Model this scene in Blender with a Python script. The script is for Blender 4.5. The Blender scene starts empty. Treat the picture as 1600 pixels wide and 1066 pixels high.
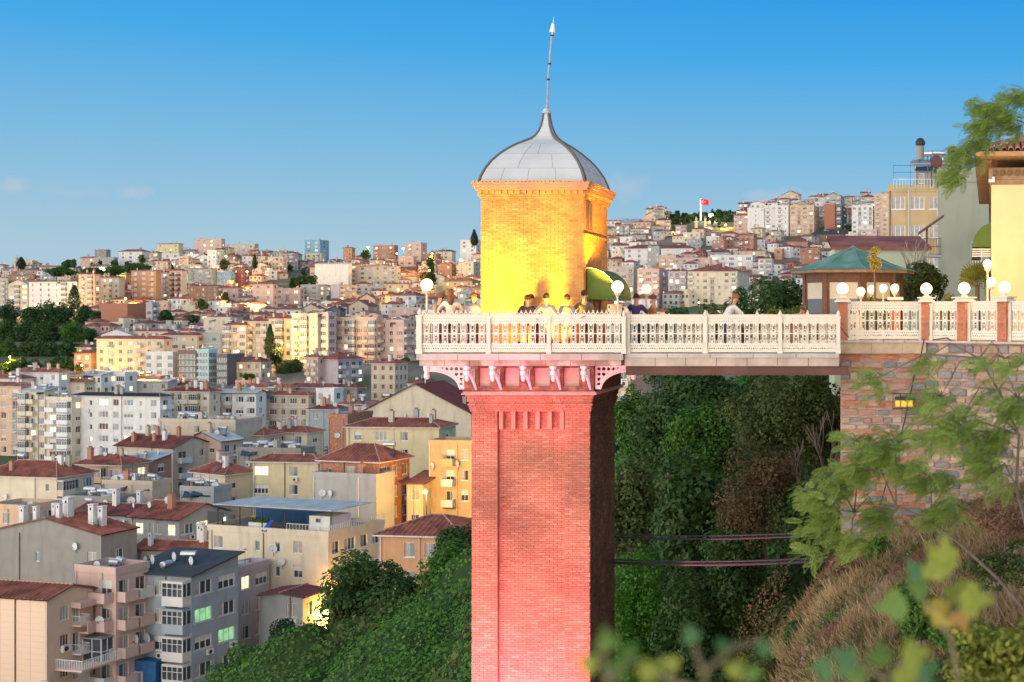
import bpy, bmesh, math, random
import numpy as np
from mathutils import Vector, Matrix
R = math.radians
SC = bpy.context.scene
COL = SC.collection
F = 2030.0; CX = 1380.0; CY = 490.0

# ------------------------------------------------------------------ camera
cam_d = bpy.data.cameras.new('camera'); cam = bpy.data.objects.new('camera', cam_d); COL.objects.link(cam)
cam.location = (0, 0, 0); cam.rotation_euler = (R(90), 0, 0)
cam_d.sensor_width = 36; cam_d.lens = 36 * F / 1600
cam_d.shift_x = (800 - CX) / 1600; cam_d.shift_y = (CY - 533) / 1600
cam_d.clip_start = 0.1; cam_d.clip_end = 12000
cam_d.dof.use_dof = True; cam_d.dof.focus_distance = 58; cam_d.dof.aperture_fstop = 2.2
SC.camera = cam

# ------------------------------------------------------------------ sky and sun
SUN_DIR = Vector((0.42, 0.78, -0.42)).normalized()      # the way the light travels
W = bpy.data.worlds.new('World'); SC.world = W; W.use_nodes = True
nt = W.node_tree; nt.nodes.clear()
def N(t, **k):
    n = nt.nodes.new(t)
    for a, b in k.items(): setattr(n, a, b)
    return n
def mathn(op, a, b=None, clamp=False):
    n = N('ShaderNodeMath', operation=op, use_clamp=clamp)
    for i, v in enumerate((a, b)):
        if v is None: continue
        if isinstance(v, (int, float)): n.inputs[i].default_value = v
        else: nt.links.new(v, n.inputs[i])
    return n.outputs[0]
tc = N('ShaderNodeTexCoord'); sep = N('ShaderNodeSeparateXYZ'); nt.links.new(tc.outputs['Generated'], sep.inputs[0])
ramp = N('ShaderNodeValToRGB'); nt.links.new(sep.outputs['Z'], ramp.inputs[0])
stops = [(0.0, (.46, .60, .68)), (.045, (.40, .585, .70)), (.118, (.215, .50, .745)), (.19, (.066, .40, .80)), (.24, (.034, .335, .79)), (.6, (.10, .29, .56)), (1.0, (.22, .36, .54))]
cr = ramp.color_ramp
while len(cr.elements) < len(stops): cr.elements.new(.5)
for e, (p, c) in zip(cr.elements, stops): e.position = p; e.color = (*c, 1)
# the west behind the camera still glows after sunset
back = mathn('MULTIPLY', sep.outputs['Y'], -1.0); side = mathn('MULTIPLY', sep.outputs['X'], -.55)
az = N('ShaderNodeMapRange', interpolation_type='SMOOTHSTEP'); nt.links.new(mathn('ADD', back, side), az.inputs[0])
az.inputs[1].default_value = -.35; az.inputs[2].default_value = 1.0
el = N('ShaderNodeMapRange', interpolation_type='SMOOTHSTEP'); nt.links.new(sep.outputs['Z'], el.inputs[0])
el.inputs[1].default_value = 1.0; el.inputs[2].default_value = .0
glow = N('ShaderNodeMix', data_type='RGBA')
nt.links.new(mathn('MULTIPLY', az.outputs[0], el.outputs[0]), glow.inputs[0])
nt.links.new(ramp.outputs[0], glow.inputs[6]); glow.inputs[7].default_value = (2.75, 2.55, 2.35, 1)
# three small evening clouds low over the town
cur = glow.outputs[2]
nz = N('ShaderNodeTexNoise'); nz.inputs['Scale'].default_value = 55; nz.inputs['Detail'].default_value = 5; nt.links.new(tc.outputs['Generated'], nz.inputs['Vector'])
for (px, py, rx, ry, s) in ((205, 302, 16, 8, .6), (20, 286, 15, 8, .5), (125, 300, 30, 4, .15), (1240, 306, 60, 7, .35), (975, 290, 40, 12, .3)):
    d = Vector(((px - CX) / F, 1, (CY - py) / F)).normalized()
    sub = N('ShaderNodeVectorMath', operation='SUBTRACT'); nt.links.new(tc.outputs['Generated'], sub.inputs[0]); sub.inputs[1].default_value = d
    mul = N('ShaderNodeVectorMath', operation='MULTIPLY'); nt.links.new(sub.outputs[0], mul.inputs[0]); mul.inputs[1].default_value = (F / rx, F / rx, F / ry)
    ln = N('ShaderNodeVectorMath', operation='LENGTH'); nt.links.new(mul.outputs[0], ln.inputs[0])
    a = mathn('SUBTRACT', 1.5, ln.outputs['Value']); b = mathn('MULTIPLY', mathn('SUBTRACT', nz.outputs[0], .5), 4.5)
    f = mathn('MULTIPLY', mathn('MULTIPLY', mathn('ADD', a, b), .6, True), s)
    m = N('ShaderNodeMix', data_type='RGBA'); nt.links.new(f, m.inputs[0]); nt.links.new(cur, m.inputs[6]); m.inputs[7].default_value = (.62, .60, .66, 1)
    cur = m.outputs[2]
bg = N('ShaderNodeBackground'); nt.links.new(cur, bg.inputs[0]); bg.inputs[1].default_value = 1.0
wo = N('ShaderNodeOutputWorld'); nt.links.new(bg.outputs[0], wo.inputs[0])

sun_d = bpy.data.lights.new('sun', 'SUN'); sun = bpy.data.objects.new('sun', sun_d); COL.objects.link(sun)
sun_d.energy = 0.5; sun_d.angle = R(90); sun_d.color = (1.0, .84, .68)
sun.rotation_euler = SUN_DIR.to_track_quat('-Z', 'Y').to_euler()
vs = SC.view_settings; vs.view_transform = 'Standard'; vs.look = 'None'; vs.gamma = 1; vs.exposure = 0.0; vs.use_curve_mapping = False
SC.render.engine = 'CYCLES'; SC.cycles.max_bounces = 5; SC.cycles.diffuse_bounces = 3; SC.cycles.transparent_max_bounces = 4
SC.cycles.use_denoising = True; SC.cycles.sample_clamp_indirect = 4

# ------------------------------------------------------------------ helpers
def P(px, py, Y): return Vector(((px - CX) / F * Y, Y, (CY - py) / F * Y))
def PX(x, y): return CX + F * x / y
def PYY(z, y): return CY - F * z / y
def lerp(a, b, t): return a + (b - a) * t
def sstep(a, b, x):
    t = max(0, min(1, (x - a) / (b - a))); return t * t * (3 - 2 * t)

class MB:
    def __init__(s): s.v = []; s.f = []; s.m = []
    def quad(s, a, b, c, d, mi=0):
        n = len(s.v); s.v += [tuple(a), tuple(b), tuple(c), tuple(d)]; s.f.append((n, n+1, n+2, n+3)); s.m.append(mi)
    def tri(s, a, b, c, mi=0):
        n = len(s.v); s.v += [tuple(a), tuple(b), tuple(c)]; s.f.append((n, n+1, n+2)); s.m.append(mi)
    def box(s, x0, x1, y0, y1, z0, z1, mi=0, M=None):
        n = len(s.v)
        vs = [(x0,y0,z0),(x1,y0,z0),(x1,y1,z0),(x0,y1,z0),(x0,y0,z1),(x1,y0,z1),(x1,y1,z1),(x0,y1,z1)]
        if M is not None: vs = [tuple(M @ Vector(q)) for q in vs]
        s.v += vs
        for f in ((0,3,2,1),(4,5,6,7),(0,1,5,4),(1,2,6,5),(2,3,7,6),(3,0,4,7)): s.f.append(tuple(n+i for i in f)); s.m.append(mi)
    def tube(s, pts, r, k=6, mi=0, cap=True):
        pts = [Vector(p) for p in pts]; rs = r if isinstance(r, (list, tuple)) else [r] * len(pts)
        n0 = len(s.v); up = Vector((0, 0, 1)); pu = None
        for i, p in enumerate(pts):
            d = (pts[min(i+1, len(pts)-1)] - pts[max(i-1, 0)])
            d = d.normalized() if d.length > 1e-9 else up
            if pu is None: pu = d.orthogonal().normalized()
            pu = (pu - d * pu.dot(d)); pu = pu.normalized() if pu.length > 1e-6 else d.orthogonal().normalized()
            w = d.cross(pu)
            for j in range(k):
                a = 2 * math.pi * j / k
                s.v.append(tuple(p + (pu * math.cos(a) + w * math.sin(a)) * rs[i]))
        for i in range(len(pts) - 1):
            for j in range(k):
                a = n0 + i*k + j; b = n0 + i*k + (j+1) % k
                s.f.append((a, b, b+k, a+k)); s.m.append(mi)
        if cap:
            s.f.append(tuple(n0 + j for j in reversed(range(k)))); s.m.append(mi)
            s.f.append(tuple(n0 + (len(pts)-1)*k + j for j in range(k))); s.m.append(mi)
    def lathe(s, prof, k=12, c=(0, 0, 0), mi=0):
        n0 = len(s.v)
        for (r, z) in prof:
            for j in range(k):
                a = 2*math.pi*j/k; s.v.append((c[0] + r*math.cos(a), c[1] + r*math.sin(a), c[2] + z))
        for i in range(len(prof)-1):
            for j in range(k):
                a = n0+i*k+j; b = n0+i*k+(j+1) % k; s.f.append((a, b, b+k, a+k)); s.m.append(mi)
        s.f.append(tuple(n0 + j for j in reversed(range(k)))); s.m.append(mi)
        s.f.append(tuple(n0+(len(prof)-1)*k+j for j in range(k))); s.m.append(mi)
    def mesh(s, name, mats, smooth=False):
        me = bpy.data.meshes.new(name); me.from_pydata(s.v, [], s.f)
        for m in (mats if isinstance(mats, (list, tuple)) else [mats]): me.materials.append(m)
        if any(s.m): me.polygons.foreach_set('material_index', s.m)
        if smooth: me.polygons.foreach_set('use_smooth', [True]*len(s.f))
        me.update(); return me
    def build(s, name, mats, parent=None, smooth=False, loc=None, **tags):
        return link(name, s.mesh(name, mats, smooth), parent, loc, **tags)
def link(name, me, parent=None, loc=None, rot=None, scale=None, **tags):
    o = bpy.data.objects.new(name, me); COL.objects.link(o)
    if parent is not None: o.parent = parent
    if loc is not None: o.location = loc
    if rot is not None: o.rotation_euler = rot
    if scale is not None: o.scale = scale
    for k, v in tags.items():
        if v is not None: o[k] = v
    return o
def thing(name, label, cat, loc=(0, 0, 0), rotz=0, group=None):
    o = link(name, None, None, loc, (0, 0, rotz), label=label, category=cat, group=group); o.empty_display_size = .2
    return o
def quadmesh(name, V, mats, n=4, midx=None, smooth=False):
    """V: (k, n, 3) array of separate n-gons, made fast"""
    k = V.shape[0]; me = bpy.data.meshes.new(name)
    me.vertices.add(k*n); me.vertices.foreach_set('co', V.reshape(-1).astype(np.float32))
    me.loops.add(k*n); me.loops.foreach_set('vertex_index', np.arange(k*n, dtype=np.int32))
    me.polygons.add(k); me.polygons.foreach_set('loop_start', np.arange(0, k*n, n, dtype=np.int32))
    try: me.polygons.foreach_set('loop_total', np.full(k, n, dtype=np.int32))
    except Exception: pass
    for m in (mats if isinstance(mats, (list, tuple)) else [mats]): me.materials.append(m)
    if midx is not None: me.polygons.foreach_set('material_index', midx.astype(np.int32))
    me.update(calc_edges=True); return me
def gridmesh(name, V, mat, smooth=True):
    a, b = V.shape[:2]; idx = np.arange(a*b).reshape(a, b)
    q = np.stack([idx[:-1, :-1], idx[1:, :-1], idx[1:, 1:], idx[:-1, 1:]], -1).reshape(-1, 4)
    me = bpy.data.meshes.new(name); me.from_pydata(V.reshape(-1, 3).tolist(), [], q.tolist()); me.materials.append(mat)
    if smooth: me.polygons.foreach_set('use_smooth', [True]*len(me.polygons))
    me.update(); return me

# ------------------------------------------------------------------ materials
MATS = {}
def mat(name, c, rough=.8, var=.12, vs=1.5, island=None, bump=0., bs=8., metal=0, streak=0., spec=.3, emit=None, es=0, transl=0., alpha=None, dirt=None, two=None):
    if name in MATS: return MATS[name]
    m = bpy.data.materials.new(name); m.use_nodes = True; t = m.node_tree; L = t.links
    b = t.nodes['Principled BSDF']; out = t.nodes['Material Output']
    b.inputs['Roughness'].default_value = rough; b.inputs['Metallic'].default_value = metal
    b.inputs['Specular IOR Level'].default_value = spec
    def nn(ty, **k):
        n = t.nodes.new(ty)
        for a, v in k.items(): setattr(n, a, v)
        return n
    tcn = nn('ShaderNodeTexCoord')
    col = nn('ShaderNodeRGB'); col.outputs[0].default_value = (*c, 1); cur = col.outputs[0]
    if two:   # large patches of a second tone
        n2 = nn('ShaderNodeTexNoise'); n2.inputs['Scale'].default_value = two[1]; n2.inputs['Detail'].default_value = 6; L.new(tcn.outputs['Object'], n2.inputs['Vector'])
        r2 = nn('ShaderNodeMapRange'); r2.inputs[1].default_value = .44; r2.inputs[2].default_value = .60; L.new(n2.outputs[0], r2.inputs[0])
        mx = nn('ShaderNodeMix', data_type='RGBA'); L.new(r2.outputs[0], mx.inputs[0]); L.new(cur, mx.inputs[6]); mx.inputs[7].default_value = (*two[0], 1); cur = mx.outputs[2]
    if island:
        g = nn('ShaderNodeNewGeometry'); rp = nn('ShaderNodeValToRGB'); L.new(g.outputs['Random Per Island'], rp.inputs[0])
        cr_ = rp.color_ramp; cr_.interpolation = 'LINEAR'
        while len(cr_.elements) < len(island): cr_.elements.new(.5)
        for i, (e, cc) in enumerate(zip(cr_.elements, island)): e.position = i/(len(island)-1); e.color = (*cc, 1)
        if two:
            mx = nn('ShaderNodeMix', data_type='RGBA'); mx.inputs[0].default_value = .5; L.new(cur, mx.inputs[6]); L.new(rp.outputs[0], mx.inputs[7]); cur = mx.outputs[2]
        else: cur = rp.outputs[0]
    if var:
        no = nn('ShaderNodeTexNoise'); no.inputs['Scale'].default_value = vs; no.inputs['Detail'].default_value = 5; L.new(tcn.outputs['Object'], no.inputs['Vector'])
        mr = nn('ShaderNodeMapRange'); mr.inputs[1].default_value = .25; mr.inputs[2].default_value = .75; mr.inputs[3].default_value = 1-var; mr.inputs[4].default_value = 1+var; L.new(no.outputs[0], mr.inputs[0])
        mu = nn('ShaderNodeVectorMath', operation='SCALE'); L.new(cur, mu.inputs[0]); L.new(mr.outputs[0], mu.inputs['Scale']); cur = mu.outputs[0]
    if streak:
        mp = nn('ShaderNodeMapping'); mp.inputs['Scale'].default_value = (.42, .42, .075); L.new(tcn.outputs['Object'], mp.inputs[0])
        no = nn('ShaderNodeTexNoise'); no.inputs['Scale'].default_value = 2.2; no.inputs['Detail'].default_value = 6; L.new(mp.outputs[0], no.inputs['Vector'])
        mr = nn('ShaderNodeMapRange'); mr.inputs[1].default_value = .50; mr.inputs[2].default_value = .72; mr.inputs[3].default_value = 0; mr.inputs[4].default_value = streak; L.new(no.outputs[0], mr.inputs[0])
        mx = nn('ShaderNodeMix', data_type='RGBA'); L.new(mr.outputs[0], mx.inputs[0]); L.new(cur, mx.inputs[6]); mx.inputs[7].default_value = (*(dirt or (.16, .14, .12)), 1); cur = mx.outputs[2]
    L.new(cur, b.inputs['Base Color'])
    if bump:
        no = nn('ShaderNodeTexNoise'); no.inputs['Scale'].default_value = bs; no.inputs['Detail'].default_value = 4; L.new(tcn.outputs['Object'], no.inputs['Vector'])
        bu = nn('ShaderNodeBump'); bu.inputs['Strength'].default_value = bump; bu.inputs['Distance'].default_value = .05; L.new(no.outputs[0], bu.inputs['Height']); L.new(bu.outputs[0], b.inputs['Normal'])
    if emit:
        b.inputs['Emission Color'].default_value = (*emit, 1); b.inputs['Emission Strength'].default_value = es
        if var > .5: L.new(cur, b.inputs['Emission Color'])
    if transl:
        tr = nn('ShaderNodeBsdfTranslucent'); L.new(cur, tr.inputs[0]); ms = nn('ShaderNodeMixShader'); ms.inputs[0].default_value = transl
        L.new(b.outputs[0], ms.inputs[1]); L.new(tr.outputs[0], ms.inputs[2]); L.new(ms.outputs[0], out.inputs[0])
    MATS[name] = m; return m

def plaster(name, c, s=.35): return mat('plaster_'+name, c, .9, .10, .5, streak=s, bump=.15, bs=3, dirt=tuple(x*.45+.02 for x in c))
WALL = {k: plaster(k, c) for k, c in {
 'cream': (.70,.60,.44), 'white': (.74,.72,.68), 'pink': (.62,.43,.36), 'beige': (.56,.47,.36), 'grey': (.40,.40,.38), 'orange': (.58,.31,.17),
 'yellow': (.66,.55,.34), 'blue grey': (.34,.39,.42), 'brown': (.24,.16,.12), 'pale green': (.46,.50,.35), 'damp green grey': (.33,.34,.26), 'pale cyan': (.42,.62,.66), 'peach': (.68,.46,.31), 'ochre': (.52,.38,.20),
 'dark red': (.28,.09,.08), 'terracotta': (.46,.24,.16), 'blue': (.22,.40,.52), 'lilac grey': (.45,.41,.44), 'dark grey': (.17,.17,.18), 'stone grey': (.30,.28,.25)}.items()}
M_brickwall = mat('rough_brick', (.38,.15,.09), .9, .25, 2.5, bump=.5, bs=6, two=((.46,.24,.15), 3.0))
WALL['bare brick'] = M_brickwall
M_clad = mat('stone_cladding', (.70,.50,.36), .7, .05, .6, streak=.12, dirt=(.5,.38,.28))
WALL['clad'] = M_clad
def roofmat(name, c):
    return mat(name, c, .85, .28, 1.2, streak=0, bump=.25, bs=5, two=(tuple(x*.62 for x in c), .5))
M_tile = roofmat('clay_tile', (.34, .115, .08)); M_tile2 = roofmat('clay_tile_light', (.42, .17, .11)); M_tile3 = roofmat('clay_tile_dark', (.25, .085, .07))
M_tar = mat('roof_felt_dark', (.055, .058, .065), .8, .3, .7); M_concrete = mat('roof_concrete', (.30, .30, .29), .9, .3, .5, streak=.2, bump=.2)
M_tin = mat('tin_sheet', (.50, .52, .52), .6, .15, .8, two=((.40,.41,.41), .6)); M_ridge = mat('ridge_mortar', (.42, .24, .17), .9, .2, 3)
M_whitepaint = mat('white_paint', (.78, .77, .74), .5, .04); M_offwhite = mat('off_white', (.62, .60, .56), .7, .12, 2)
M_glass = mat('window_glass', (.055, .065, .08), .08, .5, .35, spec=.9); M_glassb = mat('window_glass_blue', (.10, .17, .21), .1, .4, .5, spec=.9)
M_curtain = mat('curtain_pane', (.42, .38, .33), .6, .25, 2.5); M_brown = mat('brown_shutter', (.14, .08, .055), .6, .2, 4)
M_lit = mat('lit_pane', (.9, .75, .45), .6, .6, 1.5, emit=(1.0, .72, .32), es=1.5); M_litg = mat('lit_pane_green', (.35, .75, .35), .6, .6, 2.2, emit=(.45, 1.0, .40), es=.6)
M_litw = mat('lit_pane_white', (.85, .72, .48), .6, .6, 2, emit=(1.0, .90, .68), es=1.1)
M_shut = mat('roller_shutter', (.66, .63, .57), .7, .08, 2); M_dark = mat('dark_metal', (.035, .035, .04), .5, .1)
M_steel = mat('brushed_steel', (.55, .57, .58), .35, .15, 3, metal=.7); M_dish = mat('dish_paint', (.68, .70, .70), .5, .1, 3); M_solar = mat('solar_glass', (.03, .06, .11), .15, .2, spec=.8)
M_acs = mat('cooler_casing', (.66, .64, .58), .6, .05); M_pot = mat('clay_pot', (.36, .15, .09), .9, .15)
M_awng = mat('green_canvas', (.085, .14, .03), .8, .12, 4); M_awnb = mat('blue_tarpaulin', (.02, .10, .24), .7, .2, 2)
# ------------------------------------------------------------------ terrain
GL = [(100, 1400), (145, 1134), (200, 960), (250, 831), (340, 699), (470, 580), (600, 520), (750, 478), (850, 443), (950, 416), (1020, 408), (1200, 440)]
GR = [(100, 1400), (145, 1134), (200, 960), (250, 831), (340, 700), (470, 570), (600, 478), (720, 430), (800, 402), (880, 378), (960, 352), (1050, 338), (1250, 380)]
def interp(T, x):
    if x <= T[0][0]: return T[0][1]
    for (a, b), (c, d) in zip(T, T[1:]):
        if x <= c: return b + (d - b) * (x - a) / (c - a)
    return T[-1][1]
def ground_py(px, Y):
    w = sstep(820, 1080, px); g = lerp(interp(GL, Y), interp(GR, Y), w)
    g += sstep(700, 950, Y) * (max(0, 240 - px) / 240 * 26) - sstep(700, 950, Y) * sstep(1050, 1380, px) * 22
    g += sstep(700, 950, Y) * (sstep(380, 520, px) * 10 - sstep(700, 900, px) * 14) 
    return g
def ground_z(x, y): return (CY - ground_py(PX(x, y), y)) / F * y
M_ground = mat('dusty_ground', (.19, .17, .14), .95, .3, .05, two=((.10, .13, .06), .03))
ys = np.concatenate([np.linspace(118, 400, 40), np.linspace(410, 1250, 70)]); pxs = np.linspace(-900, 2500, 120)
V = np.array([[((px - CX)/F*y, y, (CY - ground_py(px, y))/F*y) for px in pxs] for y in ys])
link('city_ground', gridmesh('city_ground', V, M_ground), kind='structure')
# a plain that carries the ground on to the horizon
far = [(1250, 380), (1600, 495), (4000, 492), (11000, 490.4)]
V = np.array([[((px - CX)/F*y, y, (CY - (ground_py(px, 1250) if y == 1250 else g))/F*y) for px in pxs] for y, g in far])
link('far_plain', gridmesh('far_plain', V, M_ground), kind='structure')

CREST = [(-80, -52), (-66, -45), (-54, -31), (-46, -24.5), (-34, -20), (-24, -15.5), (-19, -11.5), (-14.8, -7.5), (-10, -5), (-5, -2.4), (-2, -1.2), (3, -1.1), (60, -1.1)]
_r = random.Random(5)
_bumps = [(_r.uniform(-75, 5), _r.uniform(36, 100), _r.uniform(1.6, 4.8), _r.uniform(.6, 2.6)) for _ in range(170)]
def lumps(x, y):
    s = 0; k = sstep(-44, -26, x)*.8+.2
    for bx, by, br, bh in _bumps:
        d2 = ((x-bx)**2 + (y-by)**2) / (br*br)
        if d2 < 1: s = max(s, bh * (1-d2)**.5)
    return s * k
def hill_z(x, y):
    c = interp(CREST, x)
    back = max(0, y - 80); plate = sstep(-3, 3, x)
    z = c - max(0, 80 - y) * .36 * (1 - sstep(-1.5, 3, x) * (y > 38)) - back * lerp(.9, -.03, plate)
    if y < 42:   # the dry slope in front of the terrace wall
        near = -3.9 - .022*max(0, y-10) + (.42*min(0, x-3.8) if x > -1.2 else -2.1 + 1.45*(x+1.2)) + .15*max(0, x-3.8)
        if y < 14: near += (y-14)*.03
        near = max(near, -34)
        if x > -3: z = min(z, near) if y < 36 else z
        w = sstep(42, 35.5, y)
        z = lerp(z, max(near, c - 16.5), w) if x < -1.3 else (near if y < 36.2 else z)
    return z
M_soil = mat('slope_soil', (.20, .14, .09), .95, .35, 1.2, bump=.5, bs=3, two=((.33, .25, .17), .5))
xs_ = np.concatenate([np.linspace(-95, -12, 84), np.linspace(-11.6, 12, 90), np.linspace(13, 60, 24)]); ys_ = np.concatenate([np.linspace(2, 36.1, 62), np.linspace(36.3, 60, 40), np.linspace(61, 190, 60)])
V = np.array([[(x, y, hill_z(x, y) + .10*math.sin(x*2.1+y*1.3)*math.sin(y*1.7-x)) for y in ys_] for x in xs_])
link('hillside', gridmesh('hillside', V, M_soil), kind='structure')

# ------------------------------------------------------------------ brick laying
TB = [(.44,.15,.09), (.50,.19,.12), (.53,.22,.14), (.47,.17,.10), (.56,.26,.18), (.50,.18,.11), (.45,.16,.11), (.52,.20,.12)]
M_brick = mat('tower_brick', (.4,.14,.08), .85, .28, .9, island=TB, bump=.3, bs=30, streak=.16, dirt=(.20,.11,.09))
M_mortar = mat('mortar', (.40, .20, .145), .95, .2, 2)
M_brickdark = mat('dark_side_brick', (.1,.05,.03), .95, .35, 1.1, island=[(.09,.05,.035), (.14,.075,.045), (.11,.07,.05), (.19,.11,.06), (.07,.045,.035)], bump=.3, bs=20)  # much darker brick tones, used on the tower's right side only
rb = random.Random(11)
def bricks(mb, O, u, n, L, z0, z1, ch=.062, bl=.21, th=.03, j=.008, mi=0, rake=.012):
    """running-bond bricks on the plane through O along u, outward normal n"""
    O = Vector(O); u = Vector(u); n = Vector(n); rows = max(1, round((z1-z0)/ch)); ch = (z1-z0)/rows
    for r in range(rows):
        s = -(r % 2) * bl/2; za = z0 + r*ch + .0035; zb = z0 + (r+1)*ch - .0035
        while s < L - .01:
            a = max(0, s) + .004; b = min(L, s+bl) - .004
            s += bl
            if b - a < .03: continue
            d = th - rb.random()*rake
            A = O + u*a + n*d; B = O + u*b + n*d; A0 = O + u*a; B0 = O + u*b
            k = len(mb.v)
            mb.v += [(A.x,A.y,za),(B.x,B.y,za),(B.x,B.y,zb),(A.x,A.y,zb),(A0.x,A0.y,za),(B0.x,B0.y,za),(B0.x,B0.y,zb),(A0.x,A0.y,zb)]
            for f in ((0,1,2,3),(4,5,1,0),(3,2,6,7),(4,0,3,7),(1,5,6,2)): mb.f.append(tuple(k+i for i in f)); mb.m.append(mi)

# ------------------------------------------------------------------ the lift tower
TX0, TX1, TY0, TY1 = -11.09, -7.89, 35.0, 38.2
ZS = -1.37      # underside of the platform
tw = thing('lift_tower', 'tall square red brick lift tower lit pink, carrying the white railed platform', 'tower', (-9.49, 36.6, -19))
def T(v): return (v[0] + 9.49, v[1] - 36.6, v[2] + 19)
class LMB(MB):   # world coordinates, shifted into the tower's frame on build
    def build2(s, name, mats, parent=None, **k):
        s.v = [T(v) for v in s.v]; return s.build(name, mats, parent, **k)
ZB = -19.0; ZH = (490-643)/58   # -2.64 : top of plain shaft
m = LMB()
rec = .17; px0, px1 = (777-829.5)/58 - 9.49, (882-829.5)/58 - 9.49
m.box(TX0+.03, TX1-.03, TY0+rec+.03, TY1-.03, ZB, ZH)
m.box(TX0+.03, px0, TY0+.03, TY0+rec+.05, ZB, ZH-.003); m.box(px1, TX1-.03, TY0+.03, TY0+rec+.05, ZB, ZH-.003)
m.build2('mortar_core', M_mortar, tw)
def brickpart(name, faces, mt=M_brick, parent=tw, kind='stuff', **k):
    q = LMB()
    for f in faces: bricks(q, *f, **k)
    return q.build2(name, mt, parent, kind=kind)
zlo = -12.5
brickpart('brick_pilaster', [((TX0, TY0+.03, 0), (1,0,0), (0,-1,0), px0-TX0, zlo, ZH)])
brickpart('brick_pilaster', [((px1, TY0+.03, 0), (1,0,0), (0,-1,0), TX1-px1, zlo, ZH)])
brickpart('recessed_brick_panel', [((px0, TY0+rec+.03, 0), (1,0,0), (0,-1,0), px1-px0, zlo, ZH)])
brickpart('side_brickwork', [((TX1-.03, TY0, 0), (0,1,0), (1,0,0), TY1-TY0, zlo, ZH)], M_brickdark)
brickpart('back_brickwork', [((TX0+.03, TY1, 0), (0,-1,0), (-1,0,0), TY1-TY0, zlo, ZH)])
for i in range(6):     # little hanging pilasters at the head of the recessed panel
    cx = (781 + i*19 + 1.5 - 829.5)/58 - 9.49
    q = LMB(); q.box(cx-.055, cx+.055, TY0+.012, TY0+rec-.004, (490-671)/58, ZH-.004); q.build2('dentil_pilaster', M_brick, tw)
# corbelled head
z = ZH; steps = [(.035, .06), (.06, .10), (.085, .06), (.06, .05), (.10, .14), (.13, .05)]
for i, (o, h) in enumerate(steps):
    q = LMB(); q.box(TX0-o+.03, TX1+o-.03, TY0-o+.03, TY1+o-.03, z, z+h)
    bricks(q, (TX0-o, TY0-o+.03, 0), (1,0,0), (0,-1,0), TX1-TX0+2*o, z, z+h, ch=.06, mi=1)
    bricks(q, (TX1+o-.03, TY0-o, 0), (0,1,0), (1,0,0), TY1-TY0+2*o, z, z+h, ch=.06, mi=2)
    q.build2('corbel_course', [M_mortar, M_brick, M_brickdark], tw, kind='stuff'); z += h
ZM = z
o = .21; q = LMB(); q.box(TX0-o, TX1+o, TY0-o, TY1+o, ZM, ZM+.045); q.box(TX0-o+.03, TX1+o-.03, TY0-o+.03, TY1+o-.03, ZM+.045, ZM+.085)
M_pinkstone = mat('painted_moulding', (.55, .34, .29), .7, .15, 3); q.build2('string_moulding', M_pinkstone, tw)
o = .15; ZQ = ZM + .085
# brick frieze with square recesses
q = LMB(); q.box(TX0-o+.1, TX1+o-.02, TY0-o+.13, TY1+o-.02, ZQ, ZS-.002); q.build2('frieze_core', M_mortar, tw)
pan = [(748, 766), (788, 811), (834, 859), (880, 905)]
edges = [723] + [e for p_ in pan for e in p_] + [925]
def wx(px, y=34.85): return (px - CX)/F*y
zt_, zb_ = (490-575)/58.2, (490-604)/58.2
q = LMB()
X0f, X1f = TX0-o, TX1+o
ex = [X0f] + [wx(e) for p_ in pan for e in p_] + [X1f]
q.box(X0f, X1f, TY0-o, TY0-o+.13, ZQ+.001, zb_); q.box(X0f, X1f, TY0-o, TY0-o+.13, zt_, ZS-.003)
for a, b in ((0,1),(2,3),(4,5),(6,7),(8,9)): q.box(ex[a], ex[b], TY0-o+.002, TY0-o+.13, zb_, zt_)
M_frieze = mat('frieze_brick', (.20,.08,.055), .9, .35, 3.5, two=((.34,.15,.10), 6), bump=.4, bs=18)
q.build2('frieze_frame', M_frieze, tw)
for a, b in pan:
    q = LMB(); q.box(wx(a), wx(b), TY0-o+.09, TY0-o+.125, zb_, zt_); q.build2('plaster_panel', mat('frieze_plaster', (.62,.46,.38), .8, .15, 3), tw)
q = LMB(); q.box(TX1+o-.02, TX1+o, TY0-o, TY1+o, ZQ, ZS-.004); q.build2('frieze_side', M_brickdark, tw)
# iron consoles carrying the overhang
M_iron = mat('painted_cast_iron', (.76, .70, .66), .45, .08, 6)
def console(cx):
    q = LMB(); yf = TY0 - 1.02; yw = TY0 - o
    q.box(cx-.045, cx+.045, yf, yw, ZS-.10, ZS-.004)                 # arm
    for k_, (r, h0, h1) in enumerate(((.10, 0, .07), (.07, .07, .12), (.085, .12, .25), (.06, .25, .32))): q.lathe([(r*.9, -h1), (r, -h1+.02), (r, -h0-.01)], 10, (cx, yf+.09, ZS-.004))
    q.lathe([(.015, -.42), (.055, -.37), (.06, -.32)], 10, (cx, yf+.09, ZS))
    pts = [(cx, lerp(yf+.15, yw-.02, t), ZS - .16 - .50*(1-math.cos(t*math.pi/2))**.9) for t in np.linspace(0, 1, 9)]
    q.tube(pts, [.05, .055, .055, .05, .05, .045, .04, .035, .03], 8)
    n = len(q.v)
    for i in range(8):     # web between arm and curved brace
        t0, t1 = i/8, (i+1)/8
        if i < 7:
            y0_, y1_ = lerp(yf+.15, yw-.02, t0), lerp(yf+.15, yw-.02, t1)
            if i % 2 == 0: q.box(cx-.012, cx+.012, y0_, y0_+.03, ZS-.16-.50*(1-math.cos(t0*math.pi/2)), ZS-.09)
    return q.build2('console', M_iron, tw)
for px_ in (727, 767, 815, 862, 910):
    console((px_-CX)/F*33.99 + .02)
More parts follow.
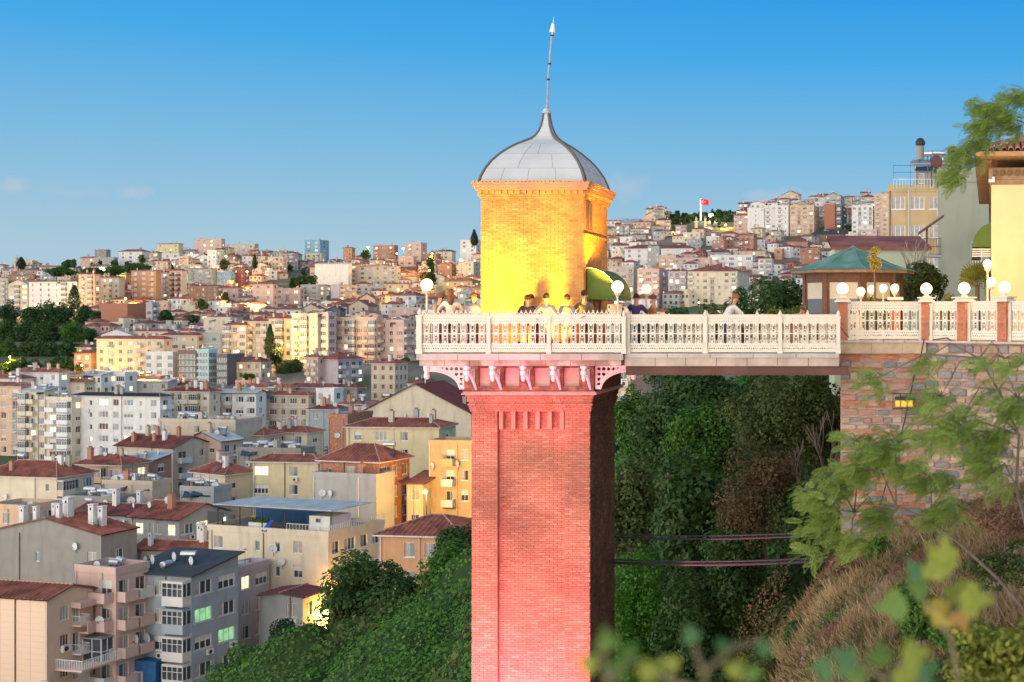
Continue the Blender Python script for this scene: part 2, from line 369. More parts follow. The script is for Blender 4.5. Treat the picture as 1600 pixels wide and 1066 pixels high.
# pierced side brackets, seen broadside
def side_bracket(sx):
    q = LMB(); L = 1.06; y = TY0 - .09; x0 = (TX0 - o) if sx < 0 else (TX1 + o)
    nx, nz = 46, 30; cw = L/nx; H = .66; chh = H/nz
    circ = [(u_, v_, .052) for u_ in np.arange(.10, L, .13) for v_ in np.arange(.12, H, .135)]
    def solid(u_, v_):
        if u_ < 0 or u_ > L or v_ < 0 or v_ > H: return False
        if u_ > L-.07: return v_ < .30
        low = H*(1-(max(0, u_-.12)/(L-.19))**.62*1.0) + .17*(u_/L)**1.0
        low = .16 + (H-.16)*(1 - math.sqrt(max(0, 1-(1-min(1, max(0, (u_-.14)/(L-.26))))**2)))
        if v_ > low: return False
        if v_ > low-.055 or v_ < .045 or u_ < .05: return True
        for a, b, r_ in circ:
            if (u_-a)**2 + (v_-b)**2 < r_*r_*.75 and v_ < low-.10: return False
        return True
    S = [[solid((i+.5)*cw, (j+.5)*chh) for j in range(nz)] for i in range(nx)]
    for i in range(nx):
        for j in range(nz):
            if S[i][j]:
                a = x0 + sx*i*cw; b = x0 + sx*(i+1)*cw
                q.box(min(a,b), max(a,b), y, y+.05, ZS-.004-(j+1)*chh, ZS-.004-j*chh)
    # rolled lower rim
    pts = []
    for k_ in range(15):
        u_ = .12 + (L-.19)*k_/14; low = .16 + (H-.16)*(1 - math.sqrt(max(0, 1-(1-min(1, max(0, (u_-.14)/(L-.26))))**2)))
        pts.append((x0+sx*u_, y+.02, ZS-.004-low))
    q.tube(pts, .035, 6); q.lathe([(.03,-.40),(.07,-.36),(.085,-.28),(.06,-.22),(.09,-.14),(.09,0)], 10, (x0+sx*(L-.03), y+.02, ZS-.004))
    q.build2('pierced_bracket', M_iron, tw)
side_bracket(-1); side_bracket(1)

# ------------------------------------------------------------------ platform and bridge
PX0, PX1, PY0, PY1 = -12.19, -6.79, 33.9, 39.3
ZF = -1.05
M_slab = mat('weathered_slab', (.50,.45,.40), .85, .2, 1.5, streak=.6, dirt=(.26,.19,.14), bump=.3, bs=12); M_slab2 = mat('weathered_slab_edge', (.33,.22,.17), .9, .3, 2.5, two=((.46,.36,.30), 2.5), bump=.5, bs=14)
pf = thing('platform', 'square stone platform cantilevered around the tower head, edged by white railings', 'platform', ((PX0+PX1)/2, 36.6, ZS))
def box_part(name, mt, x0, x1, y0, y1, z0, z1, par, off, **k):
    q = MB(); q.box(x0-off[0], x1-off[0], y0-off[1], y1-off[1], z0-off[2], z1-off[2]); return q.build(name, mt, par, **k)
po = pf.location
nseg = 5
for i in range(nseg):   # stone edging in lengths, joints open
    a = lerp(PX0, PX1, i/nseg)+.006; b = lerp(PX0, PX1, (i+1)/nseg)-.006
    box_part('edging_stone', M_slab, a, b, PY0, PY0+.5, -1.22, ZF, pf, po)
    box_part('edging_stone', M_slab, PX0+.001, PX0+.5, PY0+.506+i*.87, PY0+.5+(i+1)*.87, -1.22, ZF, pf, po)
box_part('floor_slab', M_concrete, PX0+.5, PX1, PY0+.5, PY1, -1.215, ZF-.004, pf, po)
for i in range(8):
    a = lerp(PX0+.06, PX1-.06, i/8)+.005; b = lerp(PX0+.06, PX1-.06, (i+1)/8)-.005
    box_part('bearing_course', M_slab2, a, b, PY0+.06, PY1-.06, ZS, -1.221, pf, po)
BX0, BX1, BY0, BY1 = PX1, -1.16, 34.15, 38.6
br = thing('footbridge', 'level footbridge on brown steel beams joining the brick tower to the terrace wall', 'bridge', ((BX0+BX1)/2, 36.4, -1.62))
bo = br.location
M_steelbeam = mat('brown_beam', (.13, .06, .045), .7, .3, 1.5, bump=.3, bs=20)
for i in range(5):
    a = lerp(BX0, BX1, i/5)+.008; b = lerp(BX0, BX1, (i+1)/5)-.008
    box_part('edging_stone', M_slab, a, b, BY0-.1, BY0+.4, -1.16, ZF, br, bo)
for i in range(7):
    a = lerp(BX0, BX1, i/7)+.006; b = lerp(BX0, BX1, (i+1)/7)-.006
    box_part('bearing_stone', mat('pale_bearing_stone', (.50,.40,.32), .9, .2, 3, streak=.5), a, b, BY0-.06, BY0+.4, -1.38, -1.163, br, bo)
box_part('deck_slab', M_concrete, BX0, BX1, BY0+.4, BY1, -1.35, ZF-.004, br, bo)
for yb in (BY0-.02, BY0+1.5, BY0+3, BY1-.3):
    q = MB(); x0, x1 = BX0+.02-bo.x, BX1+.25-bo.x
    q.box(x0, x1, yb-bo.y, yb+.2-bo.y, 0, .02); q.box(x0, x1, yb-bo.y, yb+.2-bo.y, .225, .245-.005); q.box(x0, x1, yb+.09-bo.y, yb+.11-bo.y, .02, .225)
    q.box(x0, x1, yb+.03-bo.y, yb+.06-bo.y, .02, .225)
    q.build('steel_beam', M_steelbeam, br)

# ------------------------------------------------------------------ cast-iron railings
UW, UH = .242, .93
def baluster_mesh(nm, crest, mt):
    nx, nz = 22, 84; H = UH + (.16 if crest else 0); nz = int(round(H/ (UH/78)))
    cw, chh = UW/nx, UH/78
    def ring(u, v, cu, cv, r, w): return abs(math.hypot(u-cu, v-cv) - r) < w
    def solid(u, v):     # u in 0..UW centred on the figure; slot sits at the unit's edges
        c = UW/2; d = abs(u-c)
        if v > UH:
            if not crest: return False
            w_ = v-UH
            for cc in (UW*.25, UW*.75):
                if w_ < .10 and ring(u, w_, cc, .045, .040, .014): return True
                if .085 < w_ < .16 and abs(u-cc) < .016*(1-(w_-.085)/.075)+.004: return True
            return w_ < .008
        if v < .018 or v > UH-.02: return True
        if v > .735:      # upper lace
            t = v-.735
            if t < .02 and d < UW*.42: return True
            if abs(t-.085) < .008 or abs(t-.15) < .006: return True
            g = min(math.hypot(u-a, t-b) for a in (UW*.125, UW*.375, UW*.625, UW*.875) for b in (.052, .118))
            if g < .012 or d > UW*.487 and t < .07: return False
            return True
        if v < .20:       # lower lace with round eyes
            for a, b, r in ((UW*.25, .075, .018), (UW*.75, .075, .018), (UW*.5, .075, .018), (UW*.125, .14, .013), (UW*.375, .14, .013), (UW*.625, .14, .013), (UW*.875, .14, .013), (0, .06, .014), (UW, .06, .014)):
                if math.hypot(u-a, v-b) < r: return False
            if d > UW*.485: return False
            return True
        # slots and interlaced figure
        top = .735 - v; bot = v - .20
        e = UW/2 - d                          # distance from the unit edge = slot centre
        hw = .043
        if min(top, bot) < .05: hw = .043*math.sqrt(max(0, 1-(1-min(top, bot)/.05)**2))
        if e < hw:
            return abs(v-.4675) < .011
        if e < .055 or min(top, bot) < .02: return True
        f = abs(v-.4675)
        if f < .010: return True
        if ring(u, f, c, .062, .046, .011): return True
        if ring(u, f, c, .0, .040, .010): return True
        if f > .12:       # upright staples above and below
            return .020 < d < .036 and f < .215 or (f > .195 and d < .036) or d > .05
        return d > .052
    S = [[solid((i+.5)*cw, (j+.5)*chh) for j in range(nz)] for i in range(nx)]
    q = MB(); t = .014
    g = lambda i, j: 0 <= i < nx and 0 <= j < nz and S[i][j]
    for i in range(nx):
        j = 0
        while j < nz:
            if not S[i][j]: j += 1; continue
            k = j
            while k < nz and S[i][k]: k += 1
            x0 = -UW/2 + i*cw; x1 = x0+cw; z0 = j*chh; z1 = k*chh
            q.quad((x0,-t,z0), (x1,-t,z0), (x1,-t,z1), (x0,-t,z1)); q.quad((x1,t,z0), (x0,t,z0), (x0,t,z1), (x1,t,z1))
            q.quad((x0,-t,z1), (x1,-t,z1), (x1,t,z1), (x0,t,z1)); q.quad((x0,t,z0), (x1,t,z0), (x1,-t,z0), (x0,-t,z0))
            for jj in range(j, k):
                if not g(i-1, jj): q.quad((x0,t,jj*chh), (x0,-t,jj*chh), (x0,-t,(jj+1)*chh), (x0,t,(jj+1)*chh))
                if not g(i+1, jj): q.quad((x1,-t,jj*chh), (x1,t,jj*chh), (x1,t,(jj+1)*chh), (x1,-t,(jj+1)*chh))
            j = k
    return q.mesh(nm, mt)
M_rail = mat('cream_rail_paint', (.73, .65, .52), .5, .08, 5, streak=.12, dirt=(.45,.32,.22))
BAL = baluster_mesh('baluster', False, M_rail); BALC = baluster_mesh('baluster_crested', True, M_rail)
def post_mesh(w, h):
    q = MB(); a = w/2
    q.box(-a*1.25, a*1.25, -a*1.25, a*1.25, 0, .12); q.box(-a, a, -a, a, .12, h-.1); q.box(-a*1.2, a*1.2, -a*1.2, a*1.2, h-.1, h-.05)
    q.lathe([(a*.5, h-.05), (a*.9, h-.01), (a*.95, h+.03), (a*.4, h+.09), (.004, h+.13)], 10); return q.mesh('post', M_rail)
POST = post_mesh(.105, 1.02); POSTB = post_mesh(.14, 1.06)
def rail_run(name, label, P0, P1, zb, posts, crest=False, h=1.0, group=None, big=()):
    P0 = Vector(P0); P1 = Vector(P1); d = (P1-P0); L = d.length; u = d/L; ang = math.atan2(u.y, u.x)
    t = thing(name, label, 'railing', (P0.x, P0.y, zb), ang, group)
    for s in posts: link('post', POSTB if s in big else POST, t, (s*L, 0, 0), None, (1, 1, h))
    q = MB(); q.box(0, L, -.03, .03, 0.035, .06); q.build('bottom_rail', M_rail, t)
    q = MB(); q.box(0, L, -.035, .035, (.06+UH)*h, (.06+UH)*h+.035); q.build('top_rail', M_rail, t)
    for a, b in zip(posts, posts[1:]):
        l = (b-a)*L - .13; n = max(1, round(l/UW)); w = l/n
        for i in range(n): link('baluster', BALC if crest else BAL, t, (a*L + .065 + (i+.5)*w, 0, .06), None, (w/UW, 1, h))
    return t
G_R = 'white cast iron railings of platform, bridge and terrace'
fp = lambda px: ((px-CX)/F*33.98 - (PX0+.07)) / ((PX1-.07) - (PX0+.07))
rail_run('railing', 'white lacework railing along the platform front with a crest of small loops', (PX0+.07, 33.98), (PX1-.07, 33.98), ZF, [0, fp(764), fp(858), fp(975)], True, 1.0, G_R, (0,))
rail_run('railing', 'white lacework railing along the left edge of the tower platform', (PX0+.07, PY1-.07), (PX0+.07, 33.98+.12), ZF, [0, .33, .66, .97], True, 1.0, G_R)
bp = lambda px: ((px-CX)/F*34.14 - (PX1+.07)) / (BX1-.02 - (PX1+.07))
rail_run('railing', 'white lacework railing along the near side of the footbridge', (PX1+.07, 34.14), (BX1-.02, 34.14), ZF, [0, bp(1102), bp(1219), 1], False, 1.0, G_R, (0,))
rail_run('railing', 'white lacework railing along the far side of the footbridge', (PX1+.07, BY1-.08), (BX1+.4, BY1-.08), ZF, [0, .25, .5, .75, 1], False, 1.0, G_R)
rail_run('railing', 'short white railing closing the platform corner behind the right lamp post', (PX1-.07, PY1-.07), (PX1-.07, BY1), ZF, [0, 1], False, 1.0, G_R)
# ------------------------------------------------------------------ brick cabin on the platform
KX0, KX1, KY0, KY1 = -10.88, -8.10, 35.12, 38.2
kz = (490-310)/58.0
kb = thing('lift_cabin', 'square brick cabin glowing yellow under a grey metal ogee dome, on the platform', 'lift house', (-9.49, 36.66, ZF))
class KMB(MB):
    def build2(s, name, mats, parent=None, **k):
        s.v = [(a+9.49, b-36.66, c-ZF) for a, b, c in s.v]; return s.build(name, mats, parent or kb, **k)
q = KMB(); q.box(KX0+.03, KX1-.03, KY0+.03, KY1-.03, ZF, kz); q.build2('mortar_core', M_mortar)
M_kbrick = mat('cabin_brick', (.4,.14,.08), .85, .18, 3, island=[(.52,.25,.07), (.56,.29,.09), (.53,.26,.07), (.58,.31,.10), (.47,.21,.06), (.55,.27,.08)], bump=.3, bs=30, streak=.2, dirt=(.30,.14,.05))  # tower brick with blue cut, putting the amber light into its colour
def kbr(name, faces, mt=M_kbrick, **k):
    q = KMB()
    for f in faces: bricks(q, *f, **k)
    return q.build2(name, mt, kb, kind='stuff')
dy0, dy1 = 35.75, 37.05     # door span on the right side
kbr('front_brickwork', [((KX0, KY0+.03, 0), (1,0,0), (0,-1,0), KX1-KX0, ZF, kz)])
kbr('left_brickwork', [((KX0+.03, KY1, 0), (0,-1,0), (-1,0,0), KY1-KY0, ZF, kz)])
kbr('right_brickwork', [((KX1-.03, KY0, 0), (0,1,0), (1,0,0), dy0-KY0, ZF, 1.15), ((KX1-.03, dy1, 0), (0,1,0), (1,0,0), KY1-dy1, ZF, 1.15), ((KX1-.03, KY0, 0), (0,1,0), (1,0,0), KY1-KY0, 1.15, kz)])
# cornice: stepped courses, dentils, crown
z = kz
for o, h in ((.04, .06), (.07, .06)):
    q = KMB(); q.box(KX0-o+.03, KX1+o-.03, KY0-o+.03, KY1+o-.03, z, z+h)
    for f in (((KX0-o, KY0-o+.03, 0), (1,0,0), (0,-1,0), KX1-KX0+2*o), ((KX1+o-.03, KY0-o, 0), (0,1,0), (1,0,0), KY1-KY0+2*o)): bricks(q, *f, z, z+h, ch=.06, mi=1)
    q.build2('cornice_course', [M_mortar, M_kbrick], kb, kind='stuff'); z += h
zd = z
q = KMB(); q.box(KX0-.06, KX1+.06, KY0-.06, KY1+.06, zd, zd+.11); q.build2('dentil_backing', M_kbrick)
dm = MB(); dm.box(-.04, .04, -.03, .03, 0, .09); dme = dm.mesh('dentil', M_kbrick)
for i in range(17):
    link('dentil', dme, kb, (KX0+.02+i*(KX1-KX0-.04)/16+9.49, KY0-.09-36.66, zd+.01-ZF))
    link('dentil', dme, kb, (KX1+.09+9.49, KY0+.02+i*(KY1-KY0-.04)/16-36.66, zd+.01-ZF), (0,0,R(90)))
z = zd + .11
for o, h in ((.13, .07), (.17, .08), (.20, .05)):
    q = KMB(); q.box(KX0-o, KX1+o, KY0-o, KY1+o, z, z+h-.003)
    q.build2('cornice_moulding', mat('cornice_terracotta', (.50,.26,.15), .8, .15, 4), kb); z += h
ZC = z
q = KMB()     # row of tile ends along the edge
for i in range(30): 
    a = KX0-.2+i*(KX1-KX0+.4)/30; q.box(a+.01, a+.085, KY0-.215, KY0-.1, ZC, ZC+.03)
    a = KY0-.2+i*(KY1-KY0+.4)/30; q.box(KX1+.1, KX1+.215, a+.01, a+.085, ZC, ZC+.03)
q.build2('cornice_cap', M_kbrick, kb, kind='stuff')
# ogee dome on a square plan
cxk, cyk = -9.50, 36.66
prof = [(ZC+.01, 1.42), (ZC+.20, 1.37), (ZC+.42, 1.28), (ZC+.64, 1.15), (ZC+.85, .98), (ZC+1.02, .80), (ZC+1.17, .61), (ZC+1.27, .45), (ZC+1.34, .34), (ZC+1.44, .25), (ZC+1.58, .175), (ZC+1.75, .12), (ZC+1.95, .085), (ZC+2.12, .065)]
M_zinc = mat('dome_zinc', (.49, .50, .51), .8, .10, 1.3, metal=.0, streak=.25, dirt=(.42,.36,.30), two=((.52,.53,.53), 1.0))
for s_ in range(4):
    a = s_*math.pi/2; ca, sa = math.cos(a), math.sin(a); q = KMB()
    rot = lambda x, y: (cxk + x*ca - y*sa, cyk + x*sa + y*ca)
    for i in range(len(prof)-1):
        z0, h0 = prof[i]; z1, h1 = prof[i+1]
        for k_ in range(6):
            t0, t1 = -1 + k_/3, -1 + (k_+1)/3
            A = rot(h0*t0, -h0*1.04); B = rot(h0*t1, -h0*1.04); C_ = rot(h1*t1, -h1*1.04); D = rot(h1*t0, -h1*1.04)
            q.quad((*A, z0), (*B, z0), (*C_, z1), (*D, z1))
    q.build2('dome_sheet', M_zinc, kb)
    q = KMB()      # standing ribs on the hips, and seams
    q.tube([(*rot(h, -h*1.04), z_+.01) for z_, h in prof], [.045]*9 + [.035]*5, 6)
    q.build2('dome_rib', mat('rib_lead', (.13,.12,.12), .6, .1), kb)
    q = KMB()
    for zz in (2, 4, 6):
        z0, h0 = prof[zz]; q.tube([(*rot(-h0, -h0*1.04-.001), z0), (*rot(h0, -h0*1.04-.001), z0)], .006, 4)
    for (t_, i0, i1) in ((-.62, 0, 2), (-.1, 0, 2), (.45, 0, 2), (-.35, 2, 6), (.4, 2, 4), (.02, 4, 6)):
        q.tube([(*rot(prof[i][1]*t_, -prof[i][1]*1.04-.004), prof[i][0]) for i in range(i0, i1+1)], .005, 4)
    q.build2('dome_seam', mat('seam_grey', (.27,.28,.29), .6, .1), kb)
q = KMB(); zt = ZC+2.1
q.lathe([(.07,0),(.13,.02),(.13,.05),(.08,.08),(.10,.11),(.05,.16)], 12, (cxk, cyk, zt)); q.build2('finial_collar', M_zinc, kb)
tip = P(862.5, 55, cyk); base = Vector((cxk+.02, cyk, zt+.14)); mid = P(856.5, 122, cyk)
q = KMB(); q.tube([base, lerp(base, mid, .5), mid], [.032, .028, .024], 8); q.tube([lerp(base, mid, .05), lerp(base, mid, .12)], .045, 8)
q.build2('finial_rod', mat('finial_grey', (.30,.32,.34), .5, .15, 6), kb)
q = KMB(); q.tube([mid, lerp(mid, tip, .5), tip], [.028, .032, .036], 8); q.build2('finial_rod', MATS['finial_grey'], kb)
q = KMB()
for A, B, t_ in ((base, mid, .95), (mid, tip, .33), (mid, tip, .99)): q.tube([lerp(A, B, t_)-Vector((0,0,.02)), lerp(A, B, t_)+Vector((0,0,.02))], .05, 8)
q.build2('finial_ring', M_dark, kb)
q = KMB(); c0 = P(863, 51, cyk); c1 = P(864.2, 37, cyk); q.tube([tip, c0], .014, 6); q.tube([c0, c1], [.085, .035], 10); q.tube([c1, P(865.4, 26, cyk)], [.012, .004], 5); q.build2('finial_cap', M_whitepaint, kb)
# window, ledge, door and awning of the right side
q = KMB(); x = KX1+.012
q.box(x-.03, x+.03, 35.42, 36.05, 2.24, 2.30); q.box(x-.03, x+.03, 35.42, 36.05, 2.98, 3.04); q.box(x-.03, x+.03, 35.42, 35.48, 2.30, 2.98); q.box(x-.03, x+.03, 35.99, 36.05, 2.30, 2.98); q.box(x-.03, x+.03, 35.71, 35.76, 2.3, 2.98)
wn = q.build2('window', M_brown, kb)
q = KMB(); q.box(x-.02, x+.008, 35.48, 35.71, 2.30, 2.98); q.box(x-.02, x+.008, 35.76, 35.99, 2.30, 2.98); pn = q.build2('pane', M_glass, kb)
q = KMB(); q.box(x-.03, x+.05, KY0-.02, KY1, 2.12, 2.17); q.build2('ledge', M_kbrick, kb)
q = KMB(); q.box(KX1-.02, KX1+.05, dy0-.12, dy0, ZF, .95); q.box(KX1-.02, KX1+.05, dy1, dy1+.12, ZF, .95); q.box(KX1-.02, KX1+.05, dy0, dy1, .85, .95); q.build2('door_frame', mat('varnished_wood', (.36,.16,.07), .5, .25, 6, streak=.3), kb)
for a, b in ((dy0, (dy0+dy1)/2-.008), ((dy0+dy1)/2+.008, dy1)):
    q = KMB(); q.box(KX1-.04, KX1-.012, a, b, ZF, .85); q.box(KX1-.012, KX1+.006, a+.08, b-.08, ZF+.15, -.25); q.box(KX1-.012, KX1+.006, a+.08, b-.08, -.12, .75); q.build2('door_leaf', MATS['varnished_wood'], kb)
q = KMB()
ar = .78; zc_ = .46
pr = [(KX1+.03 + ar*math.sin(t)*1.02, zc_ + .78*math.cos(t)) for t in np.linspace(0, math.pi/2, 11)]
pr = [(a, b) for a, b in pr] + [(KX1+.03+ar*1.02, zc_-.02)]
y0_, y1_ = 35.42, 37.5
for (a, b), (c, d) in zip(pr, pr[1:]): q.quad((a,y0_,b), (c,y0_,d), (c,y1_,d), (a,y1_,b))
for y_ in (y0_, y1_):
    for (a, b), (c, d) in zip(pr, pr[1:]): q.tri((KX1+.03, y_, zc_), (a, y_, b), (c, y_, d))
n_ = 9
for i in range(n_):     # scalloped valance, side and front
    a = KX1+.03 + (ar*1.02)*i/n_; b = KX1+.03+(ar*1.02)*(i+1)/n_; mm = (a+b)/2
    for y_ in (y0_, y1_): q.quad((a,y_,zc_), (a,y_,zc_-.05), (mm,y_,zc_-.10), (mm,y_,zc_)); q.quad((mm,y_,zc_), (mm,y_,zc_-.10), (b,y_,zc_-.05), (b,y_,zc_))
xx = KX1+.03+ar*1.02
for i in range(18):
    a = lerp(y0_, y1_, i/18); b = lerp(y0_, y1_, (i+1)/18); mm = (a+b)/2
    q.quad((xx,a,zc_-.02), (xx,a,zc_-.06), (xx,mm,zc_-.12), (xx,mm,zc_-.02)); q.quad((xx,mm,zc_-.02), (xx,mm,zc_-.12), (xx,b,zc_-.06), (xx,b,zc_-.02))
aw = q.build2('awning', M_awng, kb)
q = KMB(); q.tube([(a, y0_-.008, b+.004) for a, b in pr], .013, 5); q.tube([(a, y1_, b+.004) for a, b in pr], .012, 5); q.tube([(pr[0][0], y0_, pr[0][1]), (pr[0][0], y1_, pr[0][1])], .02, 5); q.build2('awning_piping', M_whitepaint, kb)

# ------------------------------------------------------------------ lamps
M_globe = mat('lit_globe', (1,.9,.7), .4, 0, emit=(1.0, .64, .24), es=3.4)
def globe_lamp(name, label, x, y, zb, h, r=.15, watts=14, group='lit globe lamps of the terrace and platform', col=(1,.56,.17)):
    t = thing(name, label, 'lamp', (x, y, zb), 0, group)
    q = MB()
    if h > .5: q.lathe([(.09,0),(.09,.10),(.06,.14),(.045,.3),(.035,h*.5),(.05,h*.52),(.032,h*.55),(.028,h-.12),(.07,h-.08),(.10,h-.03),(.085,h)], 10)
    else: q.lathe([(.10,0),(.10,.03),(.05,.06),(.06,h-.03),(.10,h)], 10)
    q.build('lamp_post' if h > .5 else 'lamp_base', M_rail, t)
    q = MB(); q.lathe([(max(.003, r*math.sin(a)), h + r*.85 - r*math.cos(a)) for a in np.linspace(0.05, math.pi-.05, 9)], 14); g = q.build('lamp_globe', M_globe, t, smooth=True)
    l = bpy.data.lights.new('lamp_light', 'POINT'); l.energy = watts; l.color = col; l.shadow_soft_size = r*1.05
    lo = link('lamp_light', l, t, (0, 0, h + r*.85)); g.visible_shadow = True
    g.visible_shadow = False
    return t
globe_lamp('lamp_post', 'lit globe lamp on a white post at the left corner of the platform', P(667,1,34.4).x, 34.4, ZF, (490-453)/59-ZF, .16, 60)
globe_lamp('lamp_post', 'lit globe lamp on a white post in front of the green awning', P(965,1,34.5).x, 34.5, ZF, (490-456)/59-ZF, .16, 60)
globe_lamp('lamp_post', 'lit globe lamp on a slim post behind the bridge corner', P(1010,1,38.2).x, 38.2, ZF, (490-458)/53-ZF, .14, 35)

# floodlights that colour the masonry
def flood(label, loc, target, watts, col, size=R(95), blend=.9, rad=.12):
    d = (Vector(target)-Vector(loc)).normalized(); t = thing('floodlight', label, 'floodlight', loc, math.atan2(d.y, d.x)-math.pi/2, 'floodlights lighting the tower')
    q = MB(); q.box(-.12, .12, -.10, .02, -.09, .09); q.build('housing', M_dark, t); q = MB(); q.box(-.015, .015, -.06, -.03, -.2, -.09); q.build('bracket', M_dark, t)
    l = bpy.data.lights.new('flood_light', 'SPOT'); l.energy = watts; l.color = col; l.spot_size = size; l.spot_blend = blend; l.shadow_soft_size = rad
    lo = bpy.data.objects.new('flood_light', l); COL.objects.link(lo); lo.parent = t; lo.location = (0, .06, 0)
    wd = Matrix.Rotation(-t.rotation_euler.z, 3, 'Z') @ d
    lo.rotation_euler = wd.to_track_quat('-Z', 'Y').to_euler()
AMB = (1.0, .44, .02)
flood('amber floodlight on the platform floor before the left half of the cabin', (-10.45, 34.15, ZF+.22), (-10.35, 35.25, 2.7), 7200, AMB, R(84), 1.0)
flood('amber floodlight on the platform floor before the right half of the cabin', (-8.55, 34.15, ZF+.22), (-8.65, 35.25, 2.7), 5200, AMB, R(84), 1.0)
flood('added amber floodlight at the lamp post before the awning', (-7.05, 34.62, .62), (-8.1, 36.5, 3.0), 4200, AMB, R(62), 1.0)  # lamp added to turn the cabin's right side amber; its mounting is invented
flood('added wide amber fill light on the floor before the middle of the cabin', (-9.5, 34.2, ZF+.22), (-9.5, 35.5, .2), 420, AMB, R(150))  # fill lamp added for the cabin foot, outside the two upward beams
flood('red floodlight low on the slope before the tower foot', (-10.2, 32.8, -12.3), (-9.6, 35, -9.6), 6500, (1.0, .20, .34), R(125))
flood('left of two magenta floodlights aimed up at the tower head', (-11.4, 27.5, -9.6), (-10.4, 34.6, -1.6), 5200, (1.0, .05, .22), R(24), .8)
flood('right of two magenta floodlights aimed up at the tower head', (-7.6, 27.5, -9.6), (-8.7, 34.6, -1.6), 5200, (1.0, .05, .22), R(24), .8)

# ------------------------------------------------------------------ tall white picket screen at the back left of the platform
t = thing('picket_screen', 'tall white picket screen with a curled crest behind the people at the left', 'fence', (-13.05, PY1-.05, ZF))
t.location.x = -12.13; Lp = 1.9; Hp = (490-451)/51.7-ZF
q = MB(); q.box(-.04, Lp, -.02, .02, Hp-.14, Hp-.09); q.build('top_bar', M_rail, t); q = MB(); q.box(-.04, Lp, -.02, .02, .5, .56); q.build('middle_bar', M_rail, t)
pm = MB(); pm.box(-.014, .014, -.014, .014, 0, Hp); pm.lathe([(.014,Hp),(.028,Hp+.03),(.002,Hp+.10)], 6); pme = pm.mesh('picket', M_rail)
for i in range(16): link('picket', pme, t, (i*Lp/15.5, 0, 0))
q = MB()
for i in range(8):
    a = 1.05 + .7*i/8; b = 1.05+.7*(i+1)/8; ha = .20*math.sin(math.pi*i/8)**.8; hb = .20*math.sin(math.pi*(i+1)/8)**.8
    q.tube([(a,0,Hp-.08+ha), (b,0,Hp-.08+hb)], .03, 6); q.box(a, b-.02, -.012, .012, Hp-.09, Hp-.08+min(ha, hb))
q.build('crest', M_rail, t)

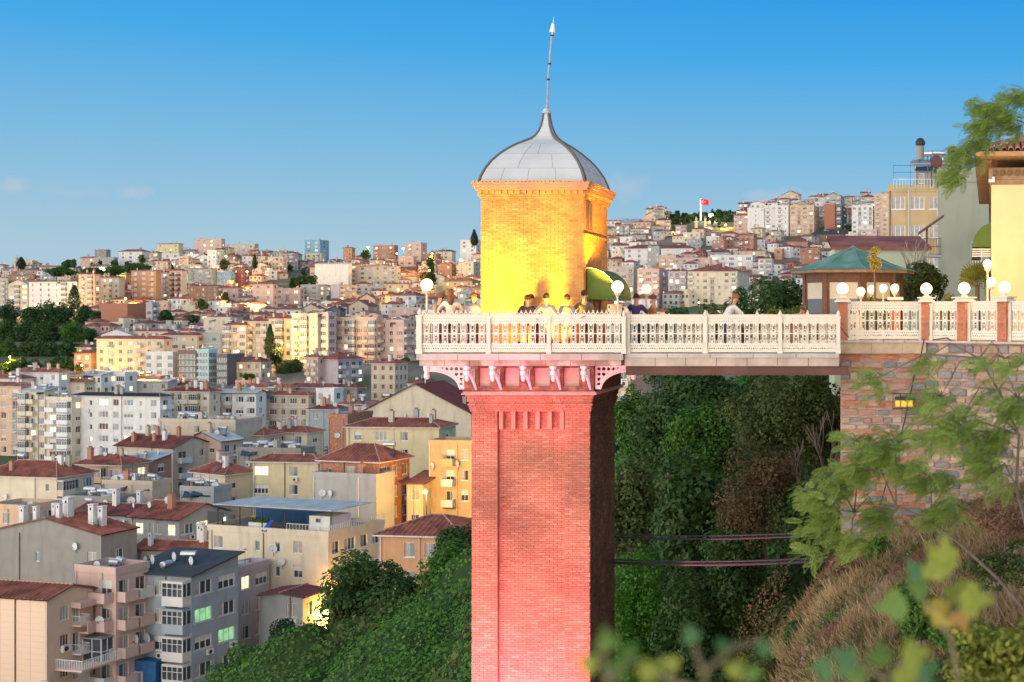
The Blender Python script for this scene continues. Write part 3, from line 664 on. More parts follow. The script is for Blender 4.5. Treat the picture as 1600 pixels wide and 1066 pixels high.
# ------------------------------------------------------------------ people
def skmat(n, c): return mat(n, c, .7, .06, 4)
SKIN = skmat('skin', (.50,.28,.19)); HAIRD = skmat('hair_dark', (.03,.02,.015)); HAIRB = skmat('hair_brown', (.12,.06,.03))
def person(label, x, y, zf, face=0, pose='stand', shirt=(.7,.65,.6), pants=(.06,.07,.10), hair=HAIRD, h=1.70, longhair=False, group=None, lean=0.):
    t = thing('person', label, 'person', (x, y, zf), face, group)   # the figure looks along local -Y
    h *= .95; s = h/1.72; V = []; E = []; Rr = []
    def v(p, r, par=None):
        V.append(Vector(p)*s); Rr.append(r*s)
        if par is not None: E.append((par, len(V)-1))
        return len(V)-1
    bend = {'stand': .04, 'lean': .42, 'bow': .85}[pose] + lean
    hip = Vector((0, .10 if pose != 'stand' else 0, .93)); up = Vector((0, -math.sin(bend), math.cos(bend)))
    p0 = v(hip, .115); w = v(hip+up*.16, .108, p0); ch = v(hip+up*.34, .125, w); sh = v(hip+up*.46, .10, ch)
    nd = Vector((0, -math.sin(bend*.6), math.cos(bend*.6)))
    nk = v(hip+up*.52+nd*.02, .052, sh); hb = v(hip+up*.52+nd*.10, .060, nk)
    hc = hip+up*.52+nd*.20; hd = v(hc, .092, hb); ht = v(hc+nd*.08, .07, hd)
    arms = []
    for sx in (-1, 1):
        S0 = v(hip+up*.46+Vector((sx*.17, 0, 0)), .062, sh)
        if pose == 'stand': el, wr = Vector((sx*.22, .02, 1.12)), Vector((sx*.20, -.10, .88))
        elif pose == 'lean': el, wr = Vector((sx*.36, -.25, 1.14)), Vector((sx*.22, -.44, 1.06))
        else: el, wr = Vector((sx*.22, -.48, 1.02)), Vector((sx*.12, -.52, .84))
        e_ = v(el, .042, S0); wv = v(wr, .028, e_)
        d = (wr-el).normalized(); hn = v(wr+d*.06, .034, wv); sd = d.cross(Vector((0, 0, 1))).normalized()
        for k_, l_ in enumerate((.062, .072, .068, .055)):
            f1 = v(wr+d*(.10)+sd*(k_-1.5)*.020, .009, hn); f2 = v(wr+d*(.10+l_*.55)+sd*(k_-1.5)*.023+Vector((0,0,-.008)), .0085, f1); v(wr+d*(.10+l_)+sd*(k_-1.5)*.024+Vector((0,0,-.022)), .007, f2)
        t1 = v(wr+d*.05+sd*sx*-.040, .011, hn); v(wr+d*.085+sd*sx*-.058, .009, t1)
        arms.append((S0, e_, wv))
    legs = []
    for sx in (-1, 1):
        hp = v(hip+Vector((sx*.095, 0, -.06)), .095, p0); kn = v((sx*.10, .02, .50), .060, hp); an = v((sx*.11, .05, .09), .040, kn); ft = v((sx*.12, -.10, .045), .040, an); v((sx*.12, -.17, .035), .030, ft)
        legs.append((hp, kn, an))
    def skin_obj(name, vs, es, rs, mt, root=0):
        me = bpy.data.meshes.new(name); me.from_pydata([tuple(q_) for q_ in vs], es, []); me.materials.append(mt)
        o = link(name, me, t); md = o.modifiers.new('Skin', 'SKIN'); md.use_smooth_shade = True
        if not me.skin_vertices: o.data.update()
        for sv, r_ in zip(me.skin_vertices[0].data, rs): sv.radius = (r_, r_)
        me.skin_vertices[0].data[root].use_root = True
        ss = o.modifiers.new('Sub', 'SUBSURF'); ss.levels = 1; ss.render_levels = 1
        return o
    skin_obj('body', V, E, Rr, SKIN)
    idx = [p0, w, ch, sh]; vs = [V[i] for i in idx]; rs = [Rr[i]+.016 for i in idx]; es = [(0,1),(1,2),(2,3)]
    vs[0] = V[p0] - up*.02
    for S0, e_, wv in arms:
        vs += [V[S0], lerp(V[S0], V[e_], .85)]; rs += [.075, .056]; n = len(vs); es += [(3, n-2), (n-2, n-1)]
    key = 'cloth_%d_%d_%d' % tuple(int(c_*100) for c_ in shirt); skin_obj('shirt', vs, es, rs, mat(key, shirt, .9, .1, 6))
    vs = [V[p0]+Vector((0,0,-.01))]; rs = [.128*s]; es = []
    for hp, kn, an in legs: vs += [V[hp], V[kn], V[an]]; rs += [.110, .076, .062]; n = len(vs); es += [(0, n-3), (n-3, n-2), (n-2, n-1)]
    key = 'cloth_%d_%d_%d' % tuple(int(c_*100) for c_ in pants); skin_obj('trousers', vs, es, rs, mat(key, pants, .9, .1, 6))
    q = MB(); c = (hc+nd*.045)*s; A = Matrix.Translation(c) @ Matrix.Rotation(bend*.6, 4, 'X')
    for i in range(7):
        for j in range(12):
            def sp(i_, j_):
                a = i_/7*math.pi*.62; b = j_/12*2*math.pi; r_ = .112*s
                p_ = Vector((r_*.88*math.sin(a)*math.cos(b), r_*(1.05*math.sin(a)*math.sin(b)) + .012, r_*1.05*math.cos(a)))
                if p_.y < -.02 and i_ > 4: p_ *= .80      # leaves the face free
                if longhair and p_.y > 0 and i_ > 4: p_.z -= .10*(i_-4)
                return A @ p_
            q.quad(sp(i, j), sp(i, j+1), sp(i+1, j+1), sp(i+1, j))
    q.build('hair', hair, t, smooth=True)
    def fb(nm, mt_, fn):
        q = MB(); fn(q); q.v = [tuple(Matrix.Translation(hc*s) @ Matrix.Rotation(bend*.6, 4, 'X') @ Vector(p_)) for p_ in q.v]; q.build(nm, mt_, t, smooth=True)
    fy = -.098*s
    for sx in (-1, 1):
        fb('eye', HAIRD, lambda q: q.lathe([(.002,-.012*s),(.011*s,-.006*s),(.013*s,0),(.011*s,.006*s),(.002,.012*s)], 8, (sx*.034*s, fy+.012*s, .012*s)))
        fb('ear', SKIN, lambda q: q.lathe([(.006,-.028*s),(.014*s,-.01*s),(.016*s,.012*s),(.006,.026*s)], 6, (sx*.092*s, 0, -.005)))
    fb('nose', SKIN, lambda q: q.tube([(0, fy+.006, .02*s), (0, fy-.018*s, -.022*s), (0, fy+.004, -.030*s)], [.008*s, .014*s, .009*s], 6, 0))
    fb('mouth', skmat('lips', (.35,.12,.10)), lambda q: q.box(-.024*s, .024*s, fy-.002, fy+.010, -.058*s, -.048*s))
    return t
GP = 'people on the platform and bridge'
def pp(px, y): return ((px-CX)/F*y, y)
person('person with brown hair in a pale shirt beside the left lamp post, turned right', *pp(682, 35.4), ZF, R(70), 'lean', (.45,.25,.16), (.05,.05,.06), HAIRB, 1.66, group=GP)
person('person with brown hair and a cream top, looking out left of the cabin', *pp(704, 34.9), ZF, R(-160), 'lean', (.72,.66,.58), (.07,.06,.06), HAIRB, 1.72, True, group=GP, lean=-.3)
person('person in a pale pink shirt standing right by the cabin corner', *pp(740, 35.2), ZF, R(150), 'stand', (.76,.62,.56), (.10,.10,.12), HAIRB, 1.62, group=GP)
person('short person with long dark hair before the cabin wall', *pp(824, 34.55), ZF, R(30), 'lean', (.06,.05,.06), (.05,.05,.07), HAIRD, 1.56, True, group=GP, lean=-.25)
person('tall person in a grey top behind the long haired one, before the cabin', *pp(830, 34.95), ZF, R(-30), 'stand', (.40,.30,.26), (.05,.05,.06), HAIRD, 1.58, group=GP)
person('person in a dusty pink shirt with elbows spread on the railing', *pp(855, 34.45), ZF, 0, 'lean', (.52,.34,.32), (.06,.06,.09), HAIRD, 1.62, group=GP, lean=-.1)
person('person in a grey shirt bowed over the front railing', *pp(887, 34.5), ZF, R(10), 'bow', (.30,.29,.32), (.05,.05,.07), HAIRB, 1.66, group=GP, lean=-.25)
person('person in a dark olive shirt leaning on the railing near the cabin corner', *pp(915, 34.45), ZF, R(-12), 'lean', (.10,.09,.05), (.05,.04,.04), HAIRD, 1.70, group=GP, lean=-.1)
person('person in a navy top near the lamp behind the bridge corner', *pp(994, 37.2), ZF, R(180), 'lean', (.06,.05,.14), (.06,.06,.08), HAIRD, 1.64, group=GP, lean=-.2)
person('person in an orange brown top beside the slim lamp on the bridge', *pp(1020, 36.9), ZF, R(120), 'stand', (.38,.16,.07), (.08,.07,.07), HAIRB, 1.60, group=GP)
person('red haired person in a white shirt bowed over the bridge railing', *pp(1136, 35.6), ZF, R(115), 'bow', (.74,.72,.68), (.10,.10,.13), skmat('hair_red', (.30,.10,.04)), 1.70, group=GP, lean=-.25)
person('seated-height person in dark clothes partly hidden by the far bridge railing', *pp(1160, 36.2), ZF, R(-60), 'bow', (.20,.10,.08), (.08,.05,.05), HAIRD, 1.50, group=GP)
person('person in tan trousers at the right end of the bridge, bent low', *pp(1242, 35.5), ZF, R(40), 'bow', (.40,.25,.12), (.36,.22,.10), HAIRB, 1.50, group=GP, lean=.1)
# ------------------------------------------------------------------ terrace: retaining wall of stone and brick
WX0, WX1 = -1.16, (1447-CX)/F*35.4; WY = 35.3; ZT = -.74
E2 = Vector((4.6, 32.6))
tw2 = thing('retaining_wall', 'old retaining wall of grey stones and red brick courses under the terrace', 'wall', (WX0, WY, -9))
def W2(v): return (v[0]-WX0, v[1]-WY, v[2]+9)
M_wallmortar = mat('lime_mortar', (.42, .31, .22), .95, .3, 1.8, bump=.6, bs=9, two=((.30,.20,.14), 1.2))
SC_ = [(.24,.22,.21), (.34,.25,.19), (.42,.31,.22), (.19,.19,.20), (.38,.24,.18), (.46,.36,.27), (.28,.24,.22)]
M_stones = [mat('wall_stone_%s' % n_, c, .9, .22, 3.5, bump=.5, bs=14, streak=.12) for n_, c in zip(('slate','tan','sand','charcoal','rust','buff','taupe'), SC_)]
rs = random.Random(21)
def stone_mesh(mt):
    q = MB(); j = lambda a: rs.uniform(-a, a)
    ring0 = [(-.5,0,-.5),(.5,0,-.5),(.5,0,.5),(-.5,0,.5)]
    cut = [(rs.uniform(.04,.16), rs.uniform(.04,.22)) for _ in range(4)]
    def octo(sc, y):
        out = []
        for k_, (sx, sz) in enumerate(((-1,-1),(1,-1),(1,1),(-1,1))):
            a, b = cut[k_]; p1 = (sx*(.5-a), sz*.5); p2 = (sx*.5, sz*(.5-b)); pr_ = [p1, p2] if k_ in (1, 3) else [p2, p1]
            if k_ in (0, 2): pr_ = [p2, p1]
            out += [(pr_[0][0]*sc, y, pr_[0][1]*sc), (pr_[1][0]*sc, y, pr_[1][1]*sc)]
        return out
    A = octo(1, 0); B = octo(.97, -.7); C_ = [(x*.84+j(.02), -1+j(.2), z*.80+j(.02)) for x, y, z in octo(1, 0)]
    q.v = A + B + C_
    for i in range(8):
        k_ = (i+1) % 8; q.f += [(i, k_, 8+k_, 8+i), (8+i, 8+k_, 16+k_, 16+i)]; q.m += [0, 0]
    q.f.append(tuple(16+i for i in range(8))); q.m.append(0)
    return q.mesh('stone', mt)
STONES = [stone_mesh(M_stones[i % 7]) for i in range(21)]
def wall_face(A, B, ztop, zbot, brickiness, seed):
    A = Vector(A); B = Vector(B); d = B-A; L = d.length; u = d/L; ang = math.atan2(u.y, u.x); n = Vector((u.y, -u.x))
    rr = random.Random(seed); z = ztop; bq = MB()
    global _ns
    while z > zbot:
        if rr.random() < brickiness:
            k_ = rr.randint(1, 3)
            for _ in range(k_):
                s = -rr.random()*.2
                while s < L:
                    bl = rr.uniform(.14, .30); a, b = max(0, s)+.01, min(L, s+bl)-.01; s += bl
                    if b-a > .04 and rr.random() < .86:
                        h_ = .052; dd = rr.uniform(.015, .04); P0_ = A+u*a+n*dd; P1_ = A+u*b+n*dd; Q0 = A+u*a-n*.02; Q1 = A+u*b-n*.02; w = rr.uniform(-.008, .008)
                        vs_ = [(P0_.x,P0_.y,z-h_+w),(P1_.x,P1_.y,z-h_),(P1_.x,P1_.y,z),(P0_.x,P0_.y,z+w),(Q0.x,Q0.y,z-h_),(Q1.x,Q1.y,z-h_),(Q1.x,Q1.y,z),(Q0.x,Q0.y,z)]
                        k0 = len(bq.v); bq.v += [W2(v_) for v_ in vs_]
                        for f in ((0,1,2,3),(4,5,1,0),(3,2,6,7),(4,0,3,7),(1,5,6,2)): bq.f.append(tuple(k0+i for i in f)); bq.m.append(0)
                z -= .066
        h_ = rr.uniform(.15, .30); s = -rr.random()*.3
        while s < L:
            l = rr.uniform(.20, .58); a, b = max(0, s), min(L, s+l); s += l
            if b-a < .08: continue
            hh = h_*rr.uniform(.75, 1.02); c = A+u*(a+b)/2 + n*(-.01)
            _ns[0] += 1
            o = link('stone', STONES[rr.randrange(21)], tw2, W2((c.x, c.y, z-h_/2+rr.uniform(-.015,.015))), (rr.uniform(-.03,.03), rr.uniform(-.05,.05), ang), ((b-a)*.95, rr.uniform(.035,.075), hh*.93*(1 if rr.random() < .5 else -1)))
            o.scale.z = abs(o.scale.z)
        z -= h_ + .012
    bq.build('thin_brick_courses', mat('wall_brick', (.4,.14,.08), .9, .2, 3, island=[(.42,.15,.08), (.50,.22,.13), (.34,.11,.07), (.46,.20,.13)], bump=.3, bs=20), tw2, kind='stuff')
_ns = [0]
wall_face((WX0, WY), (WX1, WY), ZT-.36, -6.6, .55, 3)
wall_face((WX1, WY), E2, ZT-.06, -5.0, .22, 8)
q = MB(); q.v = []
def prism(pts, z0, z1, name, mt, par, f=lambda v: v, **k):
    q = MB(); n = len(pts); q.v = [f((x, y, z0)) for x, y in pts] + [f((x, y, z1)) for x, y in pts]
    for i in range(n): q.f.append((i, (i+1) % n, n+(i+1) % n, n+i)); q.m.append(0)
    q.f.append(tuple(reversed(range(n)))); q.m.append(0); q.f.append(tuple(range(n, 2*n))); q.m.append(0)
    return q.build(name, mt, par, **k)
prism([(WX0, WY), (WX1, WY), tuple(E2), (E2.x+1.2, E2.y+.6), (E2.x+1.2, 38), (WX0, 38)], -9, ZT-.03, 'wall_core', M_wallmortar, tw2, W2)
# stone band and coping
bs_ = [0, .36, .72, 1]
for a, b in zip(bs_, bs_[1:]):
    q = MB(); q.box((WX1-WX0)*a+.004, (WX1-WX0)*b-.004, -.10, .2, 9+ZT-.345, 9+ZT-.05); q.build('band_stone', mat('band_stone', (.48,.37,.24), .9, .25, 2.2, bump=.5, bs=12, streak=.4), tw2)
def coping(A, B, n_):
    A = Vector(A); B = Vector(B); d = B-A; ang = math.atan2(d.y, d.x)
    for i in range(n_):
        q = MB(); q.box(.004, d.length/n_-.008, -.14, .35, 0, .055); o = q.build('coping_slab', M_slab, tw2); p_ = A + d*(i/n_); o.location = W2((p_.x, p_.y, ZT-.046)); o.rotation_euler = (0, 0, ang)
coping((WX0, WY), (WX1, WY), 4); coping((WX1, WY), E2, 5)
# arched niche in the right part, its shaded depth painted as a dark back
nd_ = (E2-Vector((WX1, WY))).normalized(); nn_ = Vector((nd_.y, -nd_.x))
for s_ in (1.55,):
    c = Vector((WX1, WY)) + nd_*s_ + nn_*.05
    q = MB(); k0 = [(-.13,-.28),(.13,-.28),(.13,0),(.09,.10),(0,.14),(-.09,.10),(-.13,0)]
    for a, b in zip(k0, k0[1:]+k0[:1]): q.quad((a[0],-.03,a[1]), (b[0],-.03,b[1]), (b[0],.02,b[1]), (a[0],.02,a[1]))
    n0 = len(q.v); q.v += [(a, .015, b) for a, b in k0]; q.f.append(tuple(range(n0, n0+7))); q.m.append(1)
    o = q.build('niche', [M_wallmortar, M_tar], tw2); o.location = W2((c.x, c.y, ZT-.62)); o.rotation_euler = (0, 0, math.atan2(nd_.y, nd_.x))
# wall-mounted floodlight box with its cable
t = thing('wall_lamp', 'caged yellow wall lamp in a black frame hung on the stone wall', 'lamp', tuple(P(1412, 632, 35.05)))
t.location.y = WY-.12
q = MB()
for z_ in (-.12, .28): q.box(-.30, .30, -.18, -.155, z_, z_+.025); q.box(-.30, -.275, -.18, .06, z_, z_+.025); q.box(.275, .30, -.18, .06, z_, z_+.025)
for x_ in (-.30, .275, -.1, .08): q.box(x_, x_+.022, -.182, -.158, -.12, .30)
q.build('cage', M_dark, t)
q = MB(); q.box(-.22, .24, -.13, .06, -.06, .10); q.build('lamp_body', mat('yellow_lamp_glass', (.75,.50,.05), .3, .15, 8, emit=(1,.62,.05), es=.35), t)
q = MB(); q.box(-.24, .26, -.15, .07, .12, .20); q.build('hood', M_dark, t)
q = MB(); pts = [(P(1444,530,34.9)), P(1438,560,35.1), P(1428,590,35.15), P(1413,660,35.1), P(1402,700,35.1), P(1388,745,35.0), P(1372,800,34.8), P(1358,850,34.6), P(1340,900,34.4)]
o = q.tube(pts, .018, 6) or q.build('cable', M_dark); o['label'] = 'black cable hanging down the stone wall from the terrace corner'; o['category'] = 'cable'
for pts_, lb in (([P(1458, 531, 35.0), P(1480, 528, 34.9), P(1497, 540, 34.8), P(1503, 560, 34.7), P(1508, 590, 34.6)], 'thin black cable looped under the terrace railing'), ([P(1311, 508, 34.1), P(1318, 518, 34.2), P(1326, 527, 34.6)], 'short black cable beside the first brick pillar')):
    q = MB(); q.tube(pts_, .014, 5); o = q.build('cable', M_dark); o['label'] = lb; o['category'] = 'cable'
for y_, z_, r_, x1_ in ((39.0, 838, .035, 1290), (38.0, 878, .045, 1300)):
    q = MB(); a = P(926, z_, y_); b = P(x1_, z_-2, y_-2.5); pts_ = [lerp(a, b, t_)+Vector((0,0,-.10*math.sin(math.pi*t_))) for t_ in np.linspace(0, 1, 12)]
    q.tube(pts_, r_, 6); q.tube([p_+Vector((0,0,.09)) for p_ in pts_], r_*.6, 6); o = q.build('cable_pair', M_dark)
    o['label'] = ('upper' if z_ == 838 else 'lower and thicker') + ' pair of cables strung from the tower side to the slope'; o['category'] = 'cable'

# terrace floor
link('terrace_floor', None) if False else None
o = prism([(WX0, WY+.02), (WX1, WY+.02), (E2.x, E2.y+.02), (30, 30), (30, 70), (-1.1, 70), (WX0, 42)], ZT-1.2, ZT-.052, 'terrace', M_concrete, None, kind='structure')
# brick pillars, railings and lamps of the terrace
M_pill = mat('pillar_brick', (.4,.14,.08), .85, .2, 3, island=[(.46,.17,.09), (.54,.23,.13), (.40,.13,.07), (.50,.20,.11)], bump=.25, bs=30)
wl = [('first', 'where the footbridge meets the terrace'), ('second', 'at the corner of the terrace wall'), ('third', 'with a round lamp, half leaf covered'), ('fourth', 'nearest the yellow house')]
pill = [(P(1316.5,1,35.4).x, 35.45), (P(1447.5,1,35.35).x, 35.35)]
dv = E2-Vector((WX1, WY))
def onwall(px):    # point of the second wall plane seen at px
    k_ = (px-CX)/F; A = Vector((WX1, WY+.12)); t_ = (k_*A.y - A.x)/(dv.x - k_*dv.y); return A + dv*t_
for px in (1506.5, 1569.5): v_ = onwall(px); pill.append((v_.x, v_.y))
for i, (x, y) in enumerate(pill):
    t = thing('brick_pillar', '%s orange brick pillar of the terrace railing, %s' % wl[i], 'pillar', (x, y, ZT), 0 if i < 2 else math.atan2(dv.y, dv.x), 'brick pillars of the terrace railing')
    w = .145; h = 1.05
    q = MB(); q.box(-w+.02, w-.02, -w+.02, w-.02, 0, h); q.build('core', M_mortar, t)
    q = MB()
    for O, u, n in (((-w,-w+.02,0),(1,0,0),(0,-1,0)), ((w-.02,-w,0),(0,1,0),(1,0,0)), ((-w+.02,w,0),(0,-1,0),(-1,0,0)), ((w,w-.02,0),(-1,0,0),(0,1,0))): bricks(q, O, u, n, 2*w, 0, h, ch=.07, bl=.2, th=.02)
    q.build('brickwork', M_pill, t, kind='stuff')
    q = MB(); q.box(-w-.07, w+.07, -w-.07, w+.07, h, h+.05); q.box(-w-.03, w+.03, -w-.03, w+.03, h+.05, h+.10); q.box(-w-.10, w+.10, -w-.10, w+.10, h+.10, h+.13); q.build('capital', M_rail, t)
    globe_lamp('globe_lamp', 'lit globe lamp on the %s brick pillar, %s' % wl[i], x, y, ZT+h+.13, .10, .16, 110)
for k_, (px, y_, z_, w_, lb) in enumerate(((1345, 38.5, 455, 90, 'very bright globe lamp just right of the first pillar, before the pavilion'), (1362, 40.5, 452, 80, 'bright globe lamp between the first pillar and the pavilion window'), (1380, 42.0, 450, 60, 'globe lamp behind the yellow flower spike, before the pavilion'), (1398, 39.5, 450, 60, 'globe lamp on a short brick pier at the right of the pavilion'), (1549, 37.0, 440, 60, 'wall globe lamp at the corner of the yellow house'), (1543, 37.3, 412, 40, 'small lamp under the striped awning of the yellow house'))):
    zz = (490-z_)/F*y_
    globe_lamp('globe_lamp', lb, (px-CX)/F*y_, y_, ZT, zz-ZT-.12, .13, w_)
# rails between pillars
M_ = [(pill[0][0]+.15, 35.4, pill[1][0]-.15, 35.4), None, None, None]
rail_run('railing', 'white lacework panel between the first and second brick pillars', (pill[0][0]+.15, 35.42), (pill[1][0]-.15, 35.36), ZT+.01, [0, 1], False, 1.03, G_R)
u2 = dv.normalized()
for a, b, lb in ((pill[1], pill[2], 'narrow white lacework panel between the second and third brick pillars'), (pill[2], pill[3], 'white lacework panel between the third and fourth brick pillars'), (pill[3], (pill[3][0]+u2.x*1.6, pill[3][1]+u2.y*1.6), 'white lacework panel right of the fourth brick pillar, at the photo edge')):
    A = Vector(a)+u2*.17; B = Vector(b)-u2*.17; rail_run('railing', lb, tuple(A), tuple(B), ZT+.01, [0, 1], False, 1.03, G_R)
t = thing('brick_pier', 'short brick pier with a white cap behind the terrace railing', 'pillar', (*pp(1399, 39.6), ZT))
q = MB(); q.box(-.16, .16, -.16, .16, 0, 1.15); q.build('shaft', M_pill, t); q = MB(); q.box(-.24, .24, -.24, .24, 1.15, 1.24); q.build('cap', M_rail, t)

# ------------------------------------------------------------------ green-roofed pavilion
pc = pp(1333, 46.5); pv = thing('pavilion', 'small glazed pavilion with a flared green metal roof and brown posts on the terrace', 'pavilion', (*pc, ZT), R(0))
M_copper = mat('green_copper', (.12, .24, .19), .6, .22, 1.6, streak=.35, dirt=(.07,.13,.11), two=((.17,.30,.25), 1.4), bump=.2, bs=8)
M_wood = mat('brown_timber', (.16, .08, .05), .6, .25, 5)
def ngon(r, n, a0): return [(r*math.cos(a0+2*math.pi*i/n), r*math.sin(a0+2*math.pi*i/n)) for i in range(n)]
NP = 8; A0 = R(-90+12)
ze = (490-421)/F*44.5 - ZT; za_ = (490-387)/F*46.5 - ZT
levels = [(2.28, ze), (1.85, ze+.10), (1.35, ze+.27), (.85, ze+.50), (.4, ze+.72), (.12, za_-.06), (.02, za_+.05)]
for i in range(NP):
    q = MB()
    for (r0, z0), (r1, z1) in zip(levels, levels[1:]):
        a, b = ngon(r0, NP, A0)[i], ngon(r0, NP, A0)[(i+1) % NP]; c, d = ngon(r1, NP, A0)[(i+1) % NP], ngon(r1, NP, A0)[i]
        q.quad((*a, z0), (*b, z0), (*c, z1), (*d, z1))
    q.build('roof_panel', M_copper, pv)
    q = MB(); q.tube([(*ngon(r, NP, A0)[i], z_+.01) for r, z_ in levels], .03, 5)
    q.build('roof_rib', M_copper, pv)
    q = MB(); a, b = ngon(2.25, NP, A0)[i], ngon(2.25, NP, A0)[(i+1) % NP]; c, d = ngon(1.5, NP, A0)[(i+1) % NP], ngon(1.5, NP, A0)[i]
    q.quad((*a, ze-.10), (*b, ze-.10), (*b, ze-.004), (*a, ze-.004)); q.quad((*a, ze-.10), (*d, ze-.14), (*c, ze-.14), (*b, ze-.10)); q.build('eave', mat('eave_boards', (.30,.17,.10), .7, .2, 5), pv)
    # wall bay: post, head, shade, glass, sill
    a, b = Vector(ngon(1.72, NP, A0)[i]), Vector(ngon(1.72, NP, A0)[(i+1) % NP]); ang = math.atan2(*(b-a).yx); L = (b-a).length
    def bay(name, mt, x0, x1, y0, y1, z0, z1):
        q = MB(); q.box(x0, x1, y0, y1, z0, z1); o = q.build(name, mt, pv); o.location = (a.x, a.y, 0); o.rotation_euler = (0, 0, ang)
    bay('post', M_wood, -.08, .08, -.08, .08, 0, ze-.12)
    bay('head_rail', M_wood, .08, L-.08, -.04, .04, ze-.42, ze-.13)
    bay('window_shade', mat('shade_cloth', (.62,.55,.42), .8, .08, 5), .16, L-.16, -.01, .01, ze-1.0, ze-.43); bay('glass', M_glass, .16, L-.16, -.015, .005, .75, ze-1.0)
    bay('window_frame', M_wood, .08, .16, -.03, .03, .7, ze-.42); bay('window_frame', M_wood, L-.16, L-.08, -.03, .03, .7, ze-.42); bay('sill_panel', M_wood, .08, L-.08, -.04, .04, 0, .74)
# ------------------------------------------------------------------ the yellow house at the right edge
hs = thing('yellow_house', 'pale yellow rendered house with deep wooden eaves and clay pantile roof, right edge', 'house', (P(1549,1,39).x, 39, ZT), R(-4.7))
M_yel = mat('pale_yellow_render', (.72, .58, .30), .9, .06, 2, bump=.1, bs=6)
ze = (490-281)/F*39 - ZT
q = MB(); q.box(0, 9, 0, 16, -.2, ze); q.build('wall', M_yel, hs)
q = MB(); q.box(-.04, 9, -.04, 16, ze-.15, ze+.0); q.box(-.08, 9, -.08, 16, ze+.003, ze+.35); q.build('frieze_board', mat('carved_board', (.30,.20,.11), .8, .3, 6), hs)
cb = MB(); cb.box(-.05, .05, -.12, 0, 0, .14); cbm = cb.mesh('bracket', M_wood)
for i in range(24): link('bracket', cbm, hs, (.1+i*.22, -.08, ze+.12))
er = .50; zs = (490-244)/F*38.2 - ZT
q = MB(); q.quad((-er,-er-.3,zs), (9.3,-er-.3,zs), (9.3,16,zs), (-er,16,zs)); q.box(-er, -er+.03, -er-.3, 16, zs, zs+.14); q.box(-er, 9.3, -er-.3, -er-.27, zs, zs+.14); q.build('soffit', mat('soffit_boards', (.42,.24,.11), .7, .2, 6, streak=.3), hs)
bm_ = MB(); bm_.box(-er+.02, 0, -.05, .05, zs-.10, zs-.003); bmm = bm_.mesh('soffit_batten', mat('soffit_batten', (.26,.14,.07), .7, .2, 6))
for i in range(20): link('soffit_batten', bmm, hs, (0, .1+i*.7, 0))
# roof planes with separate pantiles on the front and left slopes
Lf = 9.6; pit = math.tan(R(19)); dep = 4.2
q = MB(); O = (-er, -er-.3, zs+.14)
q.quad(O, (O[0]+Lf, O[1], O[2]), (O[0]+Lf, O[1]+dep, O[2]+dep*pit), (O[0]+dep, O[1]+dep, O[2]+dep*pit)); q.quad((O[0], O[1]+14, O[2]), O, (O[0]+dep, O[1]+dep, O[2]+dep*pit), (O[0]+dep, O[1]+14, O[2]+dep*pit))
q.build('roof_deck', M_tile3, hs)
def pan_mesh(mt):
    q = MB(); k_ = 6; r0, r1 = .085, .07
    for e in range(k_):
        a0, a1 = math.pi*e/k_, math.pi*(e+1)/k_
        for s_ in (0,): 
            p = [(r0*math.cos(a0), 0, r0*math.sin(a0)), (r0*math.cos(a1), 0, r0*math.sin(a1)), (r1*math.cos(a1), .36, r1*math.sin(a1)), (r1*math.cos(a0), .36, r1*math.sin(a0))]
            q.quad(*p); q.quad((p[1][0]*.82,0,p[1][2]*.82), (p[0][0]*.82,0,p[0][2]*.82), p[0], p[1])
    return q.mesh('tile', mt)
TM = [pan_mesh(mat('pantile_%d' % i, c, .85, .25, 6)) for i, c in enumerate(((.36,.14,.08), (.42,.18,.10), (.30,.11,.07), (.46,.22,.14)))]
rt = random.Random(4)
for i in range(46):
    for j in range(9):
        x = O[0]+.1+i*.195; yv = j*.30
        if x - O[0] < yv + .05 or len([1]) == 0: continue
        link('tile', rt.choice(TM), hs, (x, O[1]-.04+yv, O[2]+.03+yv*pit+rt.uniform(-.008,.008)), (math.atan(pit), 0, rt.uniform(-.03,.03)))
        if i > 24: break
for i in range(18): link('tile', rt.choice(TM), hs, (O[0]+i*.24, O[1]+i*.24, O[2]+.06+i*.24*pit), (math.atan(pit)*.75, 0, R(-45)), (1.2, 1, 1.2))
# awning and security light
q = MB(); za, zb2 = (490-346)/F*38.5-ZT, (490-383)/F*38.5-ZT
x_, yA, yB = -.02, .6, 2.6; ra = .55
pr = [(x_-ra*math.sin(t_), zb2+(za-zb2)*math.cos(t_)) for t_ in np.linspace(0, math.pi/2, 9)]
for (a, b), (c, d) in zip(pr, pr[1:]):
    q.quad((a,yA,b), (c,yA,d), (c,yB,d), (a,yB,b)); q.tri((x_,yA,zb2), (a,yA,b), (c,yA,d)); q.tri((x_,yB,zb2), (a,yB,b), (c,yB,d))
q.build('awning', M_awng, hs)
q = MB()
for i in range(4):
    z_ = zb2-.07*i-.05; q.quad((x_,yA-.01*i,z_), (x_-ra-.02,yA-.01*i,z_), (x_-ra-.02,yA-.01*i,z_-.04), (x_,yA-.01*i,z_-.04))
    q.quad((x_-ra-.02,yA,z_), (x_-ra-.02,yB,z_), (x_-ra-.02,yB,z_-.04), (x_-ra-.02,yA,z_-.04))
q.build('awning_fringe', M_rail, hs)
q = MB(); q.box(.02, .10, -.24, -.06, ze-.02, ze+.06); q.box(-.08, .10, -.30, -.2, ze-.10, ze-.02); q.build('wall_light', M_whitepaint, hs)
q = MB(); q.box(1.25, 9, -.012, 0, .3, ze-2.2); q.box(1.21, 1.25, -.02, 0, .3, ze-2.2); q.build('wall_panel', M_yel, hs)
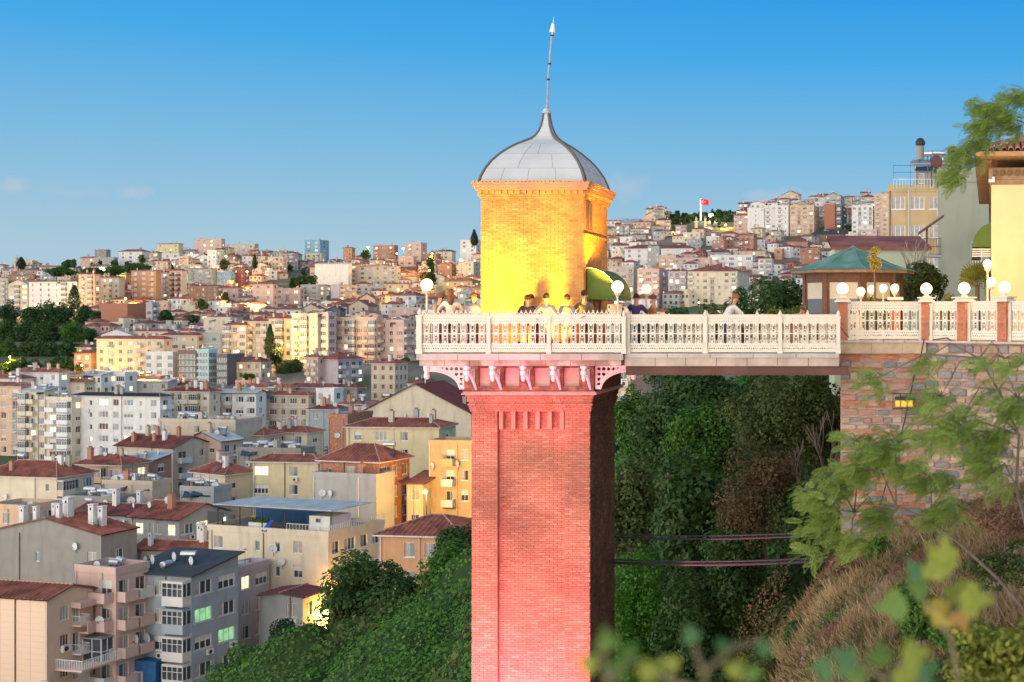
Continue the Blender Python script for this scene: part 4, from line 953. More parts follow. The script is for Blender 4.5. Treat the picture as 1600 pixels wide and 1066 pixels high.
# ------------------------------------------------------------------ vegetation
def leafmat(name, cols, tr=.3): return mat('leaf_'+name, cols[0], .6, .25, .35, island=cols, transl=tr, spec=.25)
LM = {
 'ivy': leafmat('ivy', [(.04,.11,.014),(.07,.17,.022),(.10,.23,.035),(.05,.13,.016),(.15,.25,.04)]),
 'dark': leafmat('dark', [(.035,.085,.02),(.055,.12,.028),(.08,.155,.04),(.04,.095,.022),(.10,.16,.05)]),
 'olive': leafmat('olive', [(.06,.085,.02),(.09,.12,.03),(.13,.16,.045),(.05,.07,.02)]),
 'bright': leafmat('bright', [(.06,.20,.014),(.09,.27,.024),(.045,.15,.012),(.14,.30,.045)]),
 'feather': leafmat('feather', [(.22,.31,.05),(.30,.40,.07),(.18,.28,.06),(.38,.44,.10),(.14,.26,.07)], .5),
 'brown': leafmat('brown', [(.16,.10,.05),(.12,.09,.035),(.20,.13,.07),(.08,.08,.03)]),
 'yellowgreen': leafmat('yellowgreen', [(.20,.22,.03),(.28,.28,.04),(.14,.18,.03)]),
 'pine': leafmat('pine', [(.022,.06,.018),(.035,.085,.022),(.05,.115,.03),(.02,.05,.02)], .1),
 'cypress': leafmat('cypress', [(.012,.035,.014),(.02,.05,.018),(.03,.06,.02)], .1),
 'straw': leafmat('straw', [(.40,.27,.13),(.50,.36,.19),(.33,.21,.10),(.56,.43,.25)]),
 'russet': leafmat('russet', [(.28,.14,.08),(.34,.19,.11),(.22,.11,.07),(.18,.12,.06)]),
}
M_bark = mat('bark', (.13,.10,.08), .95, .3, 3, bump=.5, bs=10); M_barkp = mat('bark_pale', (.36,.28,.22), .9, .25, 3)
def rhombs(C, Nn, size, asp=.6, rng=None, droop=.15):
    k = len(C); a = rng.normal(size=(k, 3)); t = a - Nn*np.sum(a*Nn, 1, keepdims=True); t /= np.linalg.norm(t, axis=1, keepdims=True)+1e-9
    b = np.cross(Nn, t); s = (size*rng.uniform(.6, 1.35, k))[:, None]
    return np.stack([C-t*s*.5, C+b*s*asp*.5+Nn*s*.08, C+t*s*.5-Nn*s*droop, C-b*s*asp*.5+Nn*s*.08], 1)
def crown_pts(n, rx, ry, rz, rng, lobes=14, zc=0., shell=.55, lr=(.28, .48)):
    """leaf centres in clumps spread through an uneven ellipsoid"""
    d = rng.normal(size=(lobes, 3)); d /= np.linalg.norm(d, axis=1, keepdims=True); rr = rng.uniform(.35, .80, (lobes, 1))
    cen = d*rr*np.array([rx, ry, rz]); rad = rng.uniform(*lr, lobes)
    w = rad**2; idx = rng.choice(lobes, n, p=w/w.sum())
    u = rng.normal(size=(n, 3)); u /= np.linalg.norm(u, axis=1, keepdims=True)
    sh = rng.uniform(shell, 1.08, (n, 1))**.7
    C = cen[idx] + u*sh*rad[idx][:, None]*np.array([rx, ry, rz])
    Nn = u + rng.normal(size=(n, 3))*.45 + np.array([0, 0, .35]); Nn /= np.linalg.norm(Nn, axis=1, keepdims=True)
    C[:, 2] += zc; return C, Nn, cen, rad
_tn = [0]
def tree(name, label, x, y, zb, ztop, rx, kind='ivy', n=1500, leaf=.35, cat='tree', group=None, trunk=.4, ry=None, limbs=7, lobes=14, bark=None, seed=None, crownz=None, asp=.6, shell=.55, core=True):
    _tn[0] += 1; rng = np.random.default_rng(seed or 100+_tn[0]); H = ztop-zb; ry = ry or rx
    t = thing(name, label, cat, (x, y, zb), rng.uniform(0, 6.28) if abs(rx-ry) < .01 else 0, group)
    cz0 = H*trunk if crownz is None else crownz; rz = (H-cz0)/2; zc = cz0+rz
    C, Nn, cen, rad = crown_pts(n, rx*.82, ry*.82, rz*.86, rng, lobes, zc, shell)
    q = MB(); r0 = max(.05, H*.022) if cat == 'tree' else .018
    top = Vector((rng.normal()*.05*H, rng.normal()*.05*H, zc))
    q.tube([(0,0,-1.0 if cat == 'tree' else -.3), tuple(top*.33+Vector((rng.normal()*.01*H,0,0))), tuple(top*.66), tuple(top)], [r0*1.25, r0, r0*.75, r0*.4], 7)
    q.build('trunk', bark or M_bark, t)
    if limbs:
        q = MB()
        for i in range(limbs):
            c = Vector(cen[i % len(cen)]) + Vector((0,0,zc)); s_ = top*rng.uniform(.5, .95); mid = lerp(s_, c, .5)+Vector((0,0,-.04*H))
            q.tube([tuple(s_), tuple(mid), tuple(c)], [r0*.42, r0*.26, r0*.09], 5)
        q.build('limbs', bark or M_bark, t)
    link('crown', quadmesh('crown', rhombs(C, Nn, leaf, asp, rng), LM[kind]), t)
    return t
def cypress(label, px, pt, pb, Y, w, n=900, leaf=.5, kind='cypress', name='cypress_tree', group=None):
    rng = np.random.default_rng(int(px)); x = (px-CX)/F*Y; zt = (CY-pt)/F*Y; zb = (CY-pb)/F*Y; H = zt-zb
    t = thing(name, label, 'tree', (x, Y, zb), 0, group)
    u = rng.uniform(0.02, 1, n); a = rng.uniform(0, 6.283, n); prof_ = np.sin(np.clip(u, 0, 1)**.65*math.pi*.97)**.75*(1-.35*u) + .04
    r = w*prof_*rng.uniform(.6, 1.12, n)
    C = np.stack([r*np.cos(a), r*np.sin(a), u*H], 1); Nn = np.stack([np.cos(a), np.sin(a), np.full(n, .5)], 1) + rng.normal(size=(n,3))*.4; Nn /= np.linalg.norm(Nn, axis=1, keepdims=True)
    q = MB(); q.tube([(0,0,-2), (0,0,H*.9)], [.25, .08], 6); q.build('trunk', M_bark, t)
    link('crown', quadmesh('crown', rhombs(C, Nn, leaf, .5, rng), LM[kind]), t); return t

# --- ivy and scrub over the slope below the tower
rng = np.random.default_rng(9)
def hz(x, y): return hill_z(x, y) + lumps(x, y)
def sheet(name, x0, x1, y0, y1, nx, ny, mt, off):
    X = np.linspace(x0, x1, nx); Yv = np.linspace(y0, y1, ny)
    V = np.array([[(x, y, hz(x, y)+off) for y in Yv] for x in X]); return link(name, gridmesh(name, V, mt), kind='stuff')
M_under = mat('undergrowth', (.025,.05,.012), .95, .5, .6, bump=.8, bs=2)
sheet('undergrowth', -72, -2.6, 37, 96, 160, 130, M_under, .25)
def carpet(name, n, x0, x1, y0, y1, leaf, kind, off=(.2, .55), test=None, jit=.5):
    xs = rng.uniform(x0, x1, n); ys = y0 + (y1-y0)*rng.uniform(0, 1, n)**1.0; C = []; Nn = []
    for x, y in zip(xs, ys):
        if test and not test(x, y): continue
        z = hz(x, y); e = .35; gx = (hz(x+e, y)-z)/e; gy = (hz(x, y+e)-z)/e
        C.append((x, y, z+rng.uniform(*off))); Nn.append((-gx*.7, -gy*.7-.35, 1))
    C = np.array(C); Nn = np.array(Nn) + rng.normal(size=C.shape)*jit; Nn /= np.linalg.norm(Nn, axis=1, keepdims=True)
    return link(name, quadmesh(name, rhombs(C, Nn, leaf, .8, rng), LM[kind]), kind='stuff')
def vis(x, y): p_ = PX(x, y); return -40 < p_ < 1330 and hz(x, y) > -.31*y-1 and not (738 < p_ < 918 and y > 40)
def patch(a, s): return lambda x, y: vis(x, y) and math.sin(x*.23+s)*math.sin(y*.19+s*2)+.5*math.sin(x*.61-y*.4+s) > a
carpet('ivy_cover', 95000, -62, -17, 44, 96, .23, 'ivy', test=vis)
carpet('dark_ivy_cover', 30000, -20, -3, 38, 96, .28, 'dark', (.2,.8), vis)
carpet('green_ivy_cover', 22000, -20, -3, 38, 96, .26, 'bright', (.3,.8), patch(.15, 1.3))
carpet('bright_ivy_cover', 26000, -62, -17, 44, 96, .20, 'bright', (.35,.8), patch(.1, 0.4))  # bright green ivy leaves in scattered patches
carpet('olive_scrub', 16000, -45, -8, 38, 80, .34, 'olive', (.3,1.1), patch(.35, 2.2), .8)
carpet('russet_scrub', 30000, -9, -2.6, 34, 60, .07, 'brown', (.1,.6), lambda x, y: vis(x, y) and PX(x, y) > 1150 + (y-35)*3, .9)

# trees and bushes of the ravine behind the bridge: (label, px, top, base, Y, half width, kind, n, leaf)
RAV = [
 ('ivy wrapped pillar-like tree just right of the tower under the bridge', 988, 588, 700, 66, 1.0, 'ivy', 5200, .20, .05),
 ('dark round tree second from the tower under the bridge', 1048, 592, 735, 62, 1.9, 'dark', 6500, .22, .2),
 ('bright green creeper-hung tree in the middle under the bridge', 1100, 606, 740, 60, 1.5, 'ivy', 5200, .19, .1),
 ('dark tree top under the middle of the bridge', 1095, 560, 690, 74, 2.6, 'dark', 6000, .26, .2),
 ('olive brown feathery tree under the right half of the bridge', 1200, 570, 700, 52, 2.3, 'olive', 6500, .17, .1),
 ('dark olive tree close beside the stone wall under the bridge end', 1275, 560, 730, 50, 1.7, 'olive', 5000, .16, .2),
 ('shaggy brown-leaved bush below the olive brown tree', 1195, 668, 835, 47, 1.7, 'brown', 5500, .13, .05),
 ('big-leaved dark shrub in the middle of the ravine', 1090, 700, 880, 50, 1.9, 'dark', 5200, .25, .05),
 ('light green leafy tree at the tower edge above the cables', 985, 688, 850, 56, 1.3, 'olive', 3800, .20, .05),
 ('bright green creeper mound low beside the tower', 1000, 840, 1090, 48, 1.3, 'bright', 6500, .14, .02),
 ('dark creeper-covered bush right of the low bright mound', 1075, 870, 1080, 47, 1.4, 'dark', 5000, .17, .02),
 ('blue green shrub above the lower cables', 1145, 800, 960, 47, 1.2, 'dark', 4200, .16, .05),
 ('leafy green bush at the foot of the russet slope', 1230, 925, 1010, 36, .9, 'olive', 2600, .12, .05),
 ('dark shrub in the shade beside the stone wall foot', 1255, 760, 850, 46, 1.3, 'dark', 3000, .16, .05)]
for lb, px, pt, pb, Y, rx, kd, n_, lf, tk in RAV:
    tree('ravine_tree' if pb-pt > 110 else 'bush', lb, (px-CX)/F*Y, Y, (CY-pb)/F*Y, (CY-pt)/F*Y, rx*1.3, kd, int(n_*1.5), lf, 'tree' if pb-pt > 110 else 'bush', trunk=tk-.35, limbs=6, lobes=34)
# trees left of the tower on the slope
for lb, px, pt, pb, Y, rx, kd, n_, lf, tk in [
 ('broad dark green tree before the ochre house with the red roof', 590, 845, 985, 122, 5.0, 'dark', 8000, .42, .15),
 ('smaller tree against the terraced building, left of the broad one', 556, 880, 990, 124, 2.4, 'dark', 3800, .42, .15),
 ('dark conifer-like bush before the grey wall with dark red roof', 446, 965, 1030, 112, 1.9, 'cypress', 4200, .30, .02),
 ('loose branched tree overlapping the tower edge before the ochre house', 700, 830, 960, 106, 2.8, 'ivy', 4200, .34, .15),
 ('low tree right above the ivy beside the tower edge', 715, 800, 905, 112, 2.6, 'dark', 3600, .36, .15),
 ('glowing orange lit tree beside the yellow lit house wall', 534, 930, 1000, 119, 1.6, 'olive', 2600, .30, .1),
 ('ivy mound standing up at the left end of the slope', 385, 1000, 1090, 96, 2.6, 'ivy', 6000, .26, .02),
 ('rounded ivy mound in the middle of the slope', 560, 955, 1030, 92, 2.4, 'ivy', 5200, .26, .02),
 ('grey-green scrub clump low beside the tower', 650, 1015, 1090, 76, 2.4, 'olive', 5200, .22, .02)]:
    tree('tree', lb, (px-CX)/F*Y, Y, (CY-pb)/F*Y, (CY-pt)/F*Y, rx*1.15, kd, int(n_*1.3), lf, trunk=tk-.3, lobes=30)
# trees seen over the railing
for lb, px, pt, pb, Y, rx, kd, n_, lf, nm in [
 ('large dark green tree left of the pavilion, behind the bridge', 1205, 414, 600, 84, 3.0, 'dark', 8000, .26, 'tree'),
 ('second dark tree half hidden behind the large one, nearer the town', 1160, 440, 600, 92, 2.0, 'dark', 3500, .28, 'tree'),
 ('yellow-green bush lit by the lamps, left of the pavilion', 1240, 462, 580, 52, 1.7, 'yellowgreen', 5200, .12, 'bush'),
 ('small yellow-green bush at the bridge end before the pavilion', 1290, 482, 560, 46, .8, 'yellowgreen', 1600, .10, 'bush'),
 ('dark green tree over the railing behind the right lamp', 1060, 464, 640, 110, 3.4, 'dark', 4200, .34, 'tree'),
 ('olive tree over the railing between lamp and large tree', 1110, 470, 640, 104, 2.4, 'olive', 2600, .34, 'tree'),
 ('dark tree close behind the slim lamp', 1020, 470, 640, 118, 2.0, 'dark', 2000, .34, 'tree'),
 ('shrub with pale leaves right of the pavilion roof', 1440, 400, 500, 50, 1.2, 'olive', 3800, .13, 'bush'),
 ('shrub with pale leaves behind the pavilion eave', 1398, 415, 500, 54, 1.0, 'olive', 2200, .13, 'bush'),
 ('lamp-lit shrub behind the third pillar', 1480, 455, 540, 39, .55, 'yellowgreen', 1700, .08, 'bush'),
 ('small lamp-lit shrub below the pavilion window', 1368, 455, 530, 40, .5, 'yellowgreen', 1500, .08, 'bush')]:
    tree(nm, lb, (px-CX)/F*Y, Y, max((CY-pb)/F*Y, ZT if Y < 48 and px > 1320 else -99), (CY-pt)/F*Y, rx, kd, n_, lf, nm if nm == 'bush' else 'tree', trunk=.12, lobes=16)
# bare tree behind the pavilion
def bare_tree(label, px, pt, pb, Y, spread, seed, barkm, n0=6, depth=4, name='bare_tree'):
    r = random.Random(seed); x = (px-CX)/F*Y; zb = (CY-pb)/F*Y; H = (CY-pt)/F*Y-zb; t = thing(name, label, 'tree', (x, Y, zb)); q = MB()
    def grow(p, d, l, r_, k):
        mid = p + d*l*.5 + Vector((r.uniform(-1,1), r.uniform(-1,1), r.uniform(-.2,.6)))*l*.07; e = p + d*l
        q.tube([tuple(p), tuple(mid), tuple(e)], [r_, r_*.8, r_*.6], 5 if k < 2 else 3, cap=False)
        if k >= depth: return
        for _ in range(n0 if k == 0 else r.randint(2, 4)):
            nd = (d + Vector((r.uniform(-1,1), r.uniform(-1,1), r.uniform(-.1,.7)))*spread).normalized(); grow(e if r.random() < .6 else lerp(p, e, r.uniform(.5,.95)), nd, l*r.uniform(.55,.82), r_*.58, k+1)
    grow(Vector((0,0,-.5)), Vector((.06,0,1)), H*.32, H*.022, 0); q.build('trunk', barkm, t); return t
bare_tree('bare grey branched tree rising behind the pavilion and the green wall', 1424, 335, 480, 52, .62, 5, M_barkp, 6, 4)
M_barkr = mat('bark_ravine', (.16,.11,.09), .9, .25, 3)
bare_tree('leafless sapling in the ravine beside the stone wall', 1285, 570, 800, 48, .38, 8, M_barkr, 4, 3)
bare_tree('reddish bare stems among the brown bush below the bridge', 1250, 650, 800, 47, .4, 12, M_barkr, 4, 3)

# --- feathery acacia-like foreground trees
def frond_mesh(seed, L=.40, n=15):
    r = np.random.default_rng(seed); V = []
    for i in range(n):
        f = (i+1)/n; p = np.array([f*L, 0, -.22*L*f*f]); w = .085*math.sin(math.pi*min(1, f*.85+.12))+.012
        for s_ in (-1, 1):
            tip = p + np.array([w*.75+r.uniform(-.008,.008), s_*w, -.012+r.uniform(-.01,.01)]); b = np.array([.0075, -s_*.003, 0])
            V.append([p-b, lerp(p, tip, .5)-b*1.2, tip, lerp(p, tip, .5)+b*1.2])
    for i in range(5):
        f0, f1 = i/5, (i+1)/5; a = np.array([f0*L, 0, -.22*L*f0*f0]); b = np.array([f1*L, 0, -.22*L*f1*f1]); V.append([a+[0,-.003,0], b+[0,-.003,0], b+[0,.003,0], a+[0,.003,0]])
    return np.array(V)
FV = [frond_mesh(i) for i in range(4)]; FM = [quadmesh('frond', v, LM['feather']) for v in FV]
def feather_tree(label, trunkpx, Y, clusters, total, keep, seed, wind=(-1, .1, -.25), scale=1.):
    r = random.Random(seed); root = P(*trunkpx[0][:2], trunkpx[0][2] if len(trunkpx[0]) > 2 else Y)
    t = thing('acacia_tree', label, 'tree', tuple(root)); q = MB()
    pts = [P(a[0], a[1], a[2] if len(a) > 2 else Y)-root for a in trunkpx]; q.tube([tuple(p_) for p_ in pts], [lerp(.022, .010, i/(len(pts)-1)) for i in range(len(pts))], 7); q.build('trunk', M_bark, t)
    q = MB(); area = sum(c[2]*c[3] for c in clusters); big = []; cnt = 0
    wv = Vector(wind)
    for (px, py, rx, ry, dY) in clusters:
        n_ = int(total*rx*ry/area); c = P(px, py, Y+dY)-root; s = r.choice(pts[1:]); s = min(pts[1:], key=lambda p_: (p_-c).length)
        mid = lerp(s, c, .5)+Vector((0,0,.18)); q.tube([tuple(s), tuple(mid), tuple(c)], [.012, .009, .004], 5)
        twigs = []
        for _ in range(max(3, n_//9)):
            a = r.uniform(0, 6.28); k_ = r.random()**.5; e = P(px+rx*k_*math.cos(a), py+ry*k_*math.sin(a), Y+dY+r.uniform(-.8, .8))-root
            q.tube([tuple(c), tuple(lerp(c, e, .5)+Vector((0,0,.06))), tuple(e)], [.006, .005, .003], 3, cap=False); twigs.append(e)
        for _ in range(n_):
            e = r.choice(twigs); f = r.uniform(.55, 1.0); p_ = lerp(c, e, f) + Vector((r.gauss(0,.05), r.gauss(0,.05), r.gauss(0,.05)))
            d = (wv + Vector((r.gauss(0,.6), r.gauss(0,.6), r.gauss(0,.42)))).normalized()
            rot = d.to_track_quat('X', 'Z').to_matrix() @ Matrix.Rotation(r.uniform(-1.3,1.3), 3, 'X'); sc = r.uniform(.5, 1.1)*scale
            if cnt < keep: link('frond', r.choice(FM), t, tuple(p_), rot.to_euler(), (sc, sc, sc))
            else: big.append((FV[r.randrange(4)].reshape(-1, 3)*sc) @ np.array(rot).T + np.array(p_))
            cnt += 1
    q.build('branches', M_bark, t)
    if big: link('fine_foliage', quadmesh('fine_foliage', np.concatenate([b.reshape(-1, 4, 3) for b in big]), LM['feather']), t, kind='stuff')
    return t
feather_tree('feathery green tree on the slope spreading in front of the stone wall', [(1640, 1000, 15), (1560, 905, 15.5), (1500, 850, 16), (1455, 815, 16), (1400, 790, 16.5), (1335, 800, 17)], 16.5,
  [(1300, 780, 56, 38, 0), (1285, 838, 36, 38, .4), (1345, 735, 60, 34, .3), (1400, 700, 60, 34, 0), (1455, 745, 60, 40, -.5), (1375, 800, 50, 30, .6), (1340, 690, 34, 18, .2), (1330, 850, 36, 26, .3), (1480, 800, 40, 30, -.6)], 1120, 170, 3, scale=.66)
feather_tree('taller feathery tree at the right edge before the terrace wall', [(1660, 960, 13), (1610, 850, 13.5), (1588, 760, 14), (1592, 680, 14), (1560, 610, 14), (1530, 560, 14)], 14,
  [(1500, 655, 62, 36, 0), (1555, 690, 60, 42, .2), (1590, 620, 40, 40, 0), (1440, 565, 44, 10, .6), (1362, 596, 26, 20, .8), (1570, 560, 45, 16, 0), (1470, 620, 50, 20, .3), (1550, 740, 50, 30, -.3), (1475, 690, 34, 14, .3)], 800, 120, 4, scale=.60)
feather_tree('feathery green branches above the tiled roof at the top right', [(1760, 330, 26), (1680, 250, 26), (1620, 200, 26), (1570, 180, 26), (1540, 190, 26)], 26,
  [(1560, 182, 42, 22, 0), (1592, 150, 22, 20, 0), (1535, 165, 26, 10, 0), (1595, 200, 20, 16, 0), (1510, 245, 30, 18, .5), (1493, 280, 24, 20, .5), (1545, 205, 34, 14, 0), (1530, 225, 26, 14, .3)], 700, 100, 6, scale=.85)
# --- dry grass and herbs on the near slope
def near_ok(x, y):
    p_ = PX(x, y); return 1120 < p_ < 1680 and y < 35.2 and hill_z(x, y)/y > -.30
def blades(name, n, kind, hmin, hmax, w, test, lean=.35):
    C = []; tries = 0
    while len(C) < n and tries < n*6:
        tries += 1; y = 13 + 22*rng.random()**.8; px = rng.uniform(1130, 1640); x = (px-CX)/F*y
        if not near_ok(x, y) or not test(x, y): continue
        C.append((x, y, hill_z(x, y)))
    C = np.array(C); k = len(C); a = rng.uniform(0, 6.283, k); hh = rng.uniform(hmin, hmax, k)[:, None]
    d = np.stack([np.cos(a), np.sin(a), np.zeros(k)], 1)*w; l = np.stack([rng.normal(-.05, lean*1.5, k), rng.normal(0, lean*1.5, k), np.ones(k)], 1); l /= np.linalg.norm(l, axis=1, keepdims=True)
    V = np.stack([C-d, C+d, C+l*hh*.6+d*.8, C+l*hh+np.array([0,0,-.03])], 1); return link(name, quadmesh(name, V, LM[kind]), kind='stuff')
cl = lambda s, a: (lambda x, y: math.sin(x*1.7+s)*math.sin(y*.8+s)+.6*math.sin(x*3.1-y*1.4+s) > a)
blades('dry_grass', 70000, 'straw', .05, .34, .008, cl(0, -.2))
blades('tall_dry_stalks', 9000, 'straw', .25, .62, .006, cl(1, .2), .25)
blades('russet_grass', 26000, 'russet', .08, .34, .010, cl(2, -.1))
blades('green_herbs', 24000, 'ivy', .05, .26, .016, cl(4, .1), .7)
blades('grey_green_weeds', 18000, 'olive', .08, .4, .012, cl(6, -.05), .6)
# pebbles and rubble showing through
pm_ = []
for i in range(2200):
    y = 15 + 20*rng.random(); px = rng.uniform(1200, 1600); x = (px-CX)/F*y
    if near_ok(x, y) and math.sin(x*1.3+1)*math.sin(y*.7) > -.2: pm_.append((x, y, hill_z(x, y), rng.uniform(.02, .12)))
q = MB()
for x, y, z, r_ in pm_: q.lathe([(r_*.5,-r_*.4),(r_,0),(r_*.7,r_*.5),(.003,r_*.62)], 5, (x, y, z))
q.build('rubble', mat('rubble_stone', (.3,.3,.3), .9, .3, 5, island=[(.22,.22,.24),(.36,.34,.32),(.28,.24,.20),(.45,.43,.42)]), kind='stuff')
for lb, px, py, Y, r_, h_, kd, n_, lf in [
 ('round green shrub low on the russet edge of the dry slope', 1250, 985, 30, .7, .9, 'dark', 2600, .09),
 ('small olive shrub halfway along the russet edge', 1305, 925, 31, .6, .7, 'olive', 2000, .08),
 ('pale weed tuft on the open straw slope', 1345, 985, 26, .5, .5, 'olive', 1400, .06),
 ('russet seed-headed tuft just under the feathery tree', 1330, 880, 31, .8, .7, 'russet', 2200, .07),
 ('green creeper clump on the slope before the fig sapling', 1500, 985, 16, .5, .5, 'ivy', 2200, .06),
 ('bushy bright green shrub on the dry slope below the feathery tree', 1440, 940, 21, .62, .95, 'ivy', 4600, .075),
 ('small green shrub at the foot of the stone wall', 1375, 855, 31, .55, .9, 'ivy', 2200, .085),
 ('dark leafy weed clump at the bottom centre right', 1180, 1040, 28, .7, .9, 'olive', 2200, .09),
 ('grey-green herb clump at the right edge of the slope', 1560, 880, 20, .7, .7, 'olive', 3000, .055),
 ('seeded dry weed clump at the right edge below the wall', 1570, 800, 25, .9, .8, 'russet', 3200, .055),
 ('yellow-green bush filling the bottom right corner', 1570, 1010, 9.5, .55, .62, 'yellowgreen', 2600, .055),
 ('leafy green bush at the bottom edge right of centre', 1385, 1075, 10, .42, .4, 'olive', 1500, .05),
 ('olive bush at the bottom edge behind the fig leaves', 1500, 1050, 11, .5, .5, 'olive', 1900, .05)]:
    x = (px-CX)/F*Y; zc_ = (CY-py)/F*Y; tree('bush', lb, x, Y, zc_-h_*.8, zc_+h_*.45, r_, kd, n_, lf, 'bush', trunk=.05, limbs=5, lobes=14)
# --- fig leaves close to the camera
def fig_leaf(mt, seed):
    r = random.Random(seed); q = MB(); ctr = (0, .28, .02); out = []
    pr_ = [(0,0),(.20,.04),(.30,.16),(.52,.20),(.40,.34),(.44,.56),(.24,.50),(.17,.66),(.10,.92),(0,1.05),(-.10,.92),(-.17,.66),(-.24,.50),(-.44,.56),(-.40,.34),(-.52,.20),(-.30,.16),(-.20,.04)]
    n0 = 0; q.v = [ctr] + [(x*r.uniform(.9,1.1), y, -.16*(x*x+ (y-.3)**2)+r.uniform(-.02,.02)) for x, y in pr_]
    for i in range(len(pr_)): q.f.append((0, 1+i, 1+(i+1) % len(pr_))); q.m.append(0)
    return q.mesh('leaf', mt)
FIG = [fig_leaf(mat('fig_leaf_%d' % i, c, .5, .25, 6, transl=.35, two=(c2, 5)), i) for i, (c, c2) in enumerate((((.20,.24,.03),(.28,.28,.04)), ((.09,.17,.03),(.13,.20,.03)), ((.34,.26,.04),(.26,.25,.05)), ((.05,.14,.05),(.08,.17,.04)), ((.36,.16,.05),(.30,.22,.04))))]
def fig(label, stems, leaves, Y):
    root = P(*stems[0][0], Y); t = thing('fig_plant', label, 'plant', tuple(root)); q = MB()
    for st in stems: q.tube([tuple(P(a, b, Y+.05*i)-root) for i, (a, b) in enumerate(st)], [.0050-.0008*i for i in range(len(st))], 6)
    q.build('stem', mat('stem_brown', (.16,.13,.06), .8, .2, 9), t); r = random.Random(len(leaves))
    for (px, py, sz, ang, c) in leaves:
        s = sz/F*Y; rot = Matrix.Rotation(R(ang), 3, 'Y') @ Matrix.Rotation(R(62+r.uniform(-22,22)), 3, 'X') @ Matrix.Rotation(r.uniform(-.2,.2), 3, 'Z')
        link('leaf', FIG[c], t, tuple(P(px, py, Y+r.uniform(-.12,.12))-root), rot.to_euler(), (s, s, s))
fig('fig sapling with yellow-green lobed leaves standing near the bottom right', [[(1500, 1090), (1487, 1000), (1480, 960), (1486, 900)], [(1487, 1000), (1452, 950), (1440, 920)], [(1487,960),(1510,940),(1528,930)]],
    [(1475, 905, 62, -25, 0), (1450, 925, 48, -75, 1), (1418, 945, 60, -110, 1), (1490, 945, 52, 20, 0), (1465, 935, 50, 170, 2), (1500, 940, 62, 90, 0), (1492, 955, 46, 150, 4), (1440, 905, 40, -50, 3), (1478, 880, 44, 10, 0), (1478, 965, 44, -150, 2)], 2.9)
fig('low fig shoots with blurred green leaves along the bottom edge, centre right', [[(1110, 1120), (1100, 1050), (1085, 1010)], [(1100,1050),(1150,1010),(1190,1000)], [(1100,1080),(1040,1060),(1010,1040)]],
    [(1085, 1005, 34, -20, 3), (1120, 1015, 32, 60, 3), (1185, 1020, 34, 70, 3), (1060, 1045, 36, -70, 0), (1165, 1050, 34, 110, 1), (1140, 1058, 36, 30, 0)], 1.9)
fig('low green leaves and stems along the bottom edge right of the shoots', [[(1390, 1120), (1380, 1060), (1340, 1030)], [(1380,1060),(1420,1030)]],
    [(1335, 1045, 56, -70, 3), (1300, 1050, 54, -95, 3), (1375, 1040, 46, 0, 1), (1410, 1030, 54, 70, 0), (1395, 1060, 48, 110, 0), (1350, 1070, 50, -60, 1), (1430, 1060, 50, 60, 3)], 2.2)
fig('blurred leaves poking up at the bottom edge beside the tower base', [[(930, 1130), (950, 1060), (940, 1010)], [(950,1060),(990,1030)]],
    [(950, 1018, 44, -10, 1), (932, 1045, 40, -60, 0), (975, 1030, 42, 40, 1), (998, 1056, 40, 80, 0), (955, 1062, 44, 20, 1)], 1.7)
# flower spike and palm by the terrace
t = thing('flower_spike', 'tall yellow flower spike standing before the pavilion', 'plant', (*pp(1366, 38.5), ZT)); zt_ = (490-392)/F*38.5-ZT
q = MB(); q.tube([(0,0,0), (.02,0,zt_*.6), (0,0,zt_)], [.045,.035,.02], 7); q.build('stalk', M_bark, t)
r = np.random.default_rng(3); C = []
for cx_, cz_ in ((.02, zt_-.02), (-.06, zt_-.24), (.10, zt_-.38), (.0, zt_-.46)):
    u = r.normal(size=(260, 3)); u /= np.linalg.norm(u, axis=1, keepdims=True); C.append(u*.15*r.uniform(.6,1.1,(260,1))+np.array([cx_, 0, cz_]))
C = np.concatenate(C); Nn = r.normal(size=C.shape); Nn /= np.linalg.norm(Nn, axis=1, keepdims=True)
link('blossom', quadmesh('blossom', rhombs(C, Nn, .05, .6, r), mat('leaf_blossom', (.5,.36,.04), .6, .2, 4, island=[(.45,.32,.03),(.55,.42,.06),(.35,.28,.05)], transl=.3)), t)
def palm(label, px, py, Y, L, n):
    t = thing('palm', label, 'plant', (*pp(px, Y), ZT)); r = random.Random(2); zc_ = (490-py)/F*Y-ZT; q = MB(); q.tube([(0,0,0),(0,0,zc_)], [.09,.07], 8); q.build('trunk', M_bark, t)
    fq = MB()
    for i in range(17): a = math.pi*(i/16)-.0; fq.tri((0,0,0), (L*math.cos(a-.05)*.9, .02, L*math.sin(a-.05)*.9), (L*math.cos(a), 0, L*math.sin(a)))
    for i in range(17): a = math.pi*(i/16); fq.tri((0,0,0), (L*math.cos(a), 0, L*math.sin(a)), (L*math.cos(a+.05)*.9, .02, L*math.sin(a+.05)*.9))
    me = fq.mesh('frond', LM['yellowgreen'])
    for i in range(n): link('frond', me, t, (r.uniform(-.25,.25), r.uniform(-.2,.2), zc_+r.uniform(-.1,.3)), (r.uniform(-.8,.8), r.uniform(-.9,.9), r.uniform(0,6.28)), (1,1,1))
palm('lamp-lit fan palm before the grey-green house', 1527, 445, 41, .55, 10)
